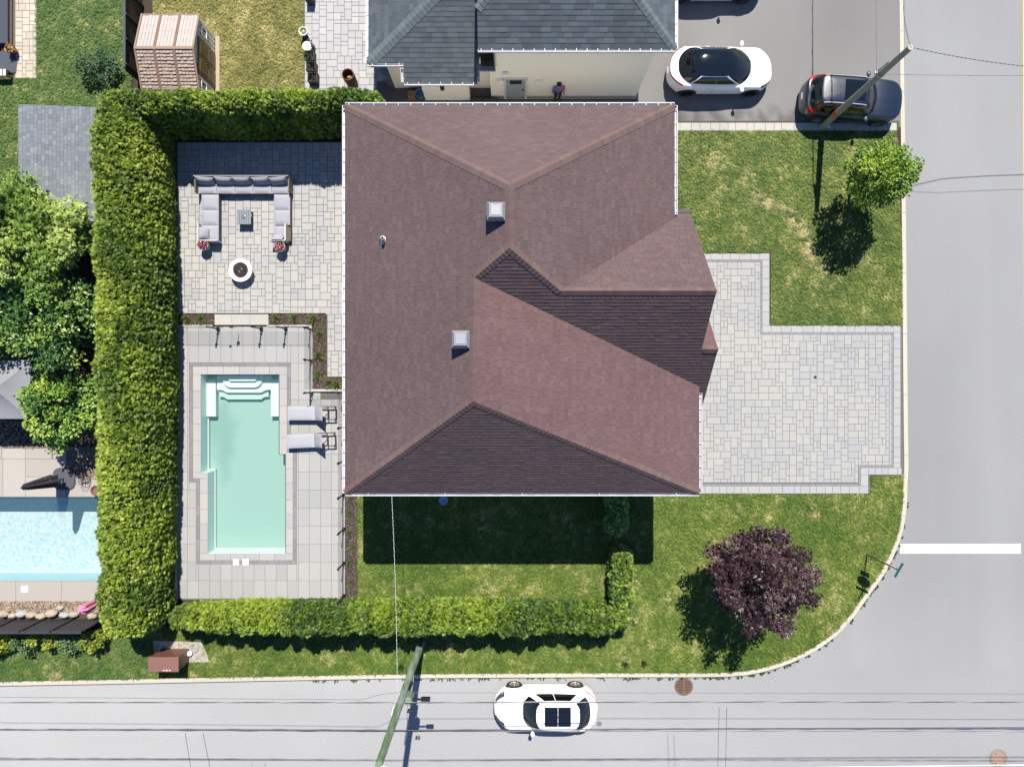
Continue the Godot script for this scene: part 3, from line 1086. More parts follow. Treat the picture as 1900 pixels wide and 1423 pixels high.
	for i in nx:
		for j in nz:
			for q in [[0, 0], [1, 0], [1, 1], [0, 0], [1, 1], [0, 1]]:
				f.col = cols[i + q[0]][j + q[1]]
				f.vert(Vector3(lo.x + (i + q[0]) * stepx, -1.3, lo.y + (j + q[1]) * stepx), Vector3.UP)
	f.col = Color(0.5, 0.72, 0.8)
	f.quad_to(Vector3(ol[0].x, -1.302, ol[0].y), Vector3(ol[1].x, -1.302, ol[1].y), Vector3(ol[2].x, -1.302, ol[2].y), Vector3(ol[3].x, -1.302, ol[3].y), Vector3.UP)
	part("pool_floor", f, M.blue_pool_surface, t)
	var wt := mb()
	wt.flat(rect(-109.8, 922.7, 199.3, 1077.3, LOT), LOT - 0.1)
	part("water", wt, M.water, t)

# A sloping roof sheet from corner points, covered with courses of overlapping shingles.
# Returns the deck in `deck` and the shingles in `sh`.
func shingle(sh: MB, deck: MB, pts: Array, down: Vector3, course: float, tab: float, tones: Array, butt: float) -> void:
	var n: Vector3 = (pts[1] - pts[0]).cross(pts[2] - pts[0]).normalized()
	if n.y < 0.0:
		n = -n
	var vv := (-down - n * (-down).dot(n)).normalized()      # up the slope
	var uu := vv.cross(n).normalized()
	var o: Vector3 = pts[0]
	var p2 := PackedVector2Array()
	var lo := Vector2(1e9, 1e9)
	var hi := Vector2(-1e9, -1e9)
	for p in pts:
		var q := Vector2((p - o).dot(uu), (p - o).dot(vv))
		p2.append(q)
		lo = lo.min(q)
		hi = hi.max(q)
	var tr := Geometry2D.triangulate_polygon(p2)
	for i in range(0, tr.size(), 3):
		var a: Vector3 = pts[tr[i]] - n * 0.012
		var b: Vector3 = pts[tr[i + 1]] - n * 0.012
		var c: Vector3 = pts[tr[i + 2]] - n * 0.012
		deck.tri_to(a, b, c, n)
		deck.tri_to(a - n * 0.12, b - n * 0.12, c - n * 0.12, -n)
	for i in pts.size():
		var a: Vector3 = pts[i] - n * 0.012
		var b: Vector3 = pts[(i + 1) % pts.size()] - n * 0.012
		deck.quad(a, b, b - Vector3(0, 0.14, 0), a - Vector3(0, 0.14, 0))
	var rows := int(ceil((hi.y - lo.y) / course))
	for r in rows:
		var v0 := lo.y + r * course
		var v1 := v0 + course
		var u := lo.x - rng.randf() * tab
		while u < hi.x:
			var w := tab * rng.randf_range(0.7, 1.35)
			var q := PackedVector2Array([Vector2(u + 0.003, v0), Vector2(u + w - 0.003, v0), Vector2(u + w - 0.003, v1 + 0.01), Vector2(u + 0.003, v1 + 0.01)])
			u += w
			var inside := 0
			for p in q:
				inside += int(Geometry2D.is_point_in_polygon(p, p2))
			var bits: Array = [q] if inside == 4 else Geometry2D.intersect_polygons(q, p2)
			var t: Color = tones[rng.randi() % tones.size()]
			var blot := 1.0 + 0.1 * noise_a.get_noise_2d(u * 3.0 + pts[0].x, v0 * 3.0 + pts[0].z) + rng.randf_range(-0.07, 0.07)
			sh.col = Color(t.r * blot, t.g * blot, t.b * blot)
			var hgt := butt * rng.randf_range(0.75, 1.3)
			for bit in bits:
				var tt := Geometry2D.triangulate_polygon(bit)
				var P := []
				for p in bit:
					var lift = hgt * (1.0 - (p.y - v0) / (v1 - v0)) + 0.003
					P.append(o + uu * p.x + vv * p.y + n * lift)
				for i in range(0, tt.size(), 3):
					sh.tri_to(P[tt[i]], P[tt[i + 1]], P[tt[i + 2]], n)
				for i in bit.size():
					var k: int = (i + 1) % bit.size()
					if absf(bit[i].y - v0) < 1e-3 and absf(bit[k].y - v0) < 1e-3:
						sh.quad_to(P[i], P[k], P[k] - n * hgt, P[i] - n * hgt, -vv)

# bent cap shingles along a hip or ridge
func caps(b: MB, p: Vector3, q: Vector3, na: Vector3, nb: Vector3, tones: Array, wide := 0.17, course := 0.16, raise := 0.03) -> void:
	var d := q - p
	var l := d.length()
	d /= l
	var sa := na.cross(d).normalized()
	if sa.dot(nb) > 0.0:
		sa = -sa
	var sb := nb.cross(d).normalized()
	if sb.dot(na) > 0.0:
		sb = -sb
	var m := (na + nb).normalized()
	var n := int(ceil(l / course))
	for i in n:
		var a0 := p + d * (i * l / n)
		var a1 := p + d * minf((i + 1) * l / n + 0.05, l)
		b.col = vary(tones[rng.randi() % tones.size()], 0.06)
		var r0 := m * (raise + 0.012)
		var r1 := m * (raise * 0.7)
		for s in [[sa, na], [sb, nb]]:
			var e: Vector3 = s[0] * wide
			b.quad_to(a0 + r0, a1 + r1, a1 + e + s[1] * 0.014, a0 + e + s[1] * 0.03, s[1])
			b.quad_to(a0 + r0, a0 + e + s[1] * 0.03, a0 + e - s[1] * 0.005, a0, -d)
			b.quad_to(a0 + e + s[1] * 0.03, a1 + e + s[1] * 0.014, a1 + e - s[1] * 0.01, a0 + e - s[1] * 0.01, s[0])

# eaves trough from p to q, opening outwards along o
func gutter(parent: Node3D, p: Vector3, q: Vector3, o: Vector3, step := 0.6) -> void:
	var t := mb(Color(0.5, 0.52, 0.56))
	var d := (q - p).normalized()
	var w := 0.09
	var dn := Vector3(0, -0.1, 0)
	t.span(p + o * (w + 0.01) + Vector3(0, -0.05, 0), q + o * (w + 0.01) + Vector3(0, -0.05, 0), 0.025, 0.11)
	t.span(p + o * w * 0.5 + dn, q + o * w * 0.5 + dn, w, 0.012)
	t.span(p + o * 0.006 + Vector3(0, -0.055, 0), q + o * 0.006 + Vector3(0, -0.055, 0), 0.012, 0.1)
	for e in [p, q]:
		t.box(e + o * w * 0.5 + Vector3(0, -0.05, 0), Vector3(absf(d.x) * 0.01 + absf(o.x) * w, 0.1, absf(d.z) * 0.01 + absf(o.z) * w))
	var node := part("gutter", t, M.paint, parent)
	var l := p.distance_to(q)
	var n := int(l / step)
	for i in n + 1:
		var a := p.lerp(q, (i + 0.3) / (n + 0.6))
		var b := mb(Color(0.5, 0.51, 0.54))
		b.span(a + o * -0.03 + Vector3(0, 0.012, 0), a + o * (w + 0.02) + Vector3(0, 0.008, 0), 0.024, 0.012)
		part("hanger", b, M.paint, node)

func window_unit(parent: Node3D, at: Vector3, w: float, h: float, out: Vector3, frame_c := Color(0.7, 0.7, 0.7)) -> void:
	var s := out.cross(Vector3.UP).normalized()
	var B := Basis(s, Vector3.UP, -out)
	var f := mb(frame_c)
	for k in [-1, 1]:
		f.box(at + s * (w * 0.5) * k + out * 0.02, Vector3(0.07, h + 0.07, 0.09), B)
		f.box(at + Vector3(0, h * 0.5 * k, 0) + out * 0.022, Vector3(w + 0.08, 0.07, 0.094), B)
	f.box(at + out * 0.018, Vector3(0.04, h, 0.06), B)
	var node := part("window", f, M.paint, parent)
	for k in [-1, 1]:
		var p := mb()
		p.box(at + s * (w * 0.25) * k + out * 0.012, Vector3(w * 0.5 - 0.05, h - 0.06, 0.02), B)
		part("pane", p, M.window_glass, node)

func build_brown_house() -> void:
	var t := thing("brown_roofed_house", Vector3(0, LOT, -3), "large detached house under brown hip roofs in the middle of the lot", "house")
	var E := 6.5
	var W := -6.22
	var X1 := 6.06
	var X2 := 6.98
	var N := -10.36
	var S_ := 4.08
	var A := Vector3(-0.084, 10.83, -6.16)     # north ridge
	var B := Vector3(-0.084, 10.83, -4.23)
	var C := Vector3(-1.22, 10.02, -3.42)      # where the low ridge starts
	var D := Vector3(-1.27, 10.0, 0.58)
	var F := Vector3(1.6, 9.64, -3.04)         # front gable ridge
	var GP := Vector3(6.725, 9.64, -3.04)      # its peak
	var NW := Vector3(W, E, N)
	var NE := Vector3(X1, E, N)
	var SW := Vector3(W, E, S_)
	var SE := Vector3(X2, E, S_)
	var VN := Vector3(X1, E, -6.15)            # valley foot on the east eave
	var VS := Vector3(X2, E, 0.115)
	var tones := [lin(145, 121, 124) * 0.39, lin(142, 118, 121) * 0.39, lin(149, 125, 127) * 0.39, lin(139, 116, 119) * 0.39, lin(144, 119, 121) * 0.39]
	var red := [lin(154, 120, 123) * 0.405, lin(149, 117, 120) * 0.405, lin(157, 125, 127) * 0.39, lin(151, 119, 121) * 0.39]
	var deck := mb(Color(0.2, 0.17, 0.15))
	var C1 := 0.145
	var roof := Node3D.new()
	var planes := [
		[[NW, NE, A], Vector3(0, -1, -1), tones],
		[[NW, A, B, C, D, SW], Vector3(-0.707, -0.5, 0), tones],
		[[NE, VN, F, B, A], Vector3(0.705, -0.5, 0), tones],
		[[Vector3(X1, E, -6.15), Vector3(X1, 6.26, -6.42), Vector3(6.725, 6.26, -6.42), GP, F], Vector3(0, -1, -1), tones],
		[[C, B, F, GP, Vector3(6.725, 7.83, -1.21), Vector3(7.3, 7.83, -1.21), Vector3(7.3, 5.45, 0.98), Vector3(7.02, 5.45, 0.98), Vector3(7.02, 6.485, 0.12)], Vector3(0, -1, 1), tones],
		[[C, VS, SE, D], Vector3(0.424, -0.18, 0), red],
		[[SW, D, SE], Vector3(0, -1, 1), tones],
		[[Vector3(6.735, 7.83, -1.21), Vector3(7.3, 7.83, -1.21), Vector3(7.3, 6.3, -2.74), Vector3(6.735, 6.3, -2.74)], Vector3(0, -1, -1), red],
	]
	roof.name = "roof"
	t.add_child(roof)
	for i in planes.size():
		var sh := mb()
		# the plane over the front door is not quite flat in the list above, so its foot is put on the plane
		var pts: Array = planes[i][0].duplicate()
		if i == 4:
			for k in pts.size():
				pts[k].y = 9.64 - (pts[k].z + 3.04) * 1.0
		if i == 3:
			for k in pts.size():
				pts[k].y = 9.64 - (-3.04 - pts[k].z) * 1.0096
		shingle(sh, deck, pts, planes[i][1], C1, 0.27, planes[i][2], 0.014)
		var o := part("shingles", sh, M.shingle, roof)
		o.set_meta("kind", "stuff")
	part("deck", deck, M.wood, roof)
	var cb := mb()
	var nN := Vector3(0, 0.707, -0.707)
	var nS := Vector3(0, 0.707, 0.707)
	var nW := Vector3(-0.577, 0.816, 0)
	var nE := Vector3(0.577, 0.816, 0)
	var nE2 := Vector3(0.39, 0.92, 0)
	var ct := [lin(158, 130, 128) * 0.39, lin(153, 126, 124) * 0.39, lin(163, 135, 131) * 0.39]
	for e in [[NW, A, nN, nW], [NE, A, nN, nE], [A, B, nW, nE], [C, B, nW, nS], [F, B, nE, nS], [GP, F, nN, nS], [SW, D, nW, nS], [SE, D, nE2, nS], [C, D, nW, nE2], [Vector3(7.3, 7.83, -1.21), Vector3(6.76, 7.83, -1.21), nN, nS]]:
		caps(cb, e[0], e[1], e[2], e[3], ct)
	var co := part("hip_caps", cb, M.shingle, roof)
	co.set_meta("kind", "stuff")
	# unseen walls under soffits, pale cream to bounce fill light northward
	var bounce_cream := Color(0.72, 0.67, 0.58)
	var w := mb(bounce_cream)
	w.prism(PackedVector2Array([Vector2(-5.8, -9.94), Vector2(5.64, -9.94), Vector2(5.64, -6.1), Vector2(6.3, -6.1), Vector2(6.3, 0.0), Vector2(6.56, 0.0), Vector2(6.56, 3.66), Vector2(-5.8, 3.66)]), LOT - 0.1, E - 0.16)
	w.col = bounce_cream
	# gable end wall
	w.tri_to(Vector3(6.31, E - 0.2, -6.15), Vector3(6.31, E - 0.2, 0.05), Vector3(6.31, 9.35, -3.04), Vector3.RIGHT)
	w.prism(PackedVector2Array([Vector2(6.31, -2.6), Vector2(7.02, -2.6), Vector2(7.02, 0.7), Vector2(6.31, 0.7)]), LOT - 0.1, 5.5)
	w.prism(PackedVector2Array([Vector2(6.31, -2.5), Vector2(7.02, -2.5), Vector2(7.02, -0.35), Vector2(6.31, -0.35)]), 5.5, 6.3)
	part("wall", w, M.stucco, t)
	var so := mb(Color(0.7, 0.7, 0.7))
	so.flat(PackedVector2Array([Vector2(W, N), Vector2(X1, N), Vector2(X1, -0.1), Vector2(X2, -0.1), Vector2(X2, S_), Vector2(W, S_)]), E - 0.152)
	part("soffit", so, M.paint, t)
	# eaves troughs
	gutter(t, NW, NE, Vector3(0, 0, -1), 0.47)
	gutter(t, NW, SW, Vector3(-1, 0, 0), 0.47)
	gutter(t, NE, Vector3(X1, E, -6.3), Vector3(1, 0, 0), 0.5)
	gutter(t, VS + Vector3(0.0, 0, 0.25), SE, Vector3(1, 0, 0), 0.42)
	gutter(t, SW, SE, Vector3(0, 0, 1), 3.0)
	var gl := mb(Color(0.03, 0.03, 0.035))
	gl.box(Vector3(6.42, 6.22, -6.48), Vector3(0.68, 0.1, 0.1))
	part("gutter", gl, M.black_metal, t)
	# roof vents
	for e in [[-0.5, -5.36], [-1.66, -1.42]]:
		var v := mb(Color(0.2, 0.21, 0.24))
		var rh: float = 10.83 - 0.707 * (-0.084 - e[0])
		var c := Vector3(e[0], 0, e[1])
		v.box(c + Vector3(0, rh + 0.1, 0), Vector3(0.38, 0.5, 0.38))
		var y0 := rh + 0.32
		var y1 := rh + 0.47
		var a := 0.29
		var d := 0.2
		v.box(c + Vector3(0, y0 - 0.05, 0), Vector3(a * 2, 0.1, a * 2))
		for s in [[Vector3(0, 0, 1), Vector3(1, 0, 0)], [Vector3(0, 0, -1), Vector3(-1, 0, 0)], [Vector3(1, 0, 0), Vector3(0, 0, -1)], [Vector3(-1, 0, 0), Vector3(0, 0, 1)]]:
			var o: Vector3 = s[0]
			var r: Vector3 = s[1]
			v.quad_to(c + (o - r) * a + Vector3(0, y0, 0), c + (o + r) * a + Vector3(0, y0, 0), c + (o + r) * d + Vector3(0, y1, 0), c + (o - r) * d + Vector3(0, y1, 0), o + Vector3.UP)
		v.quad_to(c + Vector3(-d, y1, -d), c + Vector3(d, y1, -d), c + Vector3(d, y1, d), c + Vector3(-d, y1, d), Vector3.UP)
		v.col = Color(0.24, 0.25, 0.28)
		v.box(c + Vector3(0, y1 + 0.012, 0), Vector3(d * 1.7, 0.024, d * 1.7), Basis(), 0.02)
		var vp := part("roof_vent", v, M.vent, t)
		vp.set_meta("label", "grey galvanised square roof vent near the ridge")
	var pv := mb(Color(0.3, 0.33, 0.36))
	pv.lathe([[0.06, 0.0], [0.06, 0.42], [0.045, 0.42], [0.045, 0.2]], Vector3(-4.56, 7.62, -5.1), 14)
	pv.lathe([[0.17, 0.1], [0.1, 0.16], [0.06, 0.2]], Vector3(-4.56, 7.62, -5.1), 14, Basis(Vector3(0, 0, 1), 0.6))
	part("vent_pipe", pv, M.plastic, t)
	# windows and doors on the walls
	for e in [[-4, 1.8], [-4, 4.8], [0, 4.8], [3.5, 4.8], [3.2, 1.8]]:
		window_unit(t, Vector3(e[0], e[1], 3.665), 1.4, 1.3, Vector3(0, 0, 1))
	for e in [[-8, 4.9], [-3.5, 4.9], [1.5, 4.9], [1.8, 1.9], [-8.2, 1.9]]:
		window_unit(t, Vector3(-5.805, e[1], e[0]), 1.4, 1.3, Vector3(-1, 0, 0))
	for e in [-4, 2.0]:
		window_unit(t, Vector3(e, 4.9, -9.945), 0.9, 1.0, Vector3(0, 0, -1))
	for e in [[6.565, 2.0, 4.7], [5.645, -8.0, 4.7], [5.645, -8.0, 1.7]]:
		window_unit(t, Vector3(e[0], e[2], e[1]), 1.6, 1.3, Vector3(1, 0, 0))
	var pd := mb(Color(0.7, 0.7, 0.7))
	pd.box(Vector3(-5.82, 1.3, -3.6), Vector3(0.06, 2.1, 1.9))
	var pn := part("patio_door", pd, M.paint, t)
	for k in [-0.46, 0.46]:
		var q := mb()
		q.box(Vector3(-5.845, 1.3, -3.6 + k), Vector3(0.03, 1.9, 0.82))
		part("pane", q, M.window_glass, pn)
	var gd := mb(Color(0.6, 0.58, 0.55))
	for k in 4:
		gd.box(Vector3(6.59, 0.4 + k * 0.54, 1.9), Vector3(0.05, 0.52, 2.7))
	part("garage_door", gd, M.paint, t)
	var fd := mb(Color(0.12, 0.07, 0.05))
	fd.box(Vector3(6.33, 1.15, -3.6), Vector3(0.06, 2.1, 1.0))
	part("front_door", fd, M.paint, t)

func build_north_house() -> void:
	var t := thing("grey_roofed_house", Vector3(1, LOT, -16), "neighbouring house with blue-grey shingle roofs and a pale stucco wall", "house")
	var tones := [lin(110, 123, 135) * 0.47, lin(105, 118, 129) * 0.47, lin(101, 113, 124) * 0.47, lin(115, 128, 139) * 0.47, lin(97, 109, 120) * 0.47]
	var roof := Node3D.new()
	roof.name = "roof"
	t.add_child(roof)
	var deck := mb(Color(0.2, 0.18, 0.16))
	var pk := Vector3(1.865, 8.03, -17.14)
	var SE := Vector3(6.23, 5.85, -12.78)
	var SW := Vector3(-1.3, 5.85, -12.78)
	var SW2 := Vector3(-1.3, 6.45, -13.98)
	var back := Vector3(1.865, 8.03, -21)
	var cs := 0.19
	var planes := [
		[[SW, SE, pk, SW2], Vector3(0, -0.5, 1)],
		[[SE, Vector3(6.23, 5.85, -24), back, pk], Vector3(1, -0.5, 0)],
		[[SW2, pk, back, Vector3(-1.3, 6.45, -24)], Vector3(-1, -0.5, 0)],
		[[back, Vector3(6.23, 5.85, -24.0), Vector3(-1.3, 6.2, -24.0)], Vector3(0, -1, -1)],
	]
	# low wing
	var q := func(x, z): return Vector3(x, 3.3 + 0.45 * (-13.37 - z), z)
	planes.append([[q.call(-6.0, -13.37), q.call(-4.55, -13.37), q.call(-4.55, -12.7), q.call(-1.48, -12.7), q.call(-1.33, -13.9), q.call(-1.33, -16.2), q.call(-2.35, -16.2)], Vector3(0, -0.45, 1)])
	planes.append([[q.call(-6.0, -13.37), q.call(-2.35, -16.2), Vector3(-2.35, 4.57, -22), Vector3(-6.0, 3.3, -22)], Vector3(-1, -0.35, 0)])
	for p in planes:
		var sh := mb()
		shingle(sh, deck, p[0], p[1], cs, 0.36, tones, 0.012)
		part("shingles", sh, M.shingle, roof).set_meta("kind", "stuff")
	part("deck", deck, M.wood, roof)
	var cb := mb()
	var lt := [lin(128, 142, 148) * 0.5, lin(118, 134, 142) * 0.5]
	var nS := Vector3(0, 0.89, 0.45)
	caps(cb, SE, pk, nS, Vector3(0.45, 0.89, 0), lt, 0.18, 0.2)
	caps(cb, SW2, pk, nS, Vector3(-0.45, 0.89, 0), lt, 0.18, 0.2)
	caps(cb, pk, back, Vector3(0.45, 0.89, 0), Vector3(-0.45, 0.89, 0), lt, 0.18, 0.2)
	caps(cb, q.call(-6.0, -13.37), q.call(-2.35, -16.2), Vector3(0, 0.91, 0.41), Vector3(-0.33, 0.94, 0), lt, 0.24, 0.2)
	part("hip_caps", cb, M.shingle, roof).set_meta("kind", "stuff")
	gutter(t, SW, SE, Vector3(0, 0, 1), 0.4)
	gutter(t, SE, Vector3(6.23, 5.85, -24), Vector3(1, 0, 0), 0.45)
	gutter(t, q.call(-6.0, -13.37), q.call(-4.55, -13.37), Vector3(0, 0, 1), 0.5)
	gutter(t, q.call(-6.0, -13.37), Vector3(-6.0, 3.3, -22), Vector3(-1, 0, 0), 0.5)
	gutter(t, q.call(-4.55, -12.7), q.call(-1.48, -12.7), Vector3(0, 0, 1), 0.48)
	gutter(t, q.call(-4.57, -12.72), q.call(-4.57, -13.3), Vector3(-1, 0, 0), 0.4)
	gutter(t, q.call(-1.46, -12.72), q.call(-1.46, -13.35), Vector3(1, 0, 0), 0.4)
	var st := Color(0.82, 0.82, 0.78)
	var w := mb(st)
	w.prism(PackedVector2Array([Vector2(-0.95, -13.19), Vector2(5.7, -13.19), Vector2(5.7, -23.6), Vector2(-0.95, -23.6)]), 0.0, 5.7)
	w.prism(PackedVector2Array([Vector2(-5.4, -13.66), Vector2(-0.96, -13.66), Vector2(-0.96, -21.8), Vector2(-5.4, -21.8)]), 0.0, 3.2)
	w.prism(PackedVector2Array([Vector2(-4.0, -13.1), Vector2(-1.93, -13.1), Vector2(-1.93, -13.65), Vector2(-4.0, -13.65)]), 0.0, 2.95)
	w.prism(PackedVector2Array([Vector2(-1.28, -13.25), Vector2(-0.955, -13.25), Vector2(-0.955, -23.6), Vector2(-1.28, -23.6)]), 3.2, 5.9)
	part("wall", w, M.stucco, t)
	var fo := mb(Color(0.33, 0.32, 0.3))
	fo.box(Vector3(2.38, 0.24, -13.17), Vector3(6.68, 0.3, 0.05))
	part("foundation", fo, M.concrete, t)
	# upper window beside the wing
	var win := mb(Color(0.2, 0.2, 0.22))
	win.box(Vector3(-1.06, 3.5, -13.1), Vector3(0.75, 0.1, 0.3))
	win.box(Vector3(-0.71, 4.5, -13.15), Vector3(0.05, 2.0, 0.08))
	var wn := part("window", win, M.paint, t)
	var pane := mb()
	pane.box(Vector3(-1.0, 4.5, -13.17), Vector3(0.56, 1.95, 0.06))
	part("pane", pane, M.window_glass, wn)
	# side door with a small window, white wall lamps, a meter
	var dz := -13.17
	var fr := mb(Color(0.66, 0.68, 0.7))
	fr.box(Vector3(-0.31, 1.2, dz), Vector3(0.09, 2.15, 0.06))
	fr.box(Vector3(0.63, 1.2, dz), Vector3(0.09, 2.15, 0.06))
	fr.box(Vector3(0.16, 2.31, dz), Vector3(1.03, 0.09, 0.06))
	var df := part("door", fr, M.paint, t)
	var dl := mb(Color(0.3, 0.37, 0.42))
	dl.box(Vector3(0.16, 1.18, dz - 0.005), Vector3(0.84, 2.12, 0.05))
	part("door_leaf", dl, M.paint, df)
	var dp := mb(Color(0.02, 0.03, 0.045))
	dp.box(Vector3(0.16, 1.96, dz + 0.03), Vector3(0.52, 0.34, 0.02))
	part("pane", dp, M.plastic, df)
	var hb := mb(Color(0.15, 0.15, 0.16))
	hb.box(Vector3(0.5, 1.2, dz + 0.05), Vector3(0.12, 0.05, 0.06))
	part("handle", hb, M.black_metal, df)
	for e in [[-0.5, 2.15, 0.2, 0.3], [-0.28, 2.85, 0.2, 0.2]]:
		var b := mb(Color(0.75, 0.77, 0.8))
		b.box(Vector3(e[0], e[1], -13.1), Vector3(e[2], e[3], 0.16), Basis(), 0.03)
		part("vent_hood", b, M.plastic, t)
	var l := mb(Color(0.75, 0.75, 0.75))
	l.ball(Vector3(1.12, 2.1, -13.08), Vector3(0.09, 0.09, 0.09))
	l.box(Vector3(1.16, 2.14, -13.14), Vector3(0.16, 0.1, 0.1))
	part("wall_lamp", l, M.plastic, t)
	var bl := mb(Color(0.03, 0.03, 0.035))
	bl.lathe([[0.02, 0.0], [0.1, 0.12], [0.1, 0.26], [0.0, 0.3]], Vector3(-3.07, 1.55, -12.98), 10)
	part("wall_lamp", bl, M.black_metal, t)
	for z in [-16.0, -19.0]:
		window_unit(t, Vector3(5.705, 4.0, z), 1.5, 1.2, Vector3(1, 0, 0))
	# low landing by the door
	var ld := mb(px(92, 88, 82))
	ld.prism(PackedVector2Array([Vector2(-1.9, -13.05), Vector2(-0.66, -13.05), Vector2(-0.66, -12.75), Vector2(-1.9, -12.75)]), 0.05, 0.5, 0.02)
	obj("landing_box", ld, M.wood, "low dark storage box against the neighbour's wall left of the side door", "storage box")

func build_person() -> void:
	# standing in the shaded passage, seen from above; joints with radii, blended and meshed as one skin
	var at := g(1033.5, 184.5, LOT)
	var t := thing("person", at, "person with dark hair in a blue and pink top standing in the shaded passage", "person", "", 0.25)
	var J := [
		# a, b, ra, rb, colour
		[Vector3(0, 1.42, 0), Vector3(0, 1.52, 0.01), 0.062, 0.055, 0],
		[Vector3(0, 1.6, 0.015), Vector3(0, 1.66, 0.005), 0.088, 0.1, 0],
		[Vector3(-0.17, 1.37, 0), Vector3(0.17, 1.37, 0), 0.07, 0.07, 1],
		[Vector3(0, 1.33, 0), Vector3(0, 1.08, 0.01), 0.13, 0.115, 1],
		[Vector3(-0.06, 1.2, 0.02), Vector3(0.06, 1.2, 0.02), 0.12, 0.12, 1],
		[Vector3(0, 1.08, 0), Vector3(0, 0.92, -0.005), 0.12, 0.13, 2],
		[Vector3(-0.08, 0.92, 0), Vector3(0.08, 0.92, 0), 0.12, 0.12, 2],
		[Vector3(-0.09, 0.9, 0), Vector3(-0.1, 0.5, 0.02), 0.095, 0.06, 2],
		[Vector3(0.09, 0.9, 0), Vector3(0.1, 0.5, 0.04), 0.095, 0.06, 2],
		[Vector3(-0.1, 0.5, 0.02), Vector3(-0.1, 0.08, -0.02), 0.058, 0.04, 2],
		[Vector3(0.1, 0.5, 0.04), Vector3(0.1, 0.08, 0.0), 0.058, 0.04, 2],
		[Vector3(-0.1, 0.05, -0.04), Vector3(-0.11, 0.04, 0.13), 0.045, 0.035, 3],
		[Vector3(0.1, 0.05, -0.02), Vector3(0.11, 0.04, 0.15), 0.045, 0.035, 3],
		[Vector3(-0.2, 1.36, 0), Vector3(-0.26, 1.08, 0.0), 0.056, 0.045, 1],
		[Vector3(0.2, 1.36, 0), Vector3(0.26, 1.08, 0.0), 0.056, 0.045, 1],
		[Vector3(-0.26, 1.08, 0), Vector3(-0.24, 0.86, 0.1), 0.042, 0.03, 0],
		[Vector3(0.26, 1.08, 0), Vector3(0.24, 0.86, 0.1), 0.042, 0.03, 0],
	]
	for s in [-1.0, 1.0]:
		var w := Vector3(0.24 * s, 0.84, 0.11)
		J.append([w, w + Vector3(0, -0.075, 0.02), 0.03, 0.034, 0])
		for f in 4:
			var x := -0.027 + f * 0.018
			J.append([w + Vector3(0.0, -0.08, 0.02 + x), w + Vector3(-0.012 * s, -0.145 - 0.012 * (1 if f == 1 or f == 2 else 0), 0.035 + x * 1.1), 0.0095, 0.008, 0])
		J.append([w + Vector3(0, -0.02, 0.045), w + Vector3(-0.012 * s, -0.075, 0.085), 0.012, 0.009, 0])
	J.append([Vector3(0, 1.585, 0.11), Vector3(0, 1.57, 0.12), 0.014, 0.016, 0])
	skin_mesh(t, "body", J, 0.014, 0.03, [Color(0.35, 0.22, 0.16), Color(0.1, 0.12, 0.35), Color(0.02, 0.022, 0.03), Color(0.05, 0.05, 0.05)])
	var hair := mb(Color(0.008, 0.007, 0.007))
	hair.ball(Vector3(0, 1.68, -0.012), Vector3(0.112, 0.112, 0.12), Basis(Vector3(1, 0, 0), -0.35))
	hair.ball(Vector3(0, 1.58, -0.06), Vector3(0.1, 0.13, 0.06))
	local("hair", hair, M.matte, t)
	var pink := mb(Color(0.62, 0.07, 0.17))
	pink.ball(Vector3(0.13, 1.26, 0.0), Vector3(0.075, 0.21, 0.145))
	pink.ball(Vector3(0.235, 1.25, 0.0), Vector3(0.062, 0.17, 0.062))
	local("pink_shawl", pink, M.fabric, t)
	var face := mb(Color(0.03, 0.02, 0.02))
	for s in [-1, 1]:
		face.ball(Vector3(0.036 * s, 1.625, 0.098), Vector3(0.014, 0.008, 0.008))
	face.col = Color(0.35, 0.1, 0.09)
	face.ball(Vector3(0, 1.545, 0.098), Vector3(0.026, 0.007, 0.008))
	local("face", face, M.matte, t)

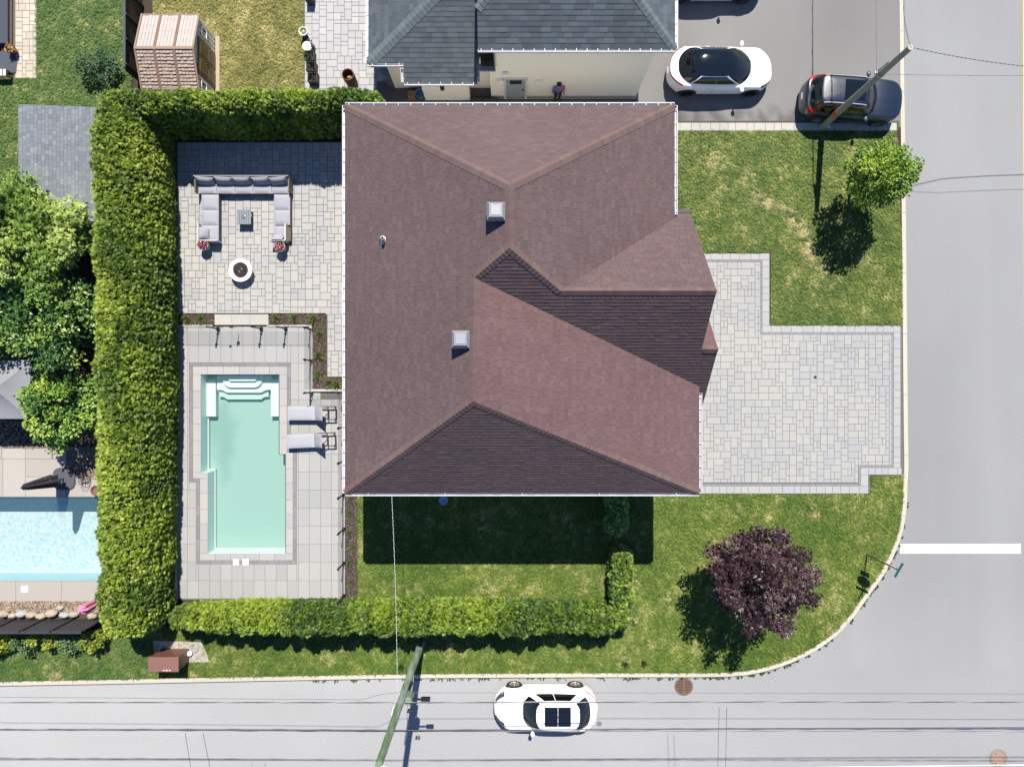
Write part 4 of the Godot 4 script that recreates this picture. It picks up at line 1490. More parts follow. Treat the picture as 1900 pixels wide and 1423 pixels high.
func skin_mesh(t: Node3D, called: String, J: Array, cell: float, blend: float, cols: Array) -> void:
	var f := {}
	for j in J:
		var a: Vector3 = j[0]
		var b: Vector3 = j[1]
		var r: float = maxf(j[2], j[3]) + cell * 2.5
		var lo := ((a.min(b) - Vector3.ONE * r) / cell).floor()
		var hi := ((a.max(b) + Vector3.ONE * r) / cell).ceil()
		var ab := b - a
		var l2 := maxf(ab.length_squared(), 1e-9)
		for x in range(int(lo.x), int(hi.x) + 1):
			for y in range(int(lo.y), int(hi.y) + 1):
				for z in range(int(lo.z), int(hi.z) + 1):
					var p := Vector3(x, y, z) * cell
					var h := clampf((p - a).dot(ab) / l2, 0.0, 1.0)
					var d: float = (p - a - ab * h).length() - lerpf(j[2], j[3], h)
					var k := Vector3i(x, y, z)
					if f.has(k):
						var o: Array = f[k]
						var bl := minf(blend, maxf(j[2], 0.006) * 0.7)
						var e: float = maxf(bl - absf(o[0] - d), 0.0) / bl
						var c: int = o[1] if o[0] < d else j[4]
						f[k] = [minf(o[0], d) - e * e * bl * 0.25, c]
					else:
						f[k] = [d, j[4]]
	var vid := {}
	var vp := []
	var vc := []
	var corner := [Vector3i(0, 0, 0), Vector3i(1, 0, 0), Vector3i(0, 1, 0), Vector3i(1, 1, 0), Vector3i(0, 0, 1), Vector3i(1, 0, 1), Vector3i(0, 1, 1), Vector3i(1, 1, 1)]
	var edges := [[0, 1], [2, 3], [4, 5], [6, 7], [0, 2], [1, 3], [4, 6], [5, 7], [0, 4], [1, 5], [2, 6], [3, 7]]
	for k in f:
		var d := []
		var ok := true
		for c in corner:
			var q = f.get(k + c)
			if q == null:
				ok = false
				break
			d.append(q[0])
		if not ok:
			continue
		var s := Vector3.ZERO
		var n := 0
		for e in edges:
			if (d[e[0]] < 0.0) != (d[e[1]] < 0.0):
				var w: float = d[e[0]] / (d[e[0]] - d[e[1]])
				s += Vector3(corner[e[0]]).lerp(Vector3(corner[e[1]]), w)
				n += 1
		if n:
			vid[k] = vp.size()
			vp.append((Vector3(k) + s / n) * cell)
			vc.append(cols[f[k][1]])
	var b := mb()
	var grad := func(k: Vector3i) -> Vector3:
		var o := Vector3.ZERO
		for i in 3:
			var e := Vector3i.ZERO
			e[i] = 1
			var hi = f.get(k + e, f[k])
			var lo = f.get(k - e, f[k])
			o[i] = hi[0] - lo[0]
		return o.normalized() if o.length() > 1e-9 else Vector3.UP
	var axes := [[Vector3i(1, 0, 0), Vector3i(0, 1, 0), Vector3i(0, 0, 1)], [Vector3i(0, 1, 0), Vector3i(0, 0, 1), Vector3i(1, 0, 0)], [Vector3i(0, 0, 1), Vector3i(1, 0, 0), Vector3i(0, 1, 0)]]
	for k in f:
		for a in axes:
			var q = f.get(k + a[0])
			if q == null or (f[k][0] < 0.0) == (q[0] < 0.0):
				continue
			var ring := [k - a[1] - a[2], k - a[2], k, k - a[1]]
			if not (vid.has(ring[0]) and vid.has(ring[1]) and vid.has(ring[2]) and vid.has(ring[3])):
				continue
			var P := []
			var Nn := []
			for r in ring:
				P.append(vp[vid[r]])
				Nn.append(grad.call(r))
			b.col = vc[vid[ring[2]]]
			b.trin(P[0], P[1], P[2], Nn[0], Nn[1], Nn[2])
			b.trin(P[0], P[2], P[3], Nn[0], Nn[2], Nn[3])
	local(called, b, M.matte, t)

var spray_mesh: ArrayMesh
var leaf_mesh: ArrayMesh
var maple_mesh: ArrayMesh
var blade_mesh: ArrayMesh
func make_leaf_meshes() -> void:
	# flat cedar fan in the xy plane, growing along +y
	var b := mb()
	for i in 5:
		var a := (i - 2) * 0.42
		var d := Vector3(sin(a), cos(a), 0.0)
		var s := Vector3(d.y, -d.x, 0) * 0.16
		var l := 1.0 - 0.12 * absf(i - 2)
		var z := 0.1 * (i % 2)
		var mid := d * l * 0.55 + Vector3(0, 0, z)
		b.tri(Vector3.ZERO, mid + s * 0.75, mid - s * 0.75)
		b.tri(mid - s * 0.75, mid + s * 0.75, d * l + Vector3(0, 0, z * 0.3 - 0.08))
	spray_mesh = b.mesh()
	# simple folded leaf
	b = mb()
	for s in [-1.0, 1.0]:
		b.tri(Vector3.ZERO, Vector3(0.32 * s, 0.5, 0.12), Vector3(0, 1, -0.05))
	leaf_mesh = b.mesh()
	# five-lobed leaf
	b = mb()
	var tips := [[-1.9, 0.42], [-1.0, 0.72], [0.0, 0.95], [1.0, 0.72], [1.9, 0.42]]
	for t in tips:
		var d := Vector3(sin(t[0]), cos(t[0]), 0.0)
		var s := Vector3(d.y, -d.x, 0) * 0.17
		var o := Vector3(0, 0.25, 0)
		b.tri(o - s, o + d * t[1] * 0.9 + Vector3(0, 0, -0.1 * absf(t[0])), o + s)
		b.tri(o - s * 1.6, o + d * t[1] * 0.45, o + s * 1.6)
	maple_mesh = b.mesh()
	b = mb()
	var w := 0.03
	var pts := [Vector3(0, 0, 0), Vector3(0, 0.55, 0.12), Vector3(0, 0.9, 0.42)]
	for i in 2:
		var q := Vector3(w * (1.0 - i * 0.3), 0, 0)
		var r := Vector3(w * (0.7 - i * 0.6), 0, 0)
		b.quad(pts[i] - q, pts[i] + q, pts[i + 1] + r, pts[i + 1] - r)
	blade_mesh = b.mesh()

func facing(dir: Vector3, roll: float, size: float) -> Basis:   # +y along dir, face turned by roll
	var y := dir.normalized()
	var x := y.cross(Vector3.UP)
	if x.length() < 0.05:
		x = Vector3.RIGHT
	x = x.normalized()
	var z := x.cross(y).normalized()
	return Basis(x.rotated(y, roll), y, z.rotated(y, roll)).scaled_local(Vector3.ONE * size) if size > 0.0 else Basis()

# a clipped cedar hedge: path points [u, v, half width, height] on the ground
func hedge(called: String, label: String, path: Array, per_m2: float, tips: float, hues: Array, size := 0.22, seed_ := 1, group := "") -> void:
	var P := []
	for e in path:
		P.append([g(e[0], e[1]) , e[2], e[3]])
	var t := thing(called, P[P.size() / 2][0] + Vector3(0, LOT, 0), label, "hedge", group)
	var length := 0.0
	for i in P.size() - 1:
		length += P[i][0].distance_to(P[i + 1][0])
	# outline across the hedge, from the foot on one side to the foot on the other: [share of half width, share of height]
	var prof := [[-0.72, 0.03], [-0.9, 0.12], [-1.0, 0.38], [-0.93, 0.68], [-0.74, 0.9], [-0.38, 0.98], [0.0, 1.0], [0.38, 0.98], [0.74, 0.9], [0.93, 0.68], [1.0, 0.38], [0.9, 0.12], [0.72, 0.03]]
	var at := func(s: float, q: float) -> Vector3:
		var left := s
		var i := 0
		while i < P.size() - 2 and left > P[i][0].distance_to(P[i + 1][0]):
			left -= P[i][0].distance_to(P[i + 1][0])
			i += 1
		var seg: float = P[i][0].distance_to(P[i + 1][0])
		var f := clampf(left / seg, 0.0, 1.0)
		var c: Vector3 = P[i][0].lerp(P[i + 1][0], f)
		var d: Vector3 = (P[i + 1][0] - P[i][0]).normalized()
		var side := Vector3(-d.z, 0, d.x)
		var hw: float = lerpf(P[i][1], P[i + 1][1], f)
		var hh: float = lerpf(P[i][2], P[i + 1][2], f)
		# rounded ends and single tops
		var e := minf(s, length - s)
		var r := hw * 0.9
		if e < r:
			var k := sqrt(maxf(1.0 - pow(1.0 - e / r, 2.0), 0.0))
			hw *= 0.12 + 0.88 * k
			hh *= 0.62 + 0.38 * k
		if tips > 0.0:
			var w := s / 0.85 + 0.35 * noise_a.get_noise_2d(s * 4.0, seed_ * 9.0)
			var saw := absf(w - floor(w) - 0.5) * 2.0
			hh *= 1.0 - tips * saw * (0.7 + 0.6 * noise_b.get_noise_2d(floor(w) * 31.0, seed_ * 5.0 + 3.0))
			hw *= 1.0 - tips * 0.55 * saw
		var x := clampf(q, 0.0, 1.0) * (prof.size() - 1)
		var j := mini(int(x), prof.size() - 2)
		var o := Vector2(prof[j][0], prof[j][1]).lerp(Vector2(prof[j + 1][0], prof[j + 1][1]), x - j)
		var bump := 0.11 * noise_a.get_noise_3d(c.x * 9.0 + o.x * 8.0, o.y * 22.0, c.z * 9.0 + seed_) + 0.07 * noise_b.get_noise_3d(c.x * 22.0 + o.x * 20.0, o.y * 50.0, c.z * 22.0)
		return c + side * (o.x * hw + bump * signf(o.x) * minf(absf(o.x) * 2.0, 1.0)) + Vector3(0, LOT + o.y * hh + bump * (0.5 + o.y), 0)
	var rows := []
	var ns := int(length / 0.3) + 2
	var nq := 24
	for i in ns + 1:
		var row := []
		for j in nq + 1:
			row.append(at.call(length * i / ns, float(j) / nq))
		rows.append(row)
	var core := mb(Color(hues[0].r * 0.5, hues[0].g * 0.5, hues[0].b * 0.5))  # solid dark core added inside the foliage to block light
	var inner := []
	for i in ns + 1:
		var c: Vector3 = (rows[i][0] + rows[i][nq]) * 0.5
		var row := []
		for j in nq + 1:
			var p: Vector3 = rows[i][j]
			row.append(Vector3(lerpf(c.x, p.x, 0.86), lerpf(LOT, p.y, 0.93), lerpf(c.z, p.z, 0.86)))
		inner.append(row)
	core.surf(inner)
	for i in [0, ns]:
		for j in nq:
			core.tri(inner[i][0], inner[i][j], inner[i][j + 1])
	part("light_block_core", core, M.soil, t)
	var where := []
	var tints := []
	for i in ns:
		for j in nq:
			var a: Vector3 = rows[i][j]
			var b: Vector3 = rows[i + 1][j]
			var c: Vector3 = rows[i + 1][j + 1]
			var d: Vector3 = rows[i][j + 1]
			var nn := (c - a).cross(d - b)
			var area := nn.length() * 0.5
			nn = nn.normalized() if area > 1e-6 else Vector3.UP
			var mid := (a + b + c + d) * 0.25
			var axis: Vector3 = (rows[i][0] + rows[i][nq]) * 0.5
			if nn.dot(mid - axis) < 0.0:
				nn = -nn
			var want := area * per_m2
			var n := int(want) + int(rng.randf() < want - int(want))
			for k in n:
				var p := a.lerp(b, rng.randf()).lerp(d.lerp(c, rng.randf()), rng.randf())
				p -= nn * (0.18 * pow(rng.randf(), 1.6) - 0.02)
				var dir := nn * rng.randf_range(0.1, 0.9) + Vector3(0, rng.randf_range(-0.25, 0.45), 0) + Vector3(rng.randf_range(-1, 1), 0, rng.randf_range(-1, 1)).normalized() * rng.randf_range(0.4, 1.0)
				where.append(Transform3D(facing(dir, rng.randf_range(-1.15, 1.15), size * rng.randf_range(0.65, 1.25)), p))
				var v := clampf(0.5 + 0.9 * noise_a.get_noise_2d(p.x * 5.0, p.z * 5.0) + 0.4 * noise_c.get_noise_2d(p.x * 20.0, p.z * 20.0) + rng.randf_range(-0.45, 0.45) + 0.25 * noise_b.get_noise_2d(floor(i * 0.3 / 0.85 + 0.2 * j) * 37.0, seed_ * 11.0), 0.0, 0.999)
				var x := v * (hues.size() - 1)
				tints.append(vary(hues[int(x)].lerp(hues[int(x) + 1], x - int(x)), 0.2))
	scatter("foliage", spray_mesh, M.leaf, where, tints, t)
	var stems := mb(Color(0.12, 0.08, 0.055))
	var s := 0.4
	while s < length:
		var f := s / length * (P.size() - 1)
		var i := mini(int(f), P.size() - 2)
		var c: Vector3 = P[i][0].lerp(P[i + 1][0], f - i)
		stems.tube(PackedVector3Array([c + Vector3(0, LOT - 0.05, 0), c + Vector3(0.03, 1.0, 0.02)]), [0.05, 0.035], 6)
		s += 0.8
	part("stems", stems, M.bark, t).set_meta("kind", "stuff")

# broad-leaved tree: trunk, limbs, leaf clumps on the ends of limbs
func tree(called: String, label: String, foot: Vector3, height: float, crown_y: float, r: Vector3, clumps: int, clump_r: float, leaves: int, size: float, hues: Array, mesh: Mesh, trunk_r: float, lean := Vector3.ZERO, category := "tree", droop := 0.0) -> Node3D:
	var t := thing(called, foot, label, category)
	var c := foot + Vector3(0, crown_y, 0) + lean
	var limbs := mb(Color(0.11, 0.085, 0.065))
	var tr := mb(Color(0.12, 0.09, 0.07))
	var fork := foot + Vector3(0, maxf(crown_y - r.y * 0.75, 0.25), 0) + lean * 0.4
	tr.tube(PackedVector3Array([foot - Vector3(0, 0.05, 0), foot.lerp(fork, 0.5) + Vector3(0.03, 0, 0.02), fork, c + Vector3(0, r.y * 0.3, 0)]), [trunk_r * 1.3, trunk_r, trunk_r * 0.8, trunk_r * 0.3], 10)
	part("trunk", tr, M.bark, t)
	var where := []
	var tints := []
	var made := []
	for i in clumps:
		var best := Vector3.ZERO
		var bd := -1.0
		for k in 8:
			var d := Vector3(rng.randfn(), rng.randfn() * 0.9 + 0.25, rng.randfn()).normalized()
			var q := d * pow(rng.randf_range(0.3, 1.0), 0.45)
			var m := 9.0
			for o in made:
				m = minf(m, q.distance_to(o))
			if m > bd:
				bd = m
				best = q
		made.append(best)
		var shape := 1.0 + 0.42 * noise_a.get_noise_3d(best.x * 30.0 + foot.x * 7.0, best.y * 30.0, best.z * 30.0)
		var p := c + best * r * shape
		var mid := fork.lerp(p, 0.5) + Vector3(rng.randf_range(-0.1, 0.1), 0.12 * r.y, rng.randf_range(-0.1, 0.1))
		limbs.tube(PackedVector3Array([fork.lerp(c, rng.randf() * 0.8), mid, p]), [trunk_r * 0.35, trunk_r * 0.2, 0.008], 5, false)
		var tone := rng.randf()
		for k in leaves:
			var d := Vector3(rng.randfn(), rng.randfn() * 0.75, rng.randfn())
			d = d.normalized() * pow(rng.randf(), 0.4) * clump_r * rng.randf_range(0.75, 1.15)
			var q := p + d
			var out := (q - c).normalized()
			var dir := (Vector3(rng.randf_range(-1, 1), rng.randf_range(-0.5, 0.25) - droop, rng.randf_range(-1, 1)) + out * 0.6).normalized()
			# leaves lie rather flat, faces to the sky
			var b := facing(dir, rng.randf_range(-0.9, 0.9), size * rng.randf_range(0.7, 1.25))
			where.append(Transform3D(b, q))
			var x := clampf(tone * 0.7 + rng.randf() * 0.45 - 0.08, 0.0, 0.999) * (hues.size() - 1)
			tints.append(vary(hues[int(x)].lerp(hues[int(x) + 1], x - int(x)), 0.18))
	var lb := part("limbs", limbs, M.bark, t)
	lb.set_meta("kind", "stuff")
	scatter("crown", mesh, M.glossy_leaf if called.begins_with("purple") or called.begins_with("dark") else M.leaf, where, tints, t)
	return t

func tuft(label: String, at: Vector3, r: float, n: int, c: Color) -> void:
	var t := thing("garden_plant", at, label, "plant", "young plants in the mulch beds")
	var where := []
	var tints := []
	for i in n:
		var a := rng.randf() * TAU
		var d := Vector3(cos(a), 0, sin(a))
		where.append(Transform3D(facing(Vector3(0, 1, 0) + d * rng.randf_range(0.1, 1.1), rng.randf() * TAU, r * rng.randf_range(0.7, 1.2)), at + d * rng.randf_range(0.0, 0.05)))
		tints.append(vary(c, 0.3))
	scatter("leaves", blade_mesh, M.leaf, where, tints, t)

func build_hedges() -> void:
	var lime := [Color(0.045, 0.09, 0.007), Color(0.115, 0.185, 0.013), Color(0.175, 0.25, 0.019), Color(0.235, 0.3, 0.028)]
	var olive := [Color(0.045, 0.09, 0.007), Color(0.115, 0.185, 0.013), Color(0.18, 0.25, 0.02), Color(0.24, 0.31, 0.032)]
	hedge("cedar_hedge", "long tall cedar hedge running down the west side of the patio and pool", [[290, 232, 1.12, 3.9], [294, 480, 1.2, 3.95], [297, 700, 1.2, 3.9], [297, 900, 1.1, 3.8], [296, 1020, 1.04, 3.75], [294, 1090, 1.1, 3.6], [293, 1150, 1.15, 3.1]], 235.0, 0.06, olive, 0.155, 1)
	hedge("cedar_hedge", "tall cedar hedge behind the grey outdoor sofa, its house side in shade", [[262, 243, 0.55, 3.75], [480, 243, 0.55, 3.8], [735, 241, 0.55, 3.8]], 230.0, 0.06, lime, 0.155, 2)
	hedge("cedar_hedge", "lower pointed cedar hedge between the pool deck and the south street", [[337, 1131, 0.45, 1.7], [420, 1128, 0.52, 2.5], [560, 1126, 0.55, 2.9], [760, 1125, 0.57, 2.9], [960, 1124, 0.58, 2.8], [1138, 1132, 0.5, 2.4]], 200.0, 0.34, [Color(0.025, 0.06, 0.004), Color(0.065, 0.115, 0.007), Color(0.105, 0.165, 0.01), Color(0.17, 0.235, 0.016)], 0.16, 3)
	hedge("cedar_hedge", "short sunlit cedar hedge beside the side lawn, its near end in the house's shadow", [[1146, 1005, 0.42, 1.7], [1147, 1090, 0.5, 1.8], [1143, 1148, 0.42, 1.8]], 200.0, 0.25, [Color(0.02, 0.06, 0.01), Color(0.07, 0.13, 0.015), Color(0.12, 0.19, 0.02), Color(0.18, 0.25, 0.035)], 0.17, 4)
	hedge("cedar_shrub", "dark cedar shrub in the house's shadow at the corner of the side lawn", [[1138, 905, 0.4, 1.5], [1139, 985, 0.5, 1.6]], 140.0, 0.1, [Color(0.07, 0.17, 0.035), Color(0.17, 0.34, 0.06), Color(0.25, 0.42, 0.09)], 0.18, 5)

func build_trees() -> void:
	tree("maple_tree", "big light green maple beside the grey shed roof at the edge of the west yard", g(128, 470, LOT), 5.4, 3.4, Vector3(2.3, 1.75, 2.15), 46, 0.68, 215, 0.21, [Color(0.05, 0.11, 0.012), Color(0.14, 0.25, 0.03), Color(0.28, 0.4, 0.07), Color(0.4, 0.48, 0.14)], maple_mesh, 0.17)
	tree("maple_tree", "light green maple at the picture's west edge, beside the bigger maple by the shed", g(10, 400, LOT), 5.6, 3.6, Vector3(1.7, 1.6, 1.7), 34, 0.6, 140, 0.21, [Color(0.05, 0.11, 0.012), Color(0.14, 0.25, 0.03), Color(0.28, 0.4, 0.07), Color(0.4, 0.48, 0.14)], maple_mesh, 0.15)
	tree("dark_leafy_tree", "dark green tree with yellow new shoots between the maples and the grey canopy", g(150, 607, LOT), 4.4, 2.6, Vector3(2.05, 1.5, 1.75), 52, 0.55, 140, 0.17, [Color(0.02, 0.065, 0.012), Color(0.045, 0.125, 0.02), Color(0.1, 0.2, 0.03), Color(0.3, 0.37, 0.07)], leaf_mesh, 0.13)
	tree("dark_leafy_tree", "dark green tree at the picture's west edge above the grey canopy", g(35, 600, LOT), 4.4, 2.5, Vector3(1.5, 1.4, 1.65), 36, 0.55, 140, 0.17, [Color(0.02, 0.065, 0.012), Color(0.045, 0.125, 0.02), Color(0.1, 0.2, 0.03), Color(0.24, 0.32, 0.06)], leaf_mesh, 0.13)
	tree("round_shrub_tree", "round shrub tree with lime shoots between the grey canopy and the tall hedge", g(160, 757, LOT), 3.2, 1.9, Vector3(1.5, 1.2, 1.5), 44, 0.42, 120, 0.16, [Color(0.03, 0.09, 0.012), Color(0.06, 0.16, 0.02), Color(0.13, 0.24, 0.03), Color(0.36, 0.43, 0.06)], leaf_mesh, 0.09)
	tree("purple_maple_tree", "round purple-leaved maple on the corner lawn", g(1362, 1033, LOT), 5.6, 3.75, Vector3(1.98, 1.7, 1.95), 70, 0.44, 140, 0.15, [Color(0.016, 0.008, 0.011), Color(0.045, 0.02, 0.028), Color(0.075, 0.036, 0.045), Color(0.16, 0.105, 0.115)], maple_mesh, 0.12)
	tree("young_tree", "young bright green tree on the front lawn near the east street", g(1576, 362, LOT), 4.6, 2.9, Vector3(1.15, 1.7, 1.05), 42, 0.36, 100, 0.15, [Color(0.04, 0.095, 0.006), Color(0.1, 0.185, 0.012), Color(0.18, 0.28, 0.018), Color(0.26, 0.36, 0.03)], leaf_mesh, 0.06)
	tree("leafy_shrub", "small dark green shrub on the grass beside the dark fence", g(196, 133, LOT), 1.3, 0.55, Vector3(0.9, 0.45, 0.65), 26, 0.24, 40, 0.12, [Color(0.015, 0.05, 0.02), Color(0.03, 0.09, 0.03), Color(0.07, 0.14, 0.05)], leaf_mesh, 0.03, Vector3.ZERO, "shrub")
	var blue := [Color(0.03, 0.075, 0.02), Color(0.08, 0.15, 0.05), Color(0.14, 0.22, 0.09)]
	var gold := [Color(0.06, 0.11, 0.01), Color(0.17, 0.22, 0.012), Color(0.3, 0.33, 0.03)]
	var words := ["golden clipped shrub at the picture's west edge below the black fence", "blue-green shrub second from the west edge below the black fence", "wide golden shrub in the middle of the row below the black fence", "blue-green shrub between two golden shrubs near the tall hedge's end", "golden shrub tucked against the end of the tall cedar hedge"]
	var us := [[18, 1185, 0.46], [57, 1182, 0.42], [99, 1180, 0.6], [143, 1183, 0.4], [184, 1182, 0.5]]
	for i in 5:
		tree("low_shrub", words[i], g(us[i][0], us[i][1], LOT), 1.1, 0.5, Vector3(us[i][2] * 1.05, 0.45, 0.42), 18, 0.2, 46, 0.11, blue if i % 2 else gold, spray_mesh if i % 2 == 0 else leaf_mesh, 0.03, Vector3.ZERO, "shrub")
	tree("leafy_shrub", "low bright green shrub against the east wall beside the front lawn", g(1276, 412, LOT), 0.9, 0.4, Vector3(0.25, 0.3, 0.5), 12, 0.17, 30, 0.1, [Color(0.04, 0.12, 0.02), Color(0.1, 0.2, 0.03)], leaf_mesh, 0.02, Vector3.ZERO, "shrub")

func build_bed_plants() -> void:
	var c := Color(0.1, 0.15, 0.03)
	for e in [[345, 592, "left one of the two grassy plants in the mulch left of the garden step"], [373, 592, "right one of the two grassy plants in the mulch left of the garden step"], [513, 592, "large grassy plant right beside the garden step"], [545, 591, "small grassy plant midway along the mulch bed above the glass fence"], [583, 592, "grassy plant at the outer corner of the L-shaped mulch bed"], [592, 622, "grassy plant first below the corner of the L-shaped bed"], [591, 660, "grassy plant midway down the leg of the L-shaped bed"], [591, 694, "grassy plant near the foot of the leg of the L-shaped bed"], [611, 711, "leafy plant in the short mulch bed between the patio and the house"], [625, 714, "small plant in the short mulch bed closest to the house wall"]]:
		tuft(e[2], g(e[0], e[1], 0.22), rng.randf_range(0.3, 0.38), 70, c)
	for e in [[651, 926, "small plant at the top of the mulch strip under the roof corner"], [649, 953, "low plant second from the top of the mulch strip by the side lawn"], [650, 988, "low plant in the middle of the mulch strip by the side lawn"], [653, 1017, "large bright plant in the lower half of the mulch strip by the side lawn"], [649, 1044, "low plant second from the bottom of the mulch strip by the side lawn"], [652, 1081, "small plant at the hedge end of the mulch strip by the side lawn"]]:
		tuft(e[2], g(e[0], e[1], 0.15), 0.34 if e[1] == 1017 else 0.25, 60, c * (1.3 if e[1] == 1017 else 0.9))
	for e in [[1160, 1231, "dark grass clump on the verge by the kerb, left one of a close pair"], [1194, 1230, "dark grass clump on the verge by the kerb, right one of a close pair"], [745, 1237, "dark grass clump on the verge just left of the mossy pole"]]:
		tuft(e[2], g(e[0], e[1], LOT), 0.26, 120, Color(0.035, 0.06, 0.015))
	# weeds along the kerb foot
	var where := []
	var tints := []
	var line := resample(kerb_line(), 0.05)
	for i in line.size() - 1:
		var q := line[i]
		var bend := q.y > g(0, 930).z and q.x > 8.0
		var flat_ := q.y > g(0, 1240).z and q.x > g(570, 0).x
		if not (bend or flat_) or noise_b.get_noise_2d(i * 2.2, 4.0) < (0.0 if bend else 0.08):
			continue
		var d := (line[i + 1] - q).normalized()
		var o := Vector2(d.y, -d.x) * rng.randf_range(0.22, 0.3)
		for k in 2:
			where.append(Transform3D(facing(Vector3(rng.randf_range(-1, 1), 1.0, rng.randf_range(-1, 1)), rng.randf() * TAU, rng.randf_range(0.08, 0.17)), Vector3(q.x + o.x, 0.005, q.y + o.y)))
			tints.append(vary(Color(0.06, 0.085, 0.02), 0.4))
	tag(scatter("kerb_weeds", leaf_mesh, M.leaf, where, tints), "small weeds growing in the gutter along the curved kerb", "weeds")

# ---- cars: x forward, z to the right side, built round the middle of the wheelbase on the ground
class Car:
	var L := 4.7
	var Wd := 1.9
	var r := 0.55          # plan corner radius
	var bow := 0.16
	var belt := 0.98
	var hood := 0.9        # height at the cowl
	var nose := 0.72
	var tail := 0.98
	var tail_end := 0.9
	var roof := 1.6
	var crown := 0.07
	var gf := 1.02         # greenhouse foot, front and rear
	var gr := -2.0
	var rf := 0.25         # roof edge, front and rear
	var rr := -1.5
	var wb := 0.86         # half widths at foot and roof edge
	var wr := 0.64
	var rad0 := 0.3
	var rad1 := 0.22
	var wheel_f := 1.42
	var wheel_r := -1.42
	var wheel_rad := 0.36
	func ring(q: float, a: float, b: float, rad: float, bw: float, tap: float) -> Vector2:   # q from 0 (nose) to 1 (tail) along one side
		var l1 := b - rad
		var l2 := PI * 0.5 * rad
		var l3 := 2.0 * (a - rad)
		var e := clampf(q, 0.0, 1.0) * 5.0
		var s := 0.0       # each of the five stretches (nose, corner, side, corner, tail) takes a fifth
		for len_ in [l1, l2, l3, l2, l1]:
			s += len_ * clampf(e, 0.0, 1.0)
			e -= 1.0
		var x := 0.0
		var z := 0.0
		if s < l1:
			x = a
			z = s
		elif s < l1 + l2:
			var t := (s - l1) / rad
			x = a - rad + rad * cos(t)
			z = b - rad + rad * sin(t)
		elif s < l1 + l2 + l3:
			x = a - rad - (s - l1 - l2)
			z = b
		elif s < l1 + 2.0 * l2 + l3:
			var t := (s - l1 - l2 - l3) / rad
			x = -a + rad - rad * sin(t)
			z = b - rad + rad * cos(t)
		else:
			x = -a
			z = maxf(b - rad - (s - l1 - 2.0 * l2 - l3), 0.0)
		x -= bw * pow(z / b, 2.0) * (1.0 if x > 0.0 else -0.8) * pow(absf(x) / a, 3.0)
		z *= 1.0 - tap * pow(absf(x) / a, 2.5)
		return Vector2(x, z)
	func q_at(x: float, a: float, b: float, rad: float) -> float:
		return (2.0 + (a - rad - x) / (2.0 * (a - rad))) / 5.0
	func deck(x: float) -> float:
		var f := L * 0.5
		if x > gf:
			var t := (x - gf) / (f - gf)
			return lerpf(hood, nose, pow(t, 1.9))
		if x < gr:
			var t := clampf((gr - x) / (f + gr), 0.0, 1.0)
			return lerpf(tail, tail_end, t * t)
		return lerpf(tail, hood, smoothstep(gr, gf, x))
	func foot(x: float) -> float:
		var y := 0.24 + 0.06 * pow(absf(x) / (L * 0.5), 4.0)
		for w in [wheel_f, wheel_r]:
			var d := absf(x - w)
			var ra := wheel_rad + 0.06
			if d < ra:
				y = maxf(y, wheel_rad + sqrt(ra * ra - d * d))
		return y
	func body(q: float, v: float) -> Vector3:     # q from -1 to 1 round the plan, v from 0 (sill) to 7 (middle of the deck)
		var p := ring(absf(q), L * 0.5, Wd * 0.5, r, bow, 0.05)
		var yt := deck(p.x)
		var yb := foot(p.x)
		var rows := [[0.95, yb], [0.99, maxf(yb + 0.02, 0.36)], [1.0, maxf(yb + 0.04, 0.55)], [0.995, maxf(yb + 0.06, yt - 0.24)], [0.965, maxf(yb + 0.08, yt - 0.075)], [0.9, maxf(yb + 0.09, yt - 0.005)], [0.55, maxf(yb + 0.1, yt + 0.025)], [0.0, maxf(yb + 0.1, yt + 0.04)]]
		var j := mini(int(v), 6)
		var t := v - j
		var k := lerpf(rows[j][0], rows[j + 1][0], t)
		var y := lerpf(rows[j][1], rows[j + 1][1], t)
		var zin := p.y * k
		# the ends draw in a little with height too, so that bumpers are rounded
		var pull := (1.0 - k) * 0.0 + 0.1 * pow(maxf(v - 2.0, 0.0) / 5.0, 1.3) * pow(absf(p.x) / (L * 0.5), 6.0)
		return Vector3(p.x - signf(p.x) * pull, y, zin * signf(q))
	func top(q: float, s: float) -> Vector3:      # greenhouse; s from 0 (belt) through 1 (roof edge) to 2 (middle of the roof)
		var cx0 := (gf + gr) * 0.5
		var cx1 := (rf + rr) * 0.5
		var p0 := ring(absf(q), (gf - gr) * 0.5, wb, rad0, 0.2, 0.1) + Vector2(cx0, 0)
		var p1 := ring(absf(q), (rf - rr) * 0.5, wr, rad1, 0.08, 0.08) + Vector2(cx1, 0)
		var y0 := deck(p0.x) - 0.02
		var y1 := roof - crown
		if s <= 1.0:
			var p := p0.lerp(p1, s)
			var out := 0.035 * sin(PI * s)
			var y := lerpf(y0, y1, s) + 0.03 * sin(PI * s)
			return Vector3(p.x, y, (p.y + out * minf(p.y / wr, 1.0)) * signf(q))
		var k := 2.0 - s
		var c := Vector2(cx1, 0)
		var p := c + (p1 - c) * k
		return Vector3(p.x, roof - crown * k * k * k, p.y * signf(q))
	func on_roof(x: float, z: float, up: float) -> Vector3:
		var cx := (rf + rr) * 0.5
		var k := minf(pow(pow(absf(x - cx) / ((rf - rr) * 0.5), 4.0) + pow(absf(z) / wr, 4.0), 0.25), 1.0)
		return Vector3(x, roof - crown * k * k * k + up, z)

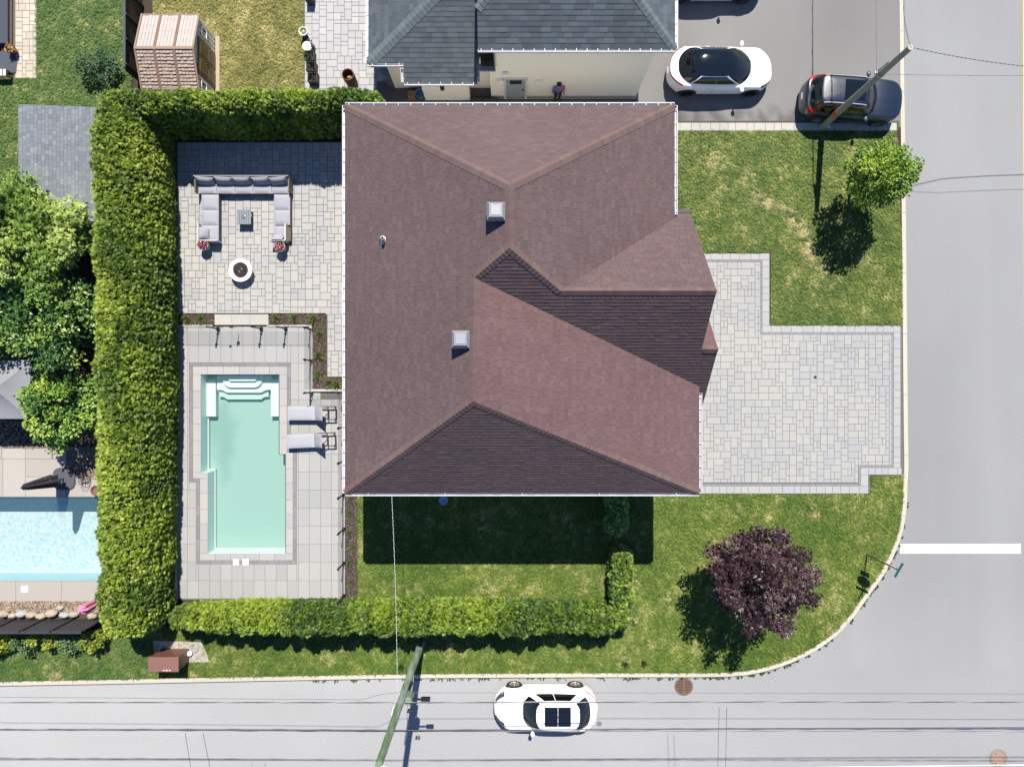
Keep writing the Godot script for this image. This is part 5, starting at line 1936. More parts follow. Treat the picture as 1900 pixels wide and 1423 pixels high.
func car_patch(c: Car, kind: String, q0: float, q1: float, s0: float, s1: float, lift: float, nq := 14, ns := 6) -> Array:
	var rows := []
	for i in nq + 1:
		var row := []
		for j in ns + 1:
			var q := lerpf(q0, q1, float(i) / nq)
			var s := lerpf(s0, s1, float(j) / ns)
			var f := func(a: float, b: float) -> Vector3: return c.top(a, b) if kind == "top" else c.body(a, b)
			if q == 0.0:
				q = 1e-4
			var p: Vector3 = f.call(q, s)
			var du: Vector3 = f.call(q + 0.004, s) - f.call(q - 0.004, s)
			var dv: Vector3 = f.call(q, s + 0.02) - f.call(q, s - 0.02)
			var n := du.cross(dv)
			if absf(q) < 0.005:
				n = Vector3(signf(p.x - 0.0), 0.4, 0)
			n = n.normalized()
			var outv := Vector3(p.x * 0.3, 0.6 if kind == "top" else 0.15, p.z)
			if n.dot(outv) < 0.0:
				n = -n
			row.append(p + n * lift)
		rows.append(row)
	return rows

func build_car(c: Car, called: String, label: String, paint: Material, at: Vector3, turn: float, look: Dictionary) -> void:
	var t := thing(called, at, label, "car", "", turn)
	# shell
	var b := mb()
	var rows := []
	var nq := 230
	for i in range(-nq, nq + 1):
		var q := float(i) / nq
		if i == 0:
			q = 1e-5
		var row := []
		for j in 22:
			row.append(c.body(q, 7.0 * j / 21.0))
		rows.append(row)
	b.surf(rows)
	local("body", b, paint, t)
	b = mb()
	rows = []
	for i in range(-90, 91):
		var q := float(i) / 90
		if i == 0:
			q = 1e-5
		var row := []
		for j in 25:
			row.append(c.top(q, 2.0 * j / 24.0))
		rows.append(row)
	b.surf(rows)
	local("cabin", b, paint, t)
	b = mb(Color(0.012, 0.012, 0.013))
	b.box(Vector3(0, 0.42, 0), Vector3(c.L - 0.9, 0.4, c.Wd - 0.34))
	b.box(Vector3((c.wheel_f + c.wheel_r) * 0.5, 0.3, 0), Vector3(c.wheel_f - c.wheel_r - 0.95, 0.2, c.Wd - 0.12))
	local("underbody", b, M.matte, t)
	# glass
	var A := (c.gf - c.gr) * 0.5
	var q_front: float = look.get("corner", 0.325)
	var glass := func(name_: String, q0: float, q1: float, s0: float, s1: float, n := 16) -> MeshInstance3D:
		var m := mb()
		m.surf(car_patch(c, "top", q0, q1, s0, s1, 0.007, n, 8))
		return local(name_, m, M.dark_glass, t)
	glass.call("windscreen", -q_front, q_front, 0.1, look.get("front1", 0.96), 24)
	glass.call("rear_window", -(1.0 - q_front), -1.0 + 1e-4, look.get("rear0", 0.2), look.get("rear1", 0.95))
	var rw := mb()
	rw.surf(car_patch(c, "top", 1.0 - 1e-4, 1.0 - q_front, look.get("rear0", 0.2), look.get("rear1", 0.95), 0.007, 16, 8))
	local("rear_window", rw, M.dark_glass, t)
	var qx := func(x: float) -> float: return c.q_at(x - (c.gf + c.gr) * 0.5, A, c.wb, c.rad0)
	for s in [-1.0, 1.0]:
		for w in look.get("side", [[0.72, -0.32], [-0.4, -1.35]]):
			var m := mb()
			var q0: float = qx.call(w[0])
			var q1: float = qx.call(w[1])
			var pr := car_patch(c, "top", q0 * s, q1 * s, 0.14, 0.9, 0.007, 18, 6)
			# the ends of the glass line taper
			m.surf(pr)
			local("side_window", m, M.dark_glass, t)
	if look.has("full_roof"):
		var m := mb()
		m.surf(car_patch(c, "top", -0.9999, 0.9999, 0.97, 1.995, 0.008, 140, 10))
		local("roof_glass", m, M.dark_glass, t)
	for e in look.get("roof_glass", []):
		var m := mb()
		var rr := []
		for i in 17:
			var row := []
			for j in 13:
				row.append(c.on_roof(lerpf(e[0], e[1], i / 16.0), lerpf(-e[2], e[2], j / 12.0), 0.006))
			rr.append(row)
		m.surf(rr)
		local("roof_glass", m, M.dark_glass, t)
	# rails
	if look.has("rails"):
		for s in [-1.0, 1.0]:
			var m := mb(look.rails)
			var pts := PackedVector3Array()
			for i in 11:
				var x := lerpf(c.rf - 0.1, c.rr + 0.1, i / 10.0)
				pts.append(c.on_roof(x, (c.wr - 0.05) * s, 0.05 if i > 0 and i < 10 else 0.0))
			m.tube(pts, [0.022], 6)
			local("roof_rail", m, M.plastic, t)
	# lamps
	for s in [-1.0, 1.0]:
		var m := mb(Color(0.05, 0.055, 0.065))
		var hl: Array = look.get("head", [0.23, 0.36, 3.3, 5.3])
		m.surf(car_patch(c, "body", hl[0] * s, hl[1] * s, hl[2], hl[3], 0.006, 10, 5))
		local("headlight", m, M.lamp_glass, t)
		m = mb()
		var tl: Array = look.get("tail", [0.64, 0.78, 3.2, 4.3])
		m.surf(car_patch(c, "body", tl[0] * s, tl[1] * s, tl[2], tl[3], 0.008, 12, 4))
		local("taillight", m, M.red_lamp, t)
		if look.has("tall_tail"):
			m = mb()
			m.surf(car_patch(c, "top", 0.625 * s, 0.67 * s, 0.0, 0.97, 0.012, 6, 10))
			local("taillight", m, M.red_lamp, t)
		# mirrors and handles
		m = mb(look.get("mirror", Color(0.85, 0.85, 0.87)))
		var mp := Vector3(c.gf - 0.5, c.belt + 0.06, (c.Wd * 0.5 + 0.07) * s)
		m.ball(mp, Vector3(0.09, 0.075, 0.13))
		m.span(mp, mp + Vector3(0.02, -0.05, -0.16 * s), 0.05, 0.03)
		local("mirror", m, M.car_trim, t)
		for hx in [0.35, -0.65]:
			m = mb(look.get("mirror", Color(0.85, 0.85, 0.87)))
			var hp := c.body(c.q_at(hx, c.L * 0.5, c.Wd * 0.5, c.r) * s, 3.6)
			m.box(hp + Vector3(0, 0, 0.012 * s), Vector3(0.19, 0.025, 0.02))
			local("door_handle", m, M.car_trim, t)
	# bumper grille, plate
	var gm := mb(Color(0.02, 0.02, 0.022))
	gm.surf(car_patch(c, "body", -0.16, -1e-4, 0.5, 1.6, 0.006, 8, 3))
	gm.surf(car_patch(c, "body", 1e-4, 0.16, 0.5, 1.6, 0.006, 8, 3))
	local("grille", gm, M.matte, t)
	var pm := mb(Color(0.7, 0.72, 0.75))
	pm.box(Vector3(-c.L * 0.5 - 0.008, 0.62, 0), Vector3(0.012, 0.12, 0.32))
	local("number_plate", pm, M.plastic, t)
	# wiper cowl
	var wp := mb(Color(0.02, 0.02, 0.022))
	for z in [-0.35, 0.2]:
		wp.span(Vector3(c.gf - 0.06, c.hood + 0.03, z), Vector3(c.gf - 0.2, c.hood + 0.1, z + 0.5), 0.02, 0.015)
	local("wiper", wp, M.matte, t)
	# seams of bonnet, doors and tailgate
	var sm := mb(Color(0.02, 0.02, 0.022))
	for s in [-1.0, 1.0]:
		for x in look.get("seams", [0.95, -0.36, -1.25]):
			var pts := PackedVector3Array()
			for j in 9:
				pts.append(c.body(c.q_at(x, c.L * 0.5, c.Wd * 0.5, c.r) * s, lerpf(0.7, 4.6, j / 8.0)))
			sm.tube(pts, [0.006], 4, false)
		var hp := PackedVector3Array()
		for j in 12:
			var x := lerpf(c.gf + 0.02, c.L * 0.5 - 0.28, j / 11.0)
			var y := c.deck(x) + 0.006
			hp.append(Vector3(x, y, s * (c.Wd * 0.5 * 0.83 - 0.25 * pow(j / 11.0, 4.0))))
		sm.tube(hp, [0.005], 4, false)
	local("panel_seam", sm, M.matte, t)
	# wheels
	for x in [c.wheel_f, c.wheel_r]:
		for s in [-1.0, 1.0]:
			var R := c.wheel_rad
			var ctr := Vector3(x, R, s * (c.Wd * 0.5 - 0.135))
			var ax := Basis(Vector3(1, 0, 0), PI / 2 * s)
			var ty := mb(Color(0.018, 0.018, 0.02))
			ty.lathe([[R - 0.11, -0.12], [R - 0.02, -0.12], [R, -0.085], [R, 0.085], [R - 0.02, 0.12], [R - 0.1, 0.125], [R - 0.11, 0.1]], ctr, 30, ax)
			var w := local("wheel", ty, M.rubber, t)
			var rim := mb(look.get("rim", Color(0.45, 0.45, 0.47)))
			rim.lathe([[R - 0.105, 0.1], [R - 0.125, 0.115], [R - 0.14, 0.09], [R - 0.15, 0.03], [0.0, 0.02]], ctr, 26, ax)
			for k in 5:
				var a := TAU * k / 5.0
				var d := Vector3(cos(a), 0, sin(a))
				for e in [-0.28, 0.28]:
					var d2 := Vector3(cos(a + e), 0, sin(a + e))
					rim.span(ctr + ax * (d * 0.05 + Vector3(0, 0.105, 0)), ctr + ax * (d2 * (R - 0.12) + Vector3(0, 0.1, 0)), 0.035, 0.03)
			rim.lathe([[0.06, 0.1], [0.05, 0.12], [0.0, 0.122]], ctr, 12, ax)
			local("rim", rim, M.rim_metal, w)

func build_cars() -> void:
	var lg := StandardMaterial3D.new()
	lg.vertex_color_use_as_albedo = true
	lg.roughness = 0.08
	M.lamp_glass = lg
	M.car_trim = mat(0.3)
	M.rim_metal = mat(0.3, null, 1.0, 0.0, 0.7)
	# white crossover with an all-glass roof, nose to the east
	var a := Car.new()
	a.L = 4.75
	a.Wd = 1.92
	a.r = 0.72
	a.bow = 0.2
	a.roof = 1.6
	a.hood = 0.98
	a.nose = 0.66
	a.tail = 1.12
	a.tail_end = 1.0
	a.rad0 = 0.62
	a.rad1 = 0.5
	a.gf = 1.36
	a.gr = -2.08
	a.rf = 0.5
	a.rr = -1.45
	a.wr = 0.61
	a.wb = 0.85
	a.crown = 0.12
	a.wheel_f = 1.45
	a.wheel_r = -1.45
	build_car(a, "white_crossover_car", "white crossover car with a long black glass roof on the neighbour's driveway", M.car_white, g(1329, 142, LOT), 0.0, {"corner": 0.37, "front1": 1.03, "rear1": 1.03, "full_roof": true, "side": [[0.8, -0.27], [-0.285, -1.6]], "rear0": 0.12, "tail": [0.64, 0.8, 4.0, 4.9], "head": [0.24, 0.36, 3.6, 5.0], "rim": Color(0.03, 0.03, 0.033)})
	# navy estate with tall red lamps
	var n := Car.new()
	n.L = 4.5
	n.Wd = 1.88
	n.r = 0.5
	n.bow = 0.14
	n.roof = 1.66
	n.belt = 1.02
	n.hood = 1.02
	n.nose = 0.84
	n.tail = 1.05
	n.tail_end = 1.0
	n.gf = 1.0
	n.gr = -2.12
	n.rf = 0.35
	n.rr = -1.72
	n.wr = 0.66
	n.wb = 0.84
	n.wheel_f = 1.35
	n.wheel_r = -1.38
	build_car(n, "navy_sport_utility_car", "dark navy sport utility car with tall red rear lamps by the leaning pole", M.car_navy, g(1568, 195, LOT), -0.07, {"roof_glass": [[0.2, -0.75, 0.46]], "tall_tail": true, "tail": [0.63, 0.72, 3.4, 5.2], "rails": Color(0.35, 0.36, 0.38), "mirror": Color(0.05, 0.06, 0.08), "head": [0.22, 0.34, 3.4, 4.8], "rim": Color(0.3, 0.3, 0.31), "side": [[0.55, -0.3], [-0.36, -1.15], [-1.2, -1.72]]})
	# white sport utility with a black sunroof, nose to the west
	var m := Car.new()
	m.L = 4.7
	m.Wd = 1.93
	m.r = 0.68
	m.bow = 0.2
	m.roof = 1.6
	m.hood = 0.98
	m.nose = 0.72
	m.tail = 1.08
	m.tail_end = 0.98
	m.rad0 = 0.42
	m.rad1 = 0.36
	m.gf = 1.1
	m.gr = -2.06
	m.rf = 0.42
	m.rr = -1.45
	m.wr = 0.64
	m.wb = 0.82
	m.wheel_f = 1.42
	m.wheel_r = -1.38
	build_car(m, "white_sport_utility_car", "white sport utility car with a black sunroof driving on the south street", M.car_white, g(1011, 1301, 0.0), PI, {"corner": 0.315, "roof_glass": [[0.08, -0.5, 0.43], [-0.515, -1.08, 0.43]], "side": [[0.66, -0.27], [-0.31, -1.5]], "rear0": 0.12, "tail": [0.64, 0.82, 4.0, 4.5], "head": [0.22, 0.34, 4.3, 5.6], "rim": Color(0.42, 0.38, 0.33)})
	# pale blue-silver car at the head of the neighbour's driveway
	var s := Car.new()
	build_car(s, "silver_car", "silver-blue car parked at the top edge of the neighbour's driveway", M.car_silver, g(1316, -29, LOT), 0.0, {"rim": Color(0.1, 0.1, 0.1)})

func cushion(b: MB, ctr: Vector3, size: Vector3, basis := Basis(), puff := 0.05) -> void:   # soft-edged slab
	var h := size * 0.5
	var top := []
	var bot := []
	for i in 9:
		var r1 := []
		var r2 := []
		for j in 9:
			var x := -1.0 + i / 4.0
			var z := -1.0 + j / 4.0
			var e := (1.0 - pow(absf(x), 6.0)) * (1.0 - pow(absf(z), 6.0))
			var p := (1.0 - x * x) * (1.0 - z * z)
			var y := h.y * (0.25 + 0.75 * e) + puff * p
			r1.append(ctr + basis * Vector3(x * h.x, y, z * h.z))
			r2.append(ctr + basis * Vector3(x * h.x, -h.y * (0.25 + 0.75 * e), z * h.z))
		top.append(r1)
		bot.append(r2)
	b.surf(top, false)
	b.surf(bot, true)
	for i in 8:
		for e in [0, 8]:
			b.quad_to(top[i][e], top[i + 1][e], bot[i + 1][e], bot[i][e], basis * Vector3(0, 0, -1 if e == 0 else 1))
			b.quad_to(top[e][i], top[e][i + 1], bot[e][i + 1], bot[e][i], basis * Vector3(-1 if e == 0 else 1, 0, 0))

func build_garden_furniture() -> void:
	var y := 0.27
	var grey := Color(0.28, 0.29, 0.33)
	var wood := px(126, 108, 98, 2.2)
	# U-shaped sofa: three separate pieces standing together
	# bottom run measured on the seat, 0.42 m above the patio
	var sy := 0.42
	var sections := [
		["outdoor_sofa", "long back section of the grey outdoor sofa, half in the hedge's shadow", [366, 332, 536, 358], "N"],
		["outdoor_sofa", "left arm section of the grey outdoor sofa, with a pillow on its end seat", [372, 360, 404, 446], "W"],
		["outdoor_sofa", "right arm section of the grey outdoor sofa, with a small corner arm", [507, 360, 537, 446], "E"],
	]
	for s in sections:
		var q: Array = s[2]
		var a := g(q[0], q[1], y + sy)
		var b := g(q[2], q[3], y + sy)
		var c := (a + b) * 0.5
		var t := thing(s[0], Vector3(c.x, y, c.z), s[1], "sofa", "sections of the outdoor sofa")
		var w := b.x - a.x
		var d := b.z - a.z
		var f := mb(wood)
		f.box(Vector3(c.x, y + 0.17, c.z), Vector3(w, 0.2, d), Basis(), 0.01)
		part("base", f, M.wood, t)
		for i in 4:
			var l := mb(wood)
			l.box(Vector3(c.x + (w * 0.5 - 0.05) * (1 if i % 2 else -1), y + 0.035, c.z + (d * 0.5 - 0.05) * (1 if i < 2 else -1)), Vector3(0.06, 0.07, 0.06))
			part("leg", l, M.wood, t)
		if s[3] == "N":
			for i in 5:
				var m := mb(grey)
				cushion(m, Vector3(a.x + w * (i + 0.5) / 5.0, y + 0.34, c.z + 0.04), Vector3(w / 5.0 - 0.012, 0.15, d - 0.06), Basis(), 0.012)
				part("seat_cushion", m, M.fabric, t)
				m = mb(grey * 0.9)
				cushion(m, Vector3(a.x + w * (i + 0.5) / 5.0 + 0.03 * (i % 2), y + 0.6, a.z + 0.13), Vector3(w / 5.0 - 0.03, 0.16, 0.44), Basis(Vector3(1, 0, 0), 1.1) * Basis(Vector3(0, 1, 0), 0.06 * (i - 2)), 0.03)
				part("back_cushion", m, M.fabric, t)
			var k := mb(px(190, 190, 192, 2.2))
			k.box(Vector3(c.x, y + 0.42, a.z - 0.05), Vector3(w + 0.12, 0.7, 0.05), Basis(), 0.01)
			part("back_frame", k, M.wood, t)
			for e in [-1, 1]:
				var ar := mb(px(150, 140, 132, 2.2))
				ar.box(Vector3(c.x + (w * 0.5 + 0.035) * e, y + 0.36, c.z), Vector3(0.06, 0.56, d), Basis(), 0.01)
				part("arm", ar, M.wood, t)
		else:
			var sgn := -1.0 if s[3] == "W" else 1.0
			for i in 3:
				if i == 2 and sgn > 0.0:
					var m := mb(grey)
					cushion(m, Vector3(c.x - 0.09, y + 0.34, a.z + d * (i + 0.5) / 3.0), Vector3(w - 0.2, 0.14, d / 3.0 - 0.06), Basis(), 0.012)
					part("seat_cushion", m, M.fabric, t)
					continue
				var m := mb(grey)
				cushion(m, Vector3(c.x, y + 0.34, a.z + d * (i + 0.5) / 3.0), Vector3(w, 0.15, d / 3.0 - 0.014), Basis(), 0.012)
				part("seat_cushion", m, M.fabric, t)
			var arm := mb(Color(0.5, 0.49, 0.47))
			if sgn < 0.0:
				arm.box(Vector3(a.x - 0.05, y + 0.36, b.z - 0.36), Vector3(0.05, 0.5, 0.76))
				arm.box(Vector3(c.x - 0.02, y + 0.36, b.z + 0.03), Vector3(w + 0.1, 0.5, 0.05))
				var pl := mb(grey)
				cushion(pl, Vector3(a.x + 0.22, y + 0.56, b.z - 0.3), Vector3(0.46, 0.12, 0.5), Basis(Vector3(0, 0, 1), -0.7), 0.05)
				part("pillow", pl, M.fabric, t)
			else:
				arm.box(Vector3(b.x - 0.15, y + 0.36, b.z - 0.36), Vector3(0.06, 0.5, 0.76))
				arm.box(Vector3(c.x - 0.14, y + 0.36, b.z + 0.03), Vector3(w - 0.02, 0.5, 0.05))
				var pl := mb(grey)
				cushion(pl, Vector3(c.x - 0.14, y + 0.5, b.z - 0.12), Vector3(0.5, 0.12, 0.4), Basis(Vector3(1, 0, 0), -0.9), 0.05)
				part("pillow", pl, M.fabric, t)
			part("arm", arm, M.wood, t)
	# slatted table
	var ta := g(439, 389, y + 0.42)
	var tb := g(465, 416, y + 0.42)
	var tc := (ta + tb) * 0.5
	var t := thing("coffee_table", Vector3(tc.x, y, tc.z), "square grey slatted coffee table inside the outdoor sofa's U", "table")
	for i in 6:
		var sl := mb(px(170, 182, 194, 2.2))
		var w := (tb.x - ta.x) / 6.0
		sl.box(Vector3(ta.x + w * (i + 0.5), y + 0.4, tc.z), Vector3(w - 0.012, 0.03, tb.z - ta.z), Basis(), 0.004)
		part("slat", sl, M.wood, t)
	var fr := mb(px(120, 130, 142, 2.2))
	fr.box(Vector3(tc.x, y + 0.36, tc.z), Vector3(tb.x - ta.x - 0.04, 0.05, tb.z - ta.z - 0.04))
	part("frame", fr, M.wood, t)
	for i in 4:
		var l := mb(px(110, 118, 128, 2.2))
		l.box(Vector3(tc.x + 0.25 * (1 if i % 2 else -1), y + 0.17, tc.z + 0.25 * (1 if i < 2 else -1)), Vector3(0.07, 0.34, 0.07))
		part("leg", l, M.wood, t)
	var hd := mb(Color(0.1, 0.1, 0.12))
	hd.lathe([[0.07, 0.415], [0.09, 0.43], [0.05, 0.44], [0.0, 0.43]], Vector3(tc.x, y, tc.z), 10)
	part("grip", hd, M.black_metal, t)
	# planters
	for e in [[385, 458, "left", Color(0.5, 0.06, 0.16)], [525, 461, "right", Color(0.55, 0.1, 0.14)]]:
		var p := g(e[0], e[1], y)
		var o := thing("flower_planter", p, "round stone planter of pink flowers at the end of the %s sofa arm" % e[2], "planter", "flower planters at the sofa's ends")
		var b := mb(px(200, 190, 176))
		b.lathe([[0.15, 0.0], [0.2, 0.12], [0.225, 0.42], [0.25, 0.5], [0.25, 0.54], [0.21, 0.54], [0.2, 0.46], [0.0, 0.46]], p, 24)
		part("pot", b, M.stone, o)
		var wh := []
		var ti := []
		for i in 130:
			var a := rng.randf() * TAU
			var rr := sqrt(rng.randf()) * 0.2
			var q := p + Vector3(cos(a) * rr, 0.5 + rng.randf() * 0.16, sin(a) * rr)
			wh.append(Transform3D(facing(Vector3(rng.randf_range(-1, 1), 0.4, rng.randf_range(-1, 1)), rng.randf_range(-0.8, 0.8), rng.randf_range(0.06, 0.1)), q))
			ti.append(vary(e[3] if rng.randf() < 0.45 else (Color(0.7, 0.55, 0.58) if rng.randf() < 0.3 else Color(0.04, 0.05, 0.03)), 0.3))
		scatter("flowers", maple_mesh, M.leaf, wh, ti, o)
	# fire bowl
	var fp := g(452, 504, y)
	var fo := thing("fire_bowl", fp, "round white fire bowl with dark stones on the patio", "fire bowl")
	var bw := mb(Color(0.82, 0.82, 0.83))
	bw.lathe([[0.3, 0.0], [0.34, 0.02], [0.5, 0.3], [0.53, 0.42], [0.52, 0.45], [0.37, 0.455], [0.355, 0.44], [0.34, 0.34]], fp, 40)
	part("bowl", bw, M.plaster, fo)
	var em := mb(Color(0.03, 0.022, 0.022))
	em.lathe([[0.35, 0.35], [0.3, 0.38], [0.0, 0.4]], fp, 24)
	part("bed", em, M.matte, fo)
	for i in 46:
		var a := i * 2.4
		var rr := 0.31 * sqrt((i + 0.5) / 46.0)
		var st := mb(vary(Color(0.045, 0.03, 0.03), 0.5))
		st.ball(fp + Vector3(cos(a) * rr, 0.4, sin(a) * rr), Vector3(0.045, 0.03, 0.04) * rng.randf_range(0.7, 1.2), Basis(Vector3.UP, a), 4, 6)
		part("stone", st, M.stone, fo)
	for e in [[-0.04, 0.07], [0.07, -0.06]]:
		var st := mb(Color(0.5, 0.5, 0.52))
		st.box(fp + Vector3(e[0], 0.44, e[1]), Vector3(0.03, 0.02, 0.1), Basis(Vector3.UP, 0.6))
		part("burner_piece", st, M.metal, fo)
	var kn := mb(Color(0.3, 0.3, 0.3))
	kn.lathe([[0.03, 0.0], [0.03, 0.06], [0.0, 0.06]], fp + Vector3(0.5, 0.25, 0.06), 10, Basis(Vector3(0, 0, 1), -PI / 2))
	part("valve_knob", kn, M.black_metal, fo)
	# loungers
	for e in [[538, 766, 0.0, "upper"], [537, 818, 0.045, "lower"]]:
		lounger(e[0], e[1], e[2], e[3])

func lounger(u: float, v: float, turn: float, which: String) -> void:
	# foot end west; mattress 1.25 m flat, then the raised back, frame out to 2.2 m
	var at := g(u, v, LOT)
	var t := thing("sun_lounger", at, "%s of the two grey sun loungers between the pool and the glass fence" % which, "sun lounger", "sun loungers by the green pool", turn)
	var dark := Color(0.035, 0.035, 0.04)
	var cl := Color(0.31, 0.32, 0.36)
	var m := mb(cl)
	cushion(m, Vector3(0.62, 0.36, 0), Vector3(1.26, 0.09, 0.64), Basis(), 0.008)
	local("mattress", m, M.fabric, t)
	m = mb(cl)
	var ang := 0.86
	var R := Basis(Vector3(0, 0, 1), ang)
	cushion(m, Vector3(1.25, 0.36, 0) + R * Vector3(0.36, 0.0, 0), Vector3(0.74, 0.08, 0.64), R, 0.008)
	local("backrest", m, M.fabric, t)
	for z in [-0.3, 0.3]:
		var f := mb(dark)
		f.box(Vector3(1.1, 0.27, z), Vector3(2.2, 0.05, 0.04))
		local("side_rail", f, M.black_metal, t)
	for x in [0.06, 1.3, 1.82, 2.18]:
		var f := mb(dark)
		f.box(Vector3(x, 0.27, 0), Vector3(0.04, 0.045, 0.6))
		local("cross_bar", f, M.black_metal, t)
	for x in [0.1, 2.1]:
		for z in [-0.29, 0.29]:
			var f := mb(dark)
			f.box(Vector3(x, 0.125, z), Vector3(0.05, 0.25, 0.05))
			local("leg", f, M.black_metal, t)
	for z in [-0.22, 0.22]:
		var f := mb(dark)
		f.span(Vector3(1.25, 0.36, z) + R * Vector3(0.5, -0.05, 0), Vector3(1.82, 0.29, z), 0.03, 0.02)
		local("strut", f, M.black_metal, t)

func glass_fence(label: String, posts: Array, y: float) -> void:
	var t := thing("glass_fence", g(posts[0][0], posts[0][1], y), label, "fence")
	var blk := Color(0.018, 0.018, 0.022)
	for i in posts.size():
		var p := g(posts[i][0], posts[i][1], y)
		if posts[i].size() < 3:
			var b := mb(blk)
			b.box(p + Vector3(0, 0.6, 0), Vector3(0.055, 1.2, 0.055), Basis(), 0.005)
			b.box(p + Vector3(0, 0.012, 0), Vector3(0.15, 0.024, 0.15), Basis(), 0.004)
			b.box(p + Vector3(0, 1.21, 0), Vector3(0.075, 0.03, 0.075), Basis(), 0.005)
			part("post", b, M.black_metal, t)
		if i:
			var q := g(posts[i - 1][0], posts[i - 1][1], y)
			var d := (p - q).normalized()
			var m := mb()
			var a := q + d * 0.035 + Vector3(0, 0.08, 0)
			var c := p - d * 0.035 + Vector3(0, 0.08, 0)
			m.quad(a, c, c + Vector3(0, 1.08, 0), a + Vector3(0, 1.08, 0))
			part("glass_panel", m, M.pane, t)
			for k in [0.25, 1.0]:
				var cl := mb(blk)
				cl.box(a + Vector3(0, k - 0.06, 0), Vector3(0.06, 0.05, 0.06))
				cl.box(c + Vector3(0, k - 0.06, 0), Vector3(0.06, 0.05, 0.06))
				part("clamp", cl, M.black_metal, t)

func build_fences() -> void:
	glass_fence("glass pool fence with black posts along the bed and the garden step", [[331, 609, 0], [403.5, 610], [484, 610], [529.5, 610], [577, 611], [577.5, 669], [577.5, 729]], 0.2)
	glass_fence("glass fence with black posts on the white curb beside the brown roofed house", [[577.5, 729, 0], [637.5, 728], [638, 792], [638, 855], [638, 917.5], [638, 981.5], [638, 1044.5], [638, 1105]], 0.2)
	# gate latch and spring hinge on the glass by the step
	var h := mb(Color(0.03, 0.03, 0.035))
	h.box(g(444, 609.5, 0.2) + Vector3(0, 0.95, 0), Vector3(0.12, 0.12, 0.1))
	h.box(g(430, 609.5, 0.2) + Vector3(0, 1.17, 0), Vector3(0.1, 0.07, 0.07))
	h.span(g(443, 609.5, 0.2) + Vector3(0, 1.2, 0), g(443, 609.5, 0.2) + Vector3(0, 0.3, 0), 0.025, 0.025)
	obj("gate_latch", h, M.black_metal, "black gate latch on the glass fence above the garden step", "gate latch")
	# dark fence in the north-west yard
	var t := thing("board_fence", g(265, 70), "dark board fence between the green yard and the resin shed", "fence")
	for i in 14:
		var v0 := -60 + i * 15.5
		if v0 > 150:
			break
		var b := mb(vary(px(92, 80, 58, 2.6), 0.12))
		b.prism(rect(263, v0, 265.2, v0 + 15.1), 0.05, 1.55)
		part("board", b, M.wood, t)
	for i in 5:
		var b := mb(Color(0.03, 0.035, 0.045))
		b.box(g(265.8, -30 + i * 44.0) + Vector3(0.03, 0.8, 0), Vector3(0.08, 1.6, 0.08))
		part("post", b, M.wood, t)
	var rail := mb(Color(0.05, 0.06, 0.08))
	rail.prism(rect(262, -60, 266.5, 152), 1.555, 1.6)
	part("cap_rail", rail, M.wood, t)
	# black fence south of the blue pool
	t = thing("black_fence", g(90, 1148), "black panel fence between the gravel bed and the row of low shrubs", "fence")
	for i in 5:
		var b := mb(Color(0.026, 0.027, 0.03))
		b.prism(rect(-75 + i * 54, 1147.2, -75 + i * 54 + 52.5, 1149), 0.05, 1.78)
		part("panel", b, M.wood, t)
		b = mb(Color(0.015, 0.015, 0.018))
		b.box(g(-76 + i * 54, 1146.5) + Vector3(0, 0.92, 0), Vector3(0.07, 1.84, 0.09))
		part("post", b, M.wood, t)
	rail = mb(Color(0.03, 0.031, 0.036))
	rail.prism(rect(-75, 1145.5, 194, 1150.5), 1.785, 1.84)
	part("cap_rail", rail, M.wood, t)

func wire(called: String, label: String, pts: Array, sag: float, rad: float, c: Color, twist := 0.0) -> void:
	var out := PackedVector3Array()
	for i in pts.size() - 1:
		var n := 26
		for k in n + (1 if i == pts.size() - 2 else 0):
			var f := float(k) / n
			out.append(pts[i].lerp(pts[i + 1], f) - Vector3(0, sag * 4.0 * f * (1.0 - f), 0))
	var b := mb(c)
	b.tube(out, [rad], 5)
	if twist > 0.0:
		var tw := PackedVector3Array()
		var n := out.size() * 6
		for k in n:
			var f := float(k) / (n - 1) * (out.size() - 1)
			var i := mini(int(f), out.size() - 2)
			var p := out[i].lerp(out[i + 1], f - i)
			var d := (out[i + 1] - out[i]).normalized()
			var s := d.cross(Vector3.UP).normalized()
			var a := k * 1.05
			tw.append(p + (s * cos(a) + Vector3.UP * sin(a)) * twist)
		b.col = Color(c.r * 0.5 + 0.3, c.g * 0.5 + 0.3, c.b * 0.5 + 0.3)
		b.tube(tw, [rad * 0.6], 4)
	obj(called, b, M.cable, label, "cable")

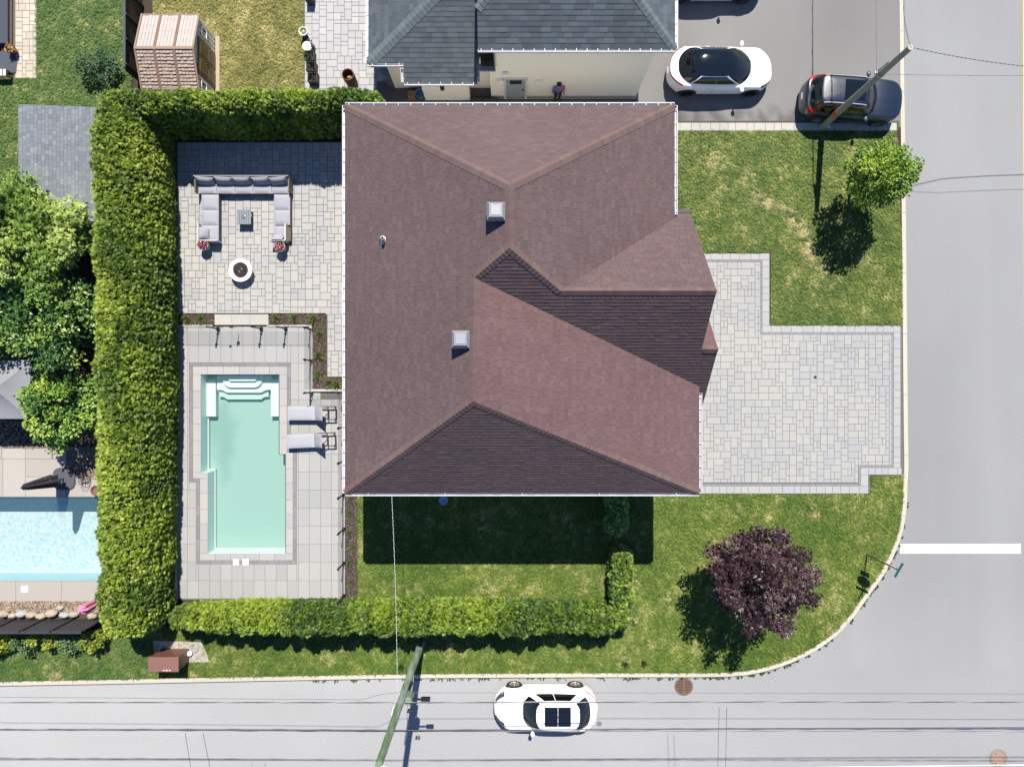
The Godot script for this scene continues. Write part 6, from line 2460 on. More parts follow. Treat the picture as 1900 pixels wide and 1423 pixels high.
func build_poles() -> void:
	M.cable = mat(0.6)
	# leaning pole on the neighbour's driveway corner
	var base := g(1523, 238)
	var top := g(1537, 217)
	top.y = 6.85
	var t := thing("utility_pole", base, "plain leaning wooden utility pole beside the dark navy car", "utility pole")
	var b := mb(px(150, 150, 132, 0.85))
	b.tube(PackedVector3Array([base - Vector3(0, 0.3, 0), base.lerp(top, 0.3), base.lerp(top, 0.65), top]), [0.15, 0.14, 0.125, 0.11], 14)
	part("pole", b, M.pole_wood, t)
	b = mb(Color(0.5, 0.14, 0.05))
	b.tube(PackedVector3Array([base.lerp(top, 0.195), base.lerp(top, 0.235)]), [0.1475], 14, false)
	part("orange_band", b, M.plastic, t)
	b = mb(Color(0.5, 0.52, 0.55))
	var at := base.lerp(top, 0.72)
	b.lathe([[0.14, -0.05], [0.15, 0.0], [0.14, 0.05]], at, 14)
	b.box(at + Vector3(-0.2, 0, -0.05), Vector3(0.14, 0.12, 0.1))
	b.span(at + Vector3(-0.14, 0.05, -0.1), at + Vector3(-0.1, 0.75, -0.12), 0.05, 0.04)
	part("bracket", b, M.metal, t)
	b = mb(Color(0.75, 0.75, 0.75))
	b.box(base + Vector3(0.3, 0.16, -0.02), Vector3(0.16, 0.08, 0.1))
	part("guard", b, M.plastic, t)
	wire("pole_cable", "service cable from the leaning pole's tip away to the north", [top, top + Vector3(-0.2, -0.1, -1.3), Vector3(14.5, 6.7, -40)], 0.05, 0.014, Color(0.1, 0.1, 0.12), 0.02)
	wire("pole_cable", "service cable from the leaning pole's tip across the east street", [top, Vector3(20.4, 4.75, -12.6), Vector3(27, 4.9, -12.9)], 0.12, 0.014, Color(0.06, 0.06, 0.07), 0.016)
	wire("pole_cable", "lower cable from the leaning pole's bracket away to the north", [at + Vector3(-0.2, 0.05, -0.05), Vector3(14.25, 5.2, -40)], 0.05, 0.012, Color(0.12, 0.12, 0.14))
	wire("pole_cable", "lower cable from the leaning pole across the east street", [at, Vector3(20.15, 5.0, -12.12), Vector3(27, 5.4, -12.6)], 0.05, 0.009, Color(0.12, 0.12, 0.14))
	# mossy pole on the south verge
	base = g(783, 1189)
	top = base + Vector3(0, 10.75, 0)
	t = thing("utility_pole", base, "tall mossy green wooden utility pole on the south verge", "utility pole")
	b = mb()
	var pts := PackedVector3Array()
	for i in 40:
		pts.append(base + Vector3(0.015 * noise_a.get_noise_1d(i * 6.0), i * 10.75 / 39.0 - (0.3 if i == 0 else 0.0), 0.015 * noise_b.get_noise_1d(i * 6.0)))
	var rad := []
	for i in 40:
		rad.append(lerpf(0.165, 0.12, i / 39.0))
	b.tube(pts, rad, 22)
	for i in b.v.size():
		var q := b.v[i] - base
		var k := clampf(0.45 + 1.1 * noise_b.get_noise_3d(q.x * 60.0, q.y * 14.0, q.z * 60.0) + 0.9 * noise_c.get_noise_3d(q.x * 160.0, q.y * 60.0, q.z * 160.0) + 0.05 * (q.y - 4.0), 0.0, 1.0)
		b.c[i] = px(138, 152, 146, 1.0).lerp(px(92, 118, 82, 1.0), k)
	part("pole", b, M.pole_wood, t)
	b = mb(Color(0.78, 0.8, 0.82))
	b.lathe([[0.09, 0.0], [0.13, 0.03], [0.09, 0.1], [0.11, 0.16], [0.0, 0.2]], top + Vector3(0.12, -0.05, 0.16), 14)
	part("insulator", b, M.plastic, t)
	b = mb(Color(0.16, 0.2, 0.15))
	b.lathe([[0.15, 0.0], [0.16, 0.08], [0.16, 0.6], [0.11, 0.68], [0.0, 0.69]], base + Vector3(0.24, 5.5, 0.08), 16)
	part("transformer_can", b, M.paint, t)
	b = mb(Color(0.02, 0.02, 0.025))
	b.box(base + Vector3(0.5, 6.0, 0.05), Vector3(0.5, 0.06, 0.06))
	b.box(base + Vector3(0.9, 6.05, 0.02), Vector3(0.34, 0.14, 0.14))
	b.lathe([[0.04, 0.0], [0.05, 0.2], [0.0, 0.22]], base + Vector3(0.3, 6.3, 0.3), 8)
	b.lathe([[0.04, 0.0], [0.05, 0.2], [0.0, 0.22]], base + Vector3(0.42, 6.3, 0.3), 8)
	b.box(base + Vector3(0.18, 5.0, -0.02), Vector3(0.1, 0.7, 0.1))
	part("fittings", b, M.black_metal, t)
	b = mb(Color(0.75, 0.76, 0.78))
	var cond := PackedVector3Array()
	for i in 12:
		cond.append(base + Vector3(-0.17, 5.6 + i * 0.16, 0.06 * sin(i * 0.6)))
	b.tube(cond, [0.022], 6)
	part("conduit", b, M.plastic, t)
	# street cables, from the mossy pole both ways
	var z1 := base.z + 0.02
	var x := base.x
	var far := 60.0
	wire("street_cable", "thick bundled cable strung along the south street, lowest of the three", [Vector3(-far, 6.35, z1 + 0.3), Vector3(x, 6.25, z1 + 0.05), Vector3(far, 6.1, z1 + 0.35)], 0.25, 0.02, Color(0.05, 0.055, 0.07), 0.025)
	wire("street_cable", "dark cable strung along the south street, middle one of the three", [Vector3(-far, 8.5, z1 + 0.12), Vector3(x, 8.3, z1 + 0.1), Vector3(far, 8.3, z1 - 0.02)], 0.15, 0.018, Color(0.06, 0.065, 0.08))
	wire("street_cable", "second dark cable close beside the middle street cable", [Vector3(-far, 8.2, z1 + 0.3), Vector3(x, 8.15, z1 + 0.2), Vector3(far, 8.55, z1 + 0.35)], 0.25, 0.012, Color(0.1, 0.1, 0.12), 0.02)
	wire("street_cable", "bright bare cable at the pole's tip along the picture's bottom edge", [Vector3(-far, 10.5, z1 + 0.35), Vector3(x, 10.95, z1 + 0.15), Vector3(far, 10.2, z1 + 0.1)], 0.3, 0.012, Color(0.7, 0.72, 0.75))
	wire("telephone_cable", "thin telephone cable slung just north of the bundled street cable", [Vector3(-far, 5.4, z1 + 0.2), Vector3(x - 1.5, 6.0, z1 + 0.05), Vector3(x, 5.5, z1 + 0.0), Vector3(far, 5.6, z1 + 0.3)], 0.2, 0.009, Color(0.12, 0.12, 0.14))
	# service drop to the brown house
	wire("service_cable", "pale service cable from the brown house's eave to the mossy pole", [Vector3(-4.48, 6.55, 4.12), Vector3(x - 0.12, 6.35, z1)], 0.25, 0.008, Color(0.4, 0.4, 0.43), 0.011)
	# drops that cross the south street
	for e in [[1335, 6.3, 0.0, "left one of the pair of drop cables right of the driving white car"], [1349, 6.3, 0.1, "right one of the pair of drop cables right of the driving white car"], [343, 8.3, 0.2, "left one of the pair of drop cables crossing the west end of the south street"], [376, 8.3, 0.9, "right one of the pair of drop cables crossing the west end of the south street"]]:
		var k: float = (EYE - e[1]) / (EYE * PPM)
		var px_: float = (e[0] - 950.0) * k
		wire("drop_cable", e[3], [Vector3(px_, e[1], z1 + 0.2), Vector3(px_ + 0.2 + e[2], 5.4, z1 + 16)], 0.3, 0.009, Color(0.07, 0.07, 0.085))

func build_street_things() -> void:
	# stop sign post on the corner, plates edge-on to the sky
	var p := g(1606.5, 1028)
	var t := thing("street_sign", p, "thin sign post with edge-on plates on the curved corner of the lawn", "street sign")
	var b := mb(Color(0.2, 0.21, 0.22))
	b.box(p + Vector3(0, 1.4, 0), Vector3(0.05, 2.8, 0.05))
	part("post", b, M.metal, t)
	var d := Vector3(0.9, 0, 0.435).normalized()
	var n := Vector3(-d.z, 0, d.x)
	var face := p - n * 0.04
	for e in [[0.34, 2.1, 0.02, Color(0.55, 0.03, 0.04), "stop_plate"], [0.36, 2.1, 0.0, Color(0.7, 0.7, 0.7), "plate_rim"]]:
		var pl := mb(e[3])
		var c: Vector3 = face + Vector3(0, e[1], 0) - n * e[2] * 0.5
		for i in 8:
			var a0 := TAU * (i + 0.5) / 8.0
			var a1 := TAU * (i + 1.5) / 8.0
			var q: Vector3 = c + (d * cos(a0) + Vector3.UP * sin(a0)) * e[0]
			var r: Vector3 = c + (d * cos(a1) + Vector3.UP * sin(a1)) * e[0]
			pl.tri_to(c - n * 0.004, q - n * 0.004, r - n * 0.004, -n)
			pl.tri_to(c + n * 0.004, q + n * 0.004, r + n * 0.004, n)
			pl.quad(q - n * 0.004, r - n * 0.004, r + n * 0.004, q + n * 0.004)
		part(e[4], pl, M.metal_paint, t)
	b = mb(Color(0.65, 0.65, 0.66))
	b.box(face + Vector3(0, 1.55, 0), Vector3(0.46, 0.3, 0.008), Basis(d, Vector3.UP, n))
	part("lower_plate", b, M.metal_paint, t)
	for e in [[2.62, d, 0.62], [2.86, Vector3(0.5, 0, -0.87), 0.68]]:
		b = mb(Color(0.05, 0.16, 0.2))
		var ax: Vector3 = e[1].normalized()
		b.box(p + Vector3(0, e[0], 0), Vector3(e[2], 0.17, 0.018), Basis(ax, Vector3.UP, ax.cross(Vector3.UP)))
		part("name_blade", b, M.metal_paint, t)
	# utility box on the verge
	var up := g(320, 1211)
	t = thing("utility_box", g(323, 1216), "brown painted steel utility box on the verge near the hedge's end", "utility box")
	var c0 := g(299, 1203, LOT)
	var c1 := g(351, 1227, LOT)
	b = mb(px(150, 104, 88, 2.4))
	b.prism(PackedVector2Array([Vector2(c0.x, c0.z), Vector2(c1.x, c0.z), Vector2(c1.x, c1.z), Vector2(c0.x, c1.z)]), LOT, 1.22, 0.0)
	part("cabinet", b, M.metal_paint, t)
	b = mb(px(172, 128, 116, 2.4))
	b.prism(PackedVector2Array([Vector2(c0.x - 0.03, c0.z - 0.03), Vector2(c1.x + 0.03, c0.z - 0.03), Vector2(c1.x + 0.03, c1.z + 0.03), Vector2(c0.x - 0.03, c1.z + 0.03)]), 1.222, 1.28, 0.012)
	part("lid", b, M.metal_paint, t)
	for i in 2:
		b = mb(px(138, 96, 82, 2.4))
		b.box(Vector3(lerpf(c0.x, c1.x, 0.26 + 0.48 * i), 0.68, c1.z + 0.01), Vector3((c1.x - c0.x) * 0.46, 0.95, 0.02))
		part("door", b, M.metal_paint, t)
	b = mb(Color(0.75, 0.75, 0.74))
	for i in 3:
		b.box(Vector3(lerpf(c0.x, c1.x, 0.52 + 0.1 * i), 1.284, c1.z - 0.05), Vector3(0.07, 0.004, 0.03 + 0.02 * (i % 2)))
	part("white_mark", b, M.paint, t)
	b = mb(px(236, 226, 222))
	b.prism(poly([286, 1186, 375, 1190, 384, 1207, 390, 1226, 290, 1228]), 0.05, LOT + 0.03)
	obj("concrete_pad", b, M.concrete, "pale concrete pad under the brown utility box", "concrete pad")
	b = mb(Color(0.8, 0.8, 0.8))
	b.ball(g(352.5, 1211, LOT) + Vector3(0, 0.12, 0), Vector3(0.15, 0.1, 0.13))
	obj("white_rock", b, M.stone, "smooth white rock on the pad beside the brown utility box", "rock")
	# manholes
	t = thing("catch_basin", g(1269, 1273.5), "round rusty catch basin grate beside the kerb on the south street", "grate")
	var c := g(1269, 1273.5)
	b = mb(px(150, 120, 104, 2.2))
	b.lathe([[0.43, 0.0], [0.43, 0.012], [0.36, 0.016], [0.35, 0.0]], c, 30)
	part("frame", b, M.metal_paint, t)
	b = mb(Color(0.02, 0.016, 0.014))
	b.lathe([[0.35, 0.004], [0.0, 0.004]], c, 24)
	part("well", b, M.matte, t)
	for i in 9:
		var z := -0.3 + i * 0.075
		var hw := sqrt(0.35 * 0.35 - z * z)
		b = mb(px(160, 128, 108, 2.2))
		b.box(c + Vector3(0, 0.012, z), Vector3(hw * 2.0, 0.012, 0.035))
		part("bar", b, M.metal_paint, t)
	b = mb(px(160, 128, 108, 2.2))
	b.box(c + Vector3(0, 0.02, 0), Vector3(0.05, 0.01, 0.7))
	part("bar", b, M.metal_paint, t)
	c = g(1853, 1407)
	b = mb(px(170, 160, 154, 2.1))
	b.lathe([[0.42, 0.0], [0.42, 0.01], [0.36, 0.012]], c, 30)
	b.col = px(196, 168, 148, 2.1)
	b.lathe([[0.345, 0.006], [0.34, 0.012], [0.0, 0.014]], c, 30)
	for i in 3:
		b.col = Color(0.05, 0.04, 0.04)
		b.box(c + Vector3(0.25 * cos(i * 2.1), 0.014, 0.25 * sin(i * 2.1)), Vector3(0.05, 0.006, 0.05))
	obj("manhole_cover", b, M.metal_paint, "round rust-tan manhole cover near the south-east corner of the streets", "manhole cover")
	b = mb(px(150, 148, 148, 2.2))
	b.lathe([[0.12, 0.0], [0.12, 0.01], [0.0, 0.012]], g(1112, 1343), 18)
	obj("valve_cover", b, M.metal_paint, "small grey valve cover in the road behind the white driving car", "valve cover")

func build_sheds() -> void:
	# resin shed: west-east ridge, front to the east
	var x0 := g(305, 0).x
	var x1 := g(404, 0).x
	var z0 := g(0, 68).z
	var z1 := g(0, 196).z
	var zr := g(0, 136).z
	var t := thing("resin_shed", g(355, 132, LOT), "tan resin shed with ribbed brown roof and double doors", "shed")
	var E := 1.9
	var R := 2.5
	var w := mb(Color(0.62, 0.6, 0.56))
	w.prism(PackedVector2Array([Vector2(x0 + 0.06, z0 + 0.1), Vector2(x1 - 0.1, z0 + 0.1), Vector2(x1 - 0.1, z1 - 0.1), Vector2(x0 + 0.06, z1 - 0.1)]), LOT - 0.05, E - 0.04)
	for x in [x0 + 0.07, x1 - 0.11]:
		w.tri_to(Vector3(x, E - 0.06, z0 + 0.12), Vector3(x, E - 0.06, z1 - 0.12), Vector3(x, R - 0.06, zr), Vector3.RIGHT if x > -15 else Vector3.LEFT)
	part("wall", w, M.plastic, t)
	# siding ribs, doors, windows on the front
	var xf := x1 - 0.1
	for i in 15:
		var z := lerpf(z0 + 0.14, z1 - 0.14, i / 14.0)
		if absf(z - zr) < 0.86:
			continue
		var s := mb(Color(0.68, 0.67, 0.64))
		s.box(Vector3(xf + 0.012, 1.0, z), Vector3(0.024, 1.75, 0.1))
		part("siding", s, M.plastic, t)
	for k in [-1, 1]:
		var dmb := mb(px(136, 106, 70, 2.2))
		dmb.box(Vector3(xf + 0.03, 1.03, zr + 0.4 * k), Vector3(0.05, 1.8, 0.78))
		var dn := part("door", dmb, M.plastic, t)
		for q in [0.55, 1.45]:
			var pn := mb(px(124, 96, 62, 2.2))
			pn.box(Vector3(xf + 0.062, q, zr + 0.4 * k), Vector3(0.016, 0.72, 0.56), Basis(), 0.0)
			part("panel", pn, M.plastic, dn)
		var hm := mb(Color(0.05, 0.05, 0.05))
		hm.box(Vector3(xf + 0.08, 1.05, zr + 0.06 * k), Vector3(0.05, 0.14, 0.03))
		part("handle", hm, M.black_metal, dn)
		window_unit(t, Vector3(xf + 0.005, 1.4, zr + 1.2 * k), 0.36, 0.5, Vector3(1, 0, 0), Color(0.75, 0.75, 0.75))
	# roof
	var rc := px(190, 160, 140, 2.2)
	var eo := 0.06
	var zn := z0 - eo
	var zs := z1 + eo
	var xa := x0 - 0.08
	var xb := x1 - 0.02
	for k in 2:
		var ze := zn if k == 0 else zs
		var dn := Vector3(0, E - R, ze - zr)
		var len_ := dn.length()
		dn /= len_
		var nn := Vector3(0, 1, 0) - dn * dn.y
		nn = nn.normalized()
		for pnl in 3:
			var a := lerpf(xa, xb, pnl / 3.0) + 0.015
			var e := lerpf(xa, xb, (pnl + 1) / 3.0) - 0.015
			var m := mb(rc)
			var o := Vector3(0, R, zr)
			m.quad_to(o + Vector3(a, 0, 0), o + Vector3(e, 0, 0), o + Vector3(e, 0, 0) + dn * len_, o + Vector3(a, 0, 0) + dn * len_, nn)
			m.quad_to(o + Vector3(a, -0.03, 0), o + Vector3(e, -0.03, 0), o + Vector3(e, -0.03, 0) + dn * len_, o + Vector3(a, -0.03, 0) + dn * len_, -nn)
			# ribs at the panel sides
			for x in [a, e]:
				m.span(o + Vector3(x, 0.02, 0), o + Vector3(x, 0.02, 0) + dn * len_, 0.07, 0.05)
			m.span(o + Vector3(a, 0.015, 0) + dn * (len_ - 0.03), o + Vector3(e, 0.015, 0) + dn * (len_ - 0.03), 0.05, 0.05)
			var pt := part("roof_panel", m, M.plastic, t)
			# embossed shakes, row by row
			var rows := 11
			for r in rows:
				var y0 := 0.06 + (len_ - 0.14) * r / rows
				var y1 := 0.06 + (len_ - 0.14) * (r + 1) / rows
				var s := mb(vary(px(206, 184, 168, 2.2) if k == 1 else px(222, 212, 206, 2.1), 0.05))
				var n := 5
				for c in n:
					var xa2 := lerpf(a + 0.05, e - 0.05, float(c) / n) + 0.006
					var xb2 := lerpf(a + 0.05, e - 0.05, float(c + 1) / n) - 0.006
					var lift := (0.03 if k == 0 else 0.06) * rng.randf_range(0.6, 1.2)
					var y1b := y1 - rng.randf_range(0.0, 0.015)
					var A := o + Vector3(xa2, 0, 0) + dn * y0 + nn * 0.004
					var B := o + Vector3(xb2, 0, 0) + dn * y0 + nn * 0.004
					var C := o + Vector3(xb2, 0, 0) + dn * y1b + nn * lift
					var D := o + Vector3(xa2, 0, 0) + dn * y1b + nn * lift
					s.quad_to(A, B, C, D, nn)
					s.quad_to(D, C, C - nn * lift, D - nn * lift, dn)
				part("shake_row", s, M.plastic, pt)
	var rd := mb(rc)
	rd.span(Vector3(xa, R + 0.02, zr), Vector3(xb, R + 0.02, zr), 0.12, 0.05)
	part("ridge", rd, M.plastic, t)
	var rp := mb(px(214, 190, 168, 2.1))
	rp.prism(PackedVector2Array([Vector2(x1 - 0.06, z0 + 0.05), Vector2(x1 + 0.14, z0 + 0.05), Vector2(x1 + 0.14, z1), Vector2(x1 - 0.06, z1)]), 0.05, LOT + 0.06, 0.01)
	part("sill", rp, M.plastic, t)
	# grey roofed shed in the west yard
	var a := g(112, 238)
	var e := g(244, 434)
	t = thing("grey_shed", Vector3((a.x + e.x) * 0.5, LOT, (a.z + e.z) * 0.5), "small shed under a single grey shingle slope beside the tall hedge", "shed")
	w = mb(Color(0.2, 0.2, 0.21))
	w.prism(PackedVector2Array([Vector2(a.x + 0.15, a.z + 0.15), Vector2(e.x - 0.15, a.z + 0.15), Vector2(e.x - 0.15, e.z - 0.15), Vector2(a.x + 0.15, e.z - 0.15)]), LOT - 0.05, 2.3)
	part("wall", w, M.wood, t)
	var roof := Node3D.new()
	roof.name = "roof"
	t.add_child(roof)
	var sh := mb()
	var dk := mb(Color(0.16, 0.16, 0.17))
	shingle(sh, dk, [Vector3(a.x, 2.85, a.z), Vector3(e.x, 2.5, a.z), Vector3(e.x, 2.5, e.z), Vector3(a.x, 2.85, e.z)], Vector3(1, -0.12, 0), 0.15, 0.2, [px(160, 168, 178), px(168, 176, 186), px(152, 160, 170), px(162, 170, 180), px(174, 181, 190), px(156, 163, 172)], 0.012)
	part("shingles", sh, M.shingle, roof).set_meta("kind", "stuff")
	part("deck", dk, M.wood, roof)

func build_west_yard_things() -> void:
	# grey canopy
	var t := thing("garden_canopy", g(0, 722, LOT), "grey hipped fabric canopy at the picture's west edge", "canopy")
	var H := 2.25
	var c := [g(-75, 668, H), g(57, 668, H), g(51, 777, H), g(-75, 777, H)]
	var pk := g(-12, 722, H + 0.55)
	var b := mb(px(176, 180, 188, 2.2))
	for i in 4:
		var p: Vector3 = c[i]
		var q: Vector3 = c[(i + 1) % 4]
		var rows := []
		for k in 9:
			var row := []
			for j in 9:
				var f := j / 8.0
				var e := p.lerp(q, k / 8.0)
				var pt := pk.lerp(e, f)
				pt.y -= 0.1 * sin(PI * f) * (0.6 + 0.4 * sin(PI * k / 8.0)) + 0.02 * noise_b.get_noise_2d(pt.x * 30.0, pt.z * 30.0)
				row.append(pt)
			rows.append(row)
		b.surf(rows)
		b.quad(p, q, q - Vector3(0, 0.18, 0), p - Vector3(0, 0.18, 0))
	part("fabric_roof", b, M.fabric, t)
	for i in 4:
		b = mb(Color(0.04, 0.04, 0.045))
		var p: Vector3 = c[i].lerp(Vector3(pk.x, H, pk.z), 0.04)
		b.box(Vector3(p.x, (LOT + H - 0.1) * 0.5, p.z), Vector3(0.07, H - LOT - 0.1, 0.07))
		part("post", b, M.black_metal, t)
	for i in 2:
		b = mb(Color(0.05, 0.05, 0.055))
		b.span(c[i + 1] - Vector3(0, 0.12, 0), c[(i + 2) % 4] - Vector3(0, 0.12, 0), 0.05, 0.05)
		part("beam", b, M.black_metal, t)
	# folded black umbrella on its weight
	var p := g(119, 888, LOT)
	t = thing("folded_umbrella", p, "folded black garden umbrella standing on a dark rounded weight by the blue pool", "umbrella")
	b = mb(px(112, 110, 122, 2.2))
	var sq := PackedVector2Array()
	for i in 28:
		var a := TAU * i / 28.0
		sq.append(Vector2(p.x + 0.52 * signf(cos(a)) * pow(absf(cos(a)), 0.62), p.z + 0.52 * signf(sin(a)) * pow(absf(sin(a)), 0.62)))
	b.prism(sq, LOT - 0.02, LOT + 0.09, 0.03)
	part("weight", b, M.stone, t)
	b = mb(Color(0.03, 0.03, 0.035))
	b.tube(PackedVector3Array([p, p + Vector3(-0.02, 2.9, 0.02)]), [0.03], 10)
	part("mast", b, M.black_metal, t)
	b = mb(Color(0.03, 0.03, 0.04))
	var rows := []
	for i in 25:
		var a := TAU * i / 24.0
		var row := []
		for j in 11:
			var f := j / 10.0
			var rr := lerpf(0.26, 0.1, f) * (1.0 + 0.28 * cos(a * 6.0)) * (1.0 if j < 10 else 0.2)
			row.append(p + Vector3(cos(a) * rr, 0.75 + f * 2.15, sin(a) * rr))
		rows.append(row)
	b.surf(rows)
	part("folded_cloth", b, M.fabric, t)
	b = mb(Color(0.25, 0.2, 0.15))
	b.lathe([[0.2, -0.02], [0.21, 0.0], [0.2, 0.02]], p + Vector3(0, 1.3, 0), 14)
	part("tie", b, M.fabric, t)
	# wire plant stand and red-brown pot half under the hedge
	p = g(160, 888, LOT)
	b = mb(Color(0.03, 0.03, 0.035))
	for i in 7:
		var a := TAU * i / 7.0
		var pts := PackedVector3Array()
		for k in 7:
			var f := k / 6.0
			pts.append(p + Vector3(cos(a) * (0.1 + 0.14 * sin(PI * f)), f * 0.6, sin(a) * (0.1 + 0.14 * sin(PI * f))))
		b.tube(pts, [0.012], 5)
	for y in [0.05, 0.3, 0.58]:
		b.lathe([[0.2, -0.012], [0.215, 0.0], [0.2, 0.012]], p + Vector3(0, y, 0), 16)
	obj("wire_stand", b, M.black_metal, "curly black wire plant stand on the gravel next to the tall hedge", "plant stand")
	p = g(185, 908, LOT)
	b = mb(px(170, 130, 112, 2.2))
	b.lathe([[0.14, 0.0], [0.2, 0.3], [0.24, 0.34], [0.24, 0.38], [0.19, 0.38], [0.17, 0.3], [0.0, 0.3]], p, 20)
	obj("clay_pot", b, M.stone, "empty terracotta pot on the deck at the tall hedge's edge", "pot")
	# closed pink parasol and the dark box behind it
	p = g(205, 1104, LOT)
	t = thing("pink_parasol", p, "closed pink parasol leaning out of the gravel bed by the tall hedge", "parasol")
	b = mb(Color(0.6, 0.6, 0.6))
	b.tube(PackedVector3Array([p, p + Vector3(0, 2.45, 0)]), [0.02], 8)
	part("pole", b, M.plastic, t)
	rows = []
	for i in 25:
		var a := TAU * i / 24.0
		var row := []
		for j in 11:
			var f := j / 10.0
			var rr := lerpf(0.1, 0.2, pow(f, 0.8)) * (1.0 + 0.3 * cos(a * 6.0)) * (1.0 if j < 10 else 0.15)
			row.append(p + Vector3(cos(a) * rr, 0.7 + f * 1.7, sin(a) * rr))
		rows.append(row)
	b = mb(Color(0.62, 0.2, 0.36))
	b.surf(rows)
	part("folded_cloth", b, M.fabric, t)
	b = mb(Color(0.06, 0.09, 0.13))
	b.box(g(196, 1094, LOT) + Vector3(0, 0.2, 0), Vector3(0.34, 0.4, 0.44), Basis(), 0.03)
	obj("filter_box", b, M.plastic, "dark blue box on the deck corner beside the closed pink parasol", "box")
	b = mb(Color(0.82, 0.82, 0.8))
	b.box(g(45, 1093, LOT) + Vector3(0, 0.014, 0), Vector3(0.32, 0.03, 0.3), Basis(), 0.008)
	obj("skimmer_lid", b, M.plastic, "white square skimmer lid on the deck below the blue pool", "skimmer lid")
	# boulders
	var where := ["at the picture's west edge", "second from the west edge", "third from the west edge", "tan, fourth from the west edge", "leaning on the fence in the middle", "pale grey, in the middle of the bed", "cream, right of the middle", "tan, before the closed parasol", "grey, under the closed parasol", "small and white on the gravel"]
	var us := [[8, 1138, 0.3], [25, 1141, 0.24], [42, 1138, 0.32], [60, 1140, 0.3], [78, 1142, 0.3], [97, 1137, 0.34], [121, 1140, 0.28], [138, 1139, 0.26], [172, 1142, 0.28], [113, 1127, 0.2]]
	for i in us.size():
		b = mb(vary([px(214, 196, 178), px(226, 212, 196), px(206, 209, 214), px(220, 202, 182)][i % 4], 0.1))
		var q := g(us[i][0], us[i][1], LOT)
		rows = []
		for k in 15:
			var row := []
			for j in 9:
				var ph := TAU * k / 14.0
				var th := PI * j / 8.0
				var d := Vector3(sin(th) * cos(ph), cos(th), sin(th) * sin(ph))
				var rr: float = us[i][2] * 0.85 * (1.0 + 0.3 * noise_b.get_noise_3d(d.x * 22.0 + i * 50.0, d.y * 22.0, d.z * 22.0))
				row.append(q + Vector3(0, 0.08, 0) + d * rr * Vector3(1.0, 0.75, 0.62))
			rows.append(row)
		b.surf(rows)
		obj("boulder", b, M.stone, "boulder in the gravel by the black fence, " + where[i], "boulder", "boulders along the black fence")
	# far corner: deck edge, dark strip, dark slab, flower pot, bench
	b = mb(px(176, 148, 120, 2.4))
	b.prism(rect(-80, -80, 4.5, 86), 0.05, 0.5, 0.01)
	obj("timber_deck_edge", b, M.wood, "tan timber deck edge in the top-left corner of the picture", "deck")
	b = mb(Color(0.05, 0.06, 0.085))  # low dark blue-grey block beside the deck edge, red-brown along its side
	b.prism(rect(5, -80, 22, 86), 0.05, 0.32, 0.01)
	b.col = Color(0.1, 0.065, 0.06)
	b.prism(rect(22.2, -80, 26.5, 84), 0.05, 0.2, 0.01)
	obj("dark_strip", b, M.concrete, "long dark blue-grey raised strip between the timber deck edge and the cream path", "step")
	b = mb(Color(0.055, 0.065, 0.085))  # shadow block on the path modelled as a dark slab
	b.prism(poly([-40, 98, 27, 98, 35, 115, 33, 138, -40, 136]), 0.05, 0.17, 0.005)
	obj("shadow_slab", b, M.fabric, "dark grey slab in place of a cast shadow on the cream path below the flower pot", "mat")
	p = g(28, 97, LOT)
	t = thing("flower_pot", p, "dark red pot of yellow and pink flowers at the cream path's edge", "flower pot")
	b = mb(Color(0.14, 0.02, 0.035))
	b.lathe([[0.12, 0.0], [0.2, 0.28], [0.22, 0.32], [0.18, 0.32], [0.0, 0.28]], p, 18)
	part("pot", b, M.plastic, t)
	var wh := []
	var ti := []
	for i in 110:
		var a := rng.randf() * TAU
		var rr := sqrt(rng.randf()) * 0.2
		wh.append(Transform3D(facing(Vector3(rng.randf_range(-1, 1), 0.4, rng.randf_range(-1, 1)), rng.randf_range(-0.8, 0.8), rng.randf_range(0.07, 0.11)), p + Vector3(cos(a) * rr, 0.32 + rng.randf() * 0.2, sin(a) * rr)))
		ti.append(vary([Color(0.6, 0.55, 0.15), Color(0.5, 0.08, 0.14), Color(0.05, 0.12, 0.02), Color(0.35, 0.03, 0.06)][rng.randi() % 4], 0.3))
	scatter("flowers", maple_mesh, M.leaf, wh, ti, t)
	p = g(8, 142, LOT)
	t = thing("garden_bench", p, "small white slatted bench with dark legs below the dark slab", "bench")
	for i in 5:
		b = mb(Color(0.62, 0.6, 0.54))
		b.box(p + Vector3(-0.34 + i * 0.16, 0.45, 0), Vector3(0.12, 0.025, 0.3), Basis(), 0.004)
		part("slat", b, M.wood, t)
	for e in [[-0.4, -0.1], [0.38, -0.1], [-0.4, 0.1], [0.38, 0.1]]:
		b = mb(Color(0.03, 0.03, 0.03))
		b.box(p + Vector3(e[0], 0.22, e[1]), Vector3(0.05, 0.44, 0.05))
		part("leg", b, M.black_metal, t)
	b = mb(Color(0.03, 0.03, 0.03))
	b.box(p + Vector3(0, 0.42, 0), Vector3(0.82, 0.03, 0.26))
	part("frame", b, M.black_metal, t)

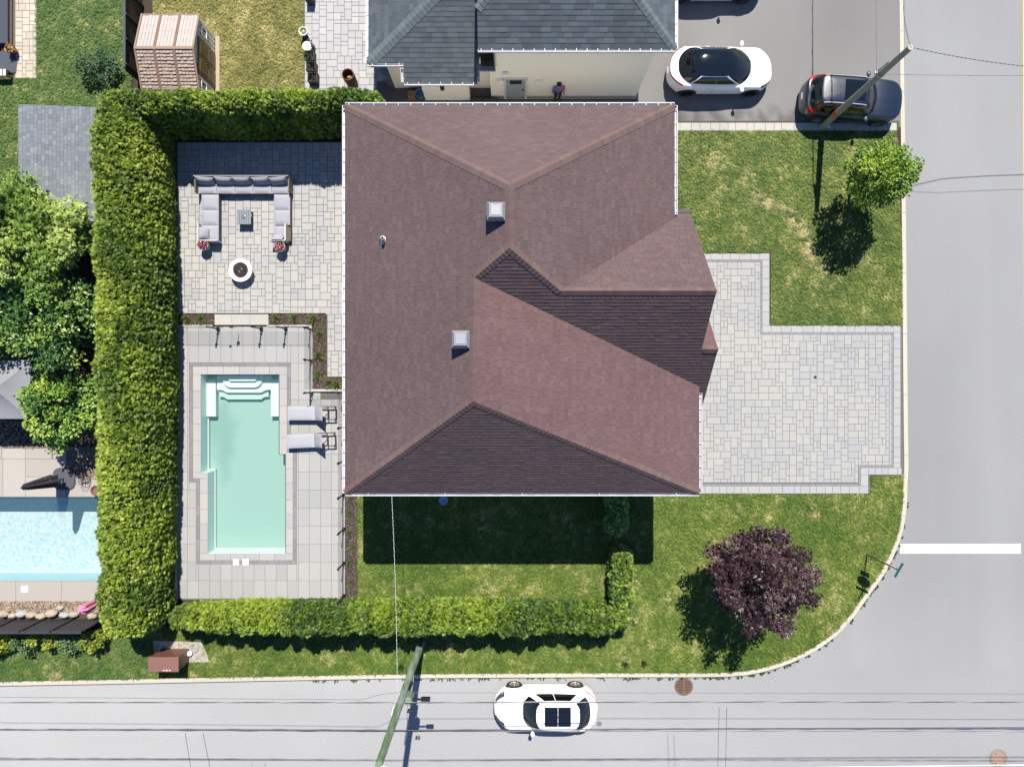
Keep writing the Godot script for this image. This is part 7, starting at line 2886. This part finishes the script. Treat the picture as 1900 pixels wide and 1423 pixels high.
func build_neighbour_things() -> void:
	# tall rust-brown planter
	var p := g(655, 157, LOT)
	var t := thing("tall_planter", p, "tall rust-brown planter holding a pale bag behind the grey roofed house", "planter")
	var b := mb(px(140, 86, 52, 2.3))
	b.lathe([[0.22, 0.0], [0.24, 0.05], [0.27, 0.7], [0.28, 1.05], [0.27, 1.1], [0.235, 1.1], [0.22, 0.7]], p, 22)
	part("body", b, M.stone, t)
	b = mb(Color(0.02, 0.012, 0.01))
	b.lathe([[0.23, 0.72], [0.0, 0.72]], p, 16)
	part("soil", b, M.soil, t)
	b = mb(px(190, 164, 110, 2.2))
	b.ball(p + Vector3(0.03, 0.82, 0.06), Vector3(0.13, 0.16, 0.11))
	part("bag", b, M.fabric, t)
	# row of square planters
	for i in 3:
		var q := g(578 + i * 3.0, 110 + i * 20.0, LOT)
		t = thing("square_planter", q, "%s of the three square brown planters in a row on the neighbour's patio" % ["northernmost", "middle one", "southernmost"][i], "planter", "square planters on the neighbour's patio")
		b = mb(px(84, 74, 66, 2.3))
		var s := 0.2
		for e in [[-1, 0], [1, 0], [0, -1], [0, 1]]:
			b.box(q + Vector3(e[0] * s, 0.22, e[1] * s), Vector3(0.03 if e[0] else 0.43, 0.44, 0.03 if e[1] else 0.37))
		part("box", b, M.wood, t)
		b = mb(Color(0.025, 0.02, 0.018))
		b.box(q + Vector3(0, 0.2, 0), Vector3(0.38, 0.36, 0.38))
		part("soil", b, M.soil, t)
		var wh := []
		var ti := []
		for k in 24:
			var d := Vector3(rng.randf_range(-1, 1), 0, rng.randf_range(-1, 1))
			wh.append(Transform3D(facing(Vector3.UP + d, rng.randf() * 6.0, rng.randf_range(0.1, 0.2)), q + d * 0.14 + Vector3(0, 0.38, 0)))
			ti.append(vary(Color(0.03, 0.08, 0.02), 0.4))
		scatter("leaves", leaf_mesh, M.leaf, wh, ti, t)
	p = g(568, 68, LOT)
	b = mb(Color(0.6, 0.62, 0.58))
	b.lathe([[0.1, 0.0], [0.14, 0.3], [0.2, 0.5], [0.2, 0.54], [0.17, 0.54], [0.14, 0.4], [0.0, 0.38]], p, 20)
	b.col = Color(0.2, 0.26, 0.1)
	b.ball(p + Vector3(0, 0.44, 0), Vector3(0.12, 0.09, 0.12), Basis(), 5, 8)
	obj("white_pot", b, M.plastic, "white rimmed pot with a small plant at the lawn edge of the neighbour's patio", "pot")
	p = g(570, 76, LOT)
	b = mb(Color(0.025, 0.025, 0.035))
	b.lathe([[0.13, 0.0], [0.16, 0.3], [0.12, 0.32], [0.0, 0.3]], p, 16)
	obj("black_pot", b, M.plastic, "small black pot directly below the white rimmed pot", "pot")
	p = g(573, 92, LOT)
	b = mb(Color(0.75, 0.75, 0.77))
	b.lathe([[0.18, 0.0], [0.22, 0.35], [0.2, 0.36], [0.0, 0.38]], p, 18)
	obj("white_bucket", b, M.plastic, "white bucket beside the dark watering can on the neighbour's patio", "bucket")
	p = g(581, 90, LOT)
	t = thing("watering_can", p, "dark plum watering can beside the white bucket", "watering can")
	b = mb(Color(0.035, 0.025, 0.04))
	b.lathe([[0.11, 0.0], [0.12, 0.3], [0.1, 0.36], [0.07, 0.37]], p, 16)
	part("body", b, M.plastic, t)
	b = mb(Color(0.04, 0.03, 0.045))
	b.tube(PackedVector3Array([p + Vector3(0.0, 0.1, 0.1), p + Vector3(0.02, 0.28, 0.24), p + Vector3(0.02, 0.38, 0.3)]), [0.03, 0.02, 0.04], 8)
	part("spout", b, M.plastic, t)
	b = mb(Color(0.04, 0.03, 0.045))
	b.tube(PackedVector3Array([p + Vector3(0, 0.08, -0.11), p + Vector3(0, 0.34, -0.24), p + Vector3(0, 0.46, -0.1), p + Vector3(0, 0.4, 0.06)]), [0.018], 6)
	part("handle", b, M.plastic, t)
	b = mb(Color(0.04, 0.045, 0.055))
	b.box(g(578, 4, LOT) + Vector3(0, 0.25, 0), Vector3(0.36, 0.5, 0.3), Basis(), 0.02)
	obj("dark_planter_box", b, M.wood, "dark box at the top edge of the neighbour's patio", "box")
	# rain barrel and things by the wall
	p = g(727, 148, LOT)
	t = thing("rain_barrel", p, "grey-blue rain barrel under the neighbour's low eave", "rain barrel")
	b = mb(px(120, 132, 142, 1.8))
	b.lathe([[0.33, 0.0], [0.36, 0.1], [0.38, 0.5], [0.36, 0.95], [0.37, 0.97], [0.37, 1.03], [0.3, 1.06], [0.0, 1.08]], p, 26)
	part("barrel", b, M.plastic, t)
	b = mb(px(100, 112, 122, 1.8))
	for y in [0.3, 0.7]:
		b.lathe([[0.378, y - 0.03], [0.39, y], [0.378, y + 0.03]], p, 26)
	part("hoop", b, M.plastic, t)
	p = g(765, 180, LOT)
	b = mb(Color(0.22, 0.13, 0.08))
	b.box(p + Vector3(0, 0.2, 0), Vector3(0.34, 0.4, 0.3), Basis(), 0.02)
	obj("wooden_crate", b, M.wood, "brown wooden crate left of the blue tub by the neighbour's wall", "crate")
	p = g(780, 178, LOT)
	b = mb(Color(0.06, 0.2, 0.42))
	b.lathe([[0.16, 0.0], [0.2, 0.3], [0.22, 0.32], [0.19, 0.32], [0.16, 0.1], [0.0, 0.08]], p, 18)
	obj("blue_tub", b, M.plastic, "blue plastic tub against the neighbour's stucco bay", "tub")
	# blue bowl in the shaded side lawn
	p = g(823, 928, LOT)
	b = mb(Color(0.2, 0.36, 0.5))
	b.lathe([[0.1, 0.0], [0.19, 0.08], [0.21, 0.1], [0.18, 0.1], [0.1, 0.03], [0.0, 0.03]], p, 18)
	obj("blue_bowl", b, M.plastic, "blue plastic bowl on the shaded side lawn near the house wall", "bowl")

func _ready() -> void:
	# camera
	var cam := Camera3D.new()
	cam.name = "camera"
	cam.position = Vector3(0, EYE, 0)
	cam.rotation_degrees = Vector3(-90, 0, 0)
	cam.fov = rad_to_deg(2.0 * atan(711.5 / (EYE * PPM)))
	cam.near = 0.5
	cam.far = 500.0
	add_child(cam)
	cam.current = true
	# sky
	var sky := ProceduralSkyMaterial.new()
	sky.sky_top_color = Color(0.33, 0.46, 0.68)
	sky.sky_horizon_color = Color(0.7, 0.77, 0.84)
	sky.ground_horizon_color = Color(0.5, 0.52, 0.52)
	sky.ground_bottom_color = Color(0.32, 0.33, 0.32)
	sky.sky_curve = 0.18
	sky.sky_energy_multiplier = 1.0
	var env := Environment.new()
	env.background_mode = Environment.BG_SKY
	env.sky = Sky.new()
	env.sky.sky_material = sky
	env.background_energy_multiplier = 0.7
	env.tonemap_mode = Environment.TONE_MAPPER_LINEAR
	env.tonemap_exposure = 1.78
	env.sdfgi_enabled = true
	env.ssao_enabled = true
	env.ssil_enabled = true
	var we := WorldEnvironment.new()
	we.name = "world"
	we.environment = env
	add_child(we)
	# high sun in the north of the picture, a little to the east
	var sun := DirectionalLight3D.new()
	sun.name = "sun"
	sun.look_at_from_position(Vector3.ZERO, Vector3(-0.088, -1.0, 0.655), Vector3.UP)
	sun.light_energy = 1.6
	sun.light_color = Color(1.0, 0.97, 0.92)
	sun.light_angular_distance = 0.5
	sun.shadow_enabled = true
	add_child(sun)

	rng.seed = 4711
	noise_a.seed = 3
	noise_a.frequency = 0.05
	noise_a.fractal_octaves = 3
	noise_b.seed = 8
	noise_b.frequency = 0.05
	noise_b.fractal_octaves = 2
	noise_c.seed = 21
	noise_c.frequency = 0.05
	noise_c.fractal_octaves = 2
	make_materials()
	M.plaster = mat(0.6)
	M.metal_paint = mat(0.45)
	var vent := mat(0.4)
	M.vent = vent
	make_grass_mesh()
	make_leaf_meshes()
	build_ground()
	build_brown_house()
	build_north_house()
	build_lots()
	build_hedges()
	build_trees()
	build_bed_plants()
	build_sheds()
	build_fences()
	build_garden_furniture()
	build_west_yard_things()
	build_neighbour_things()
	build_cars()
	build_poles()
	build_street_things()
	build_person()
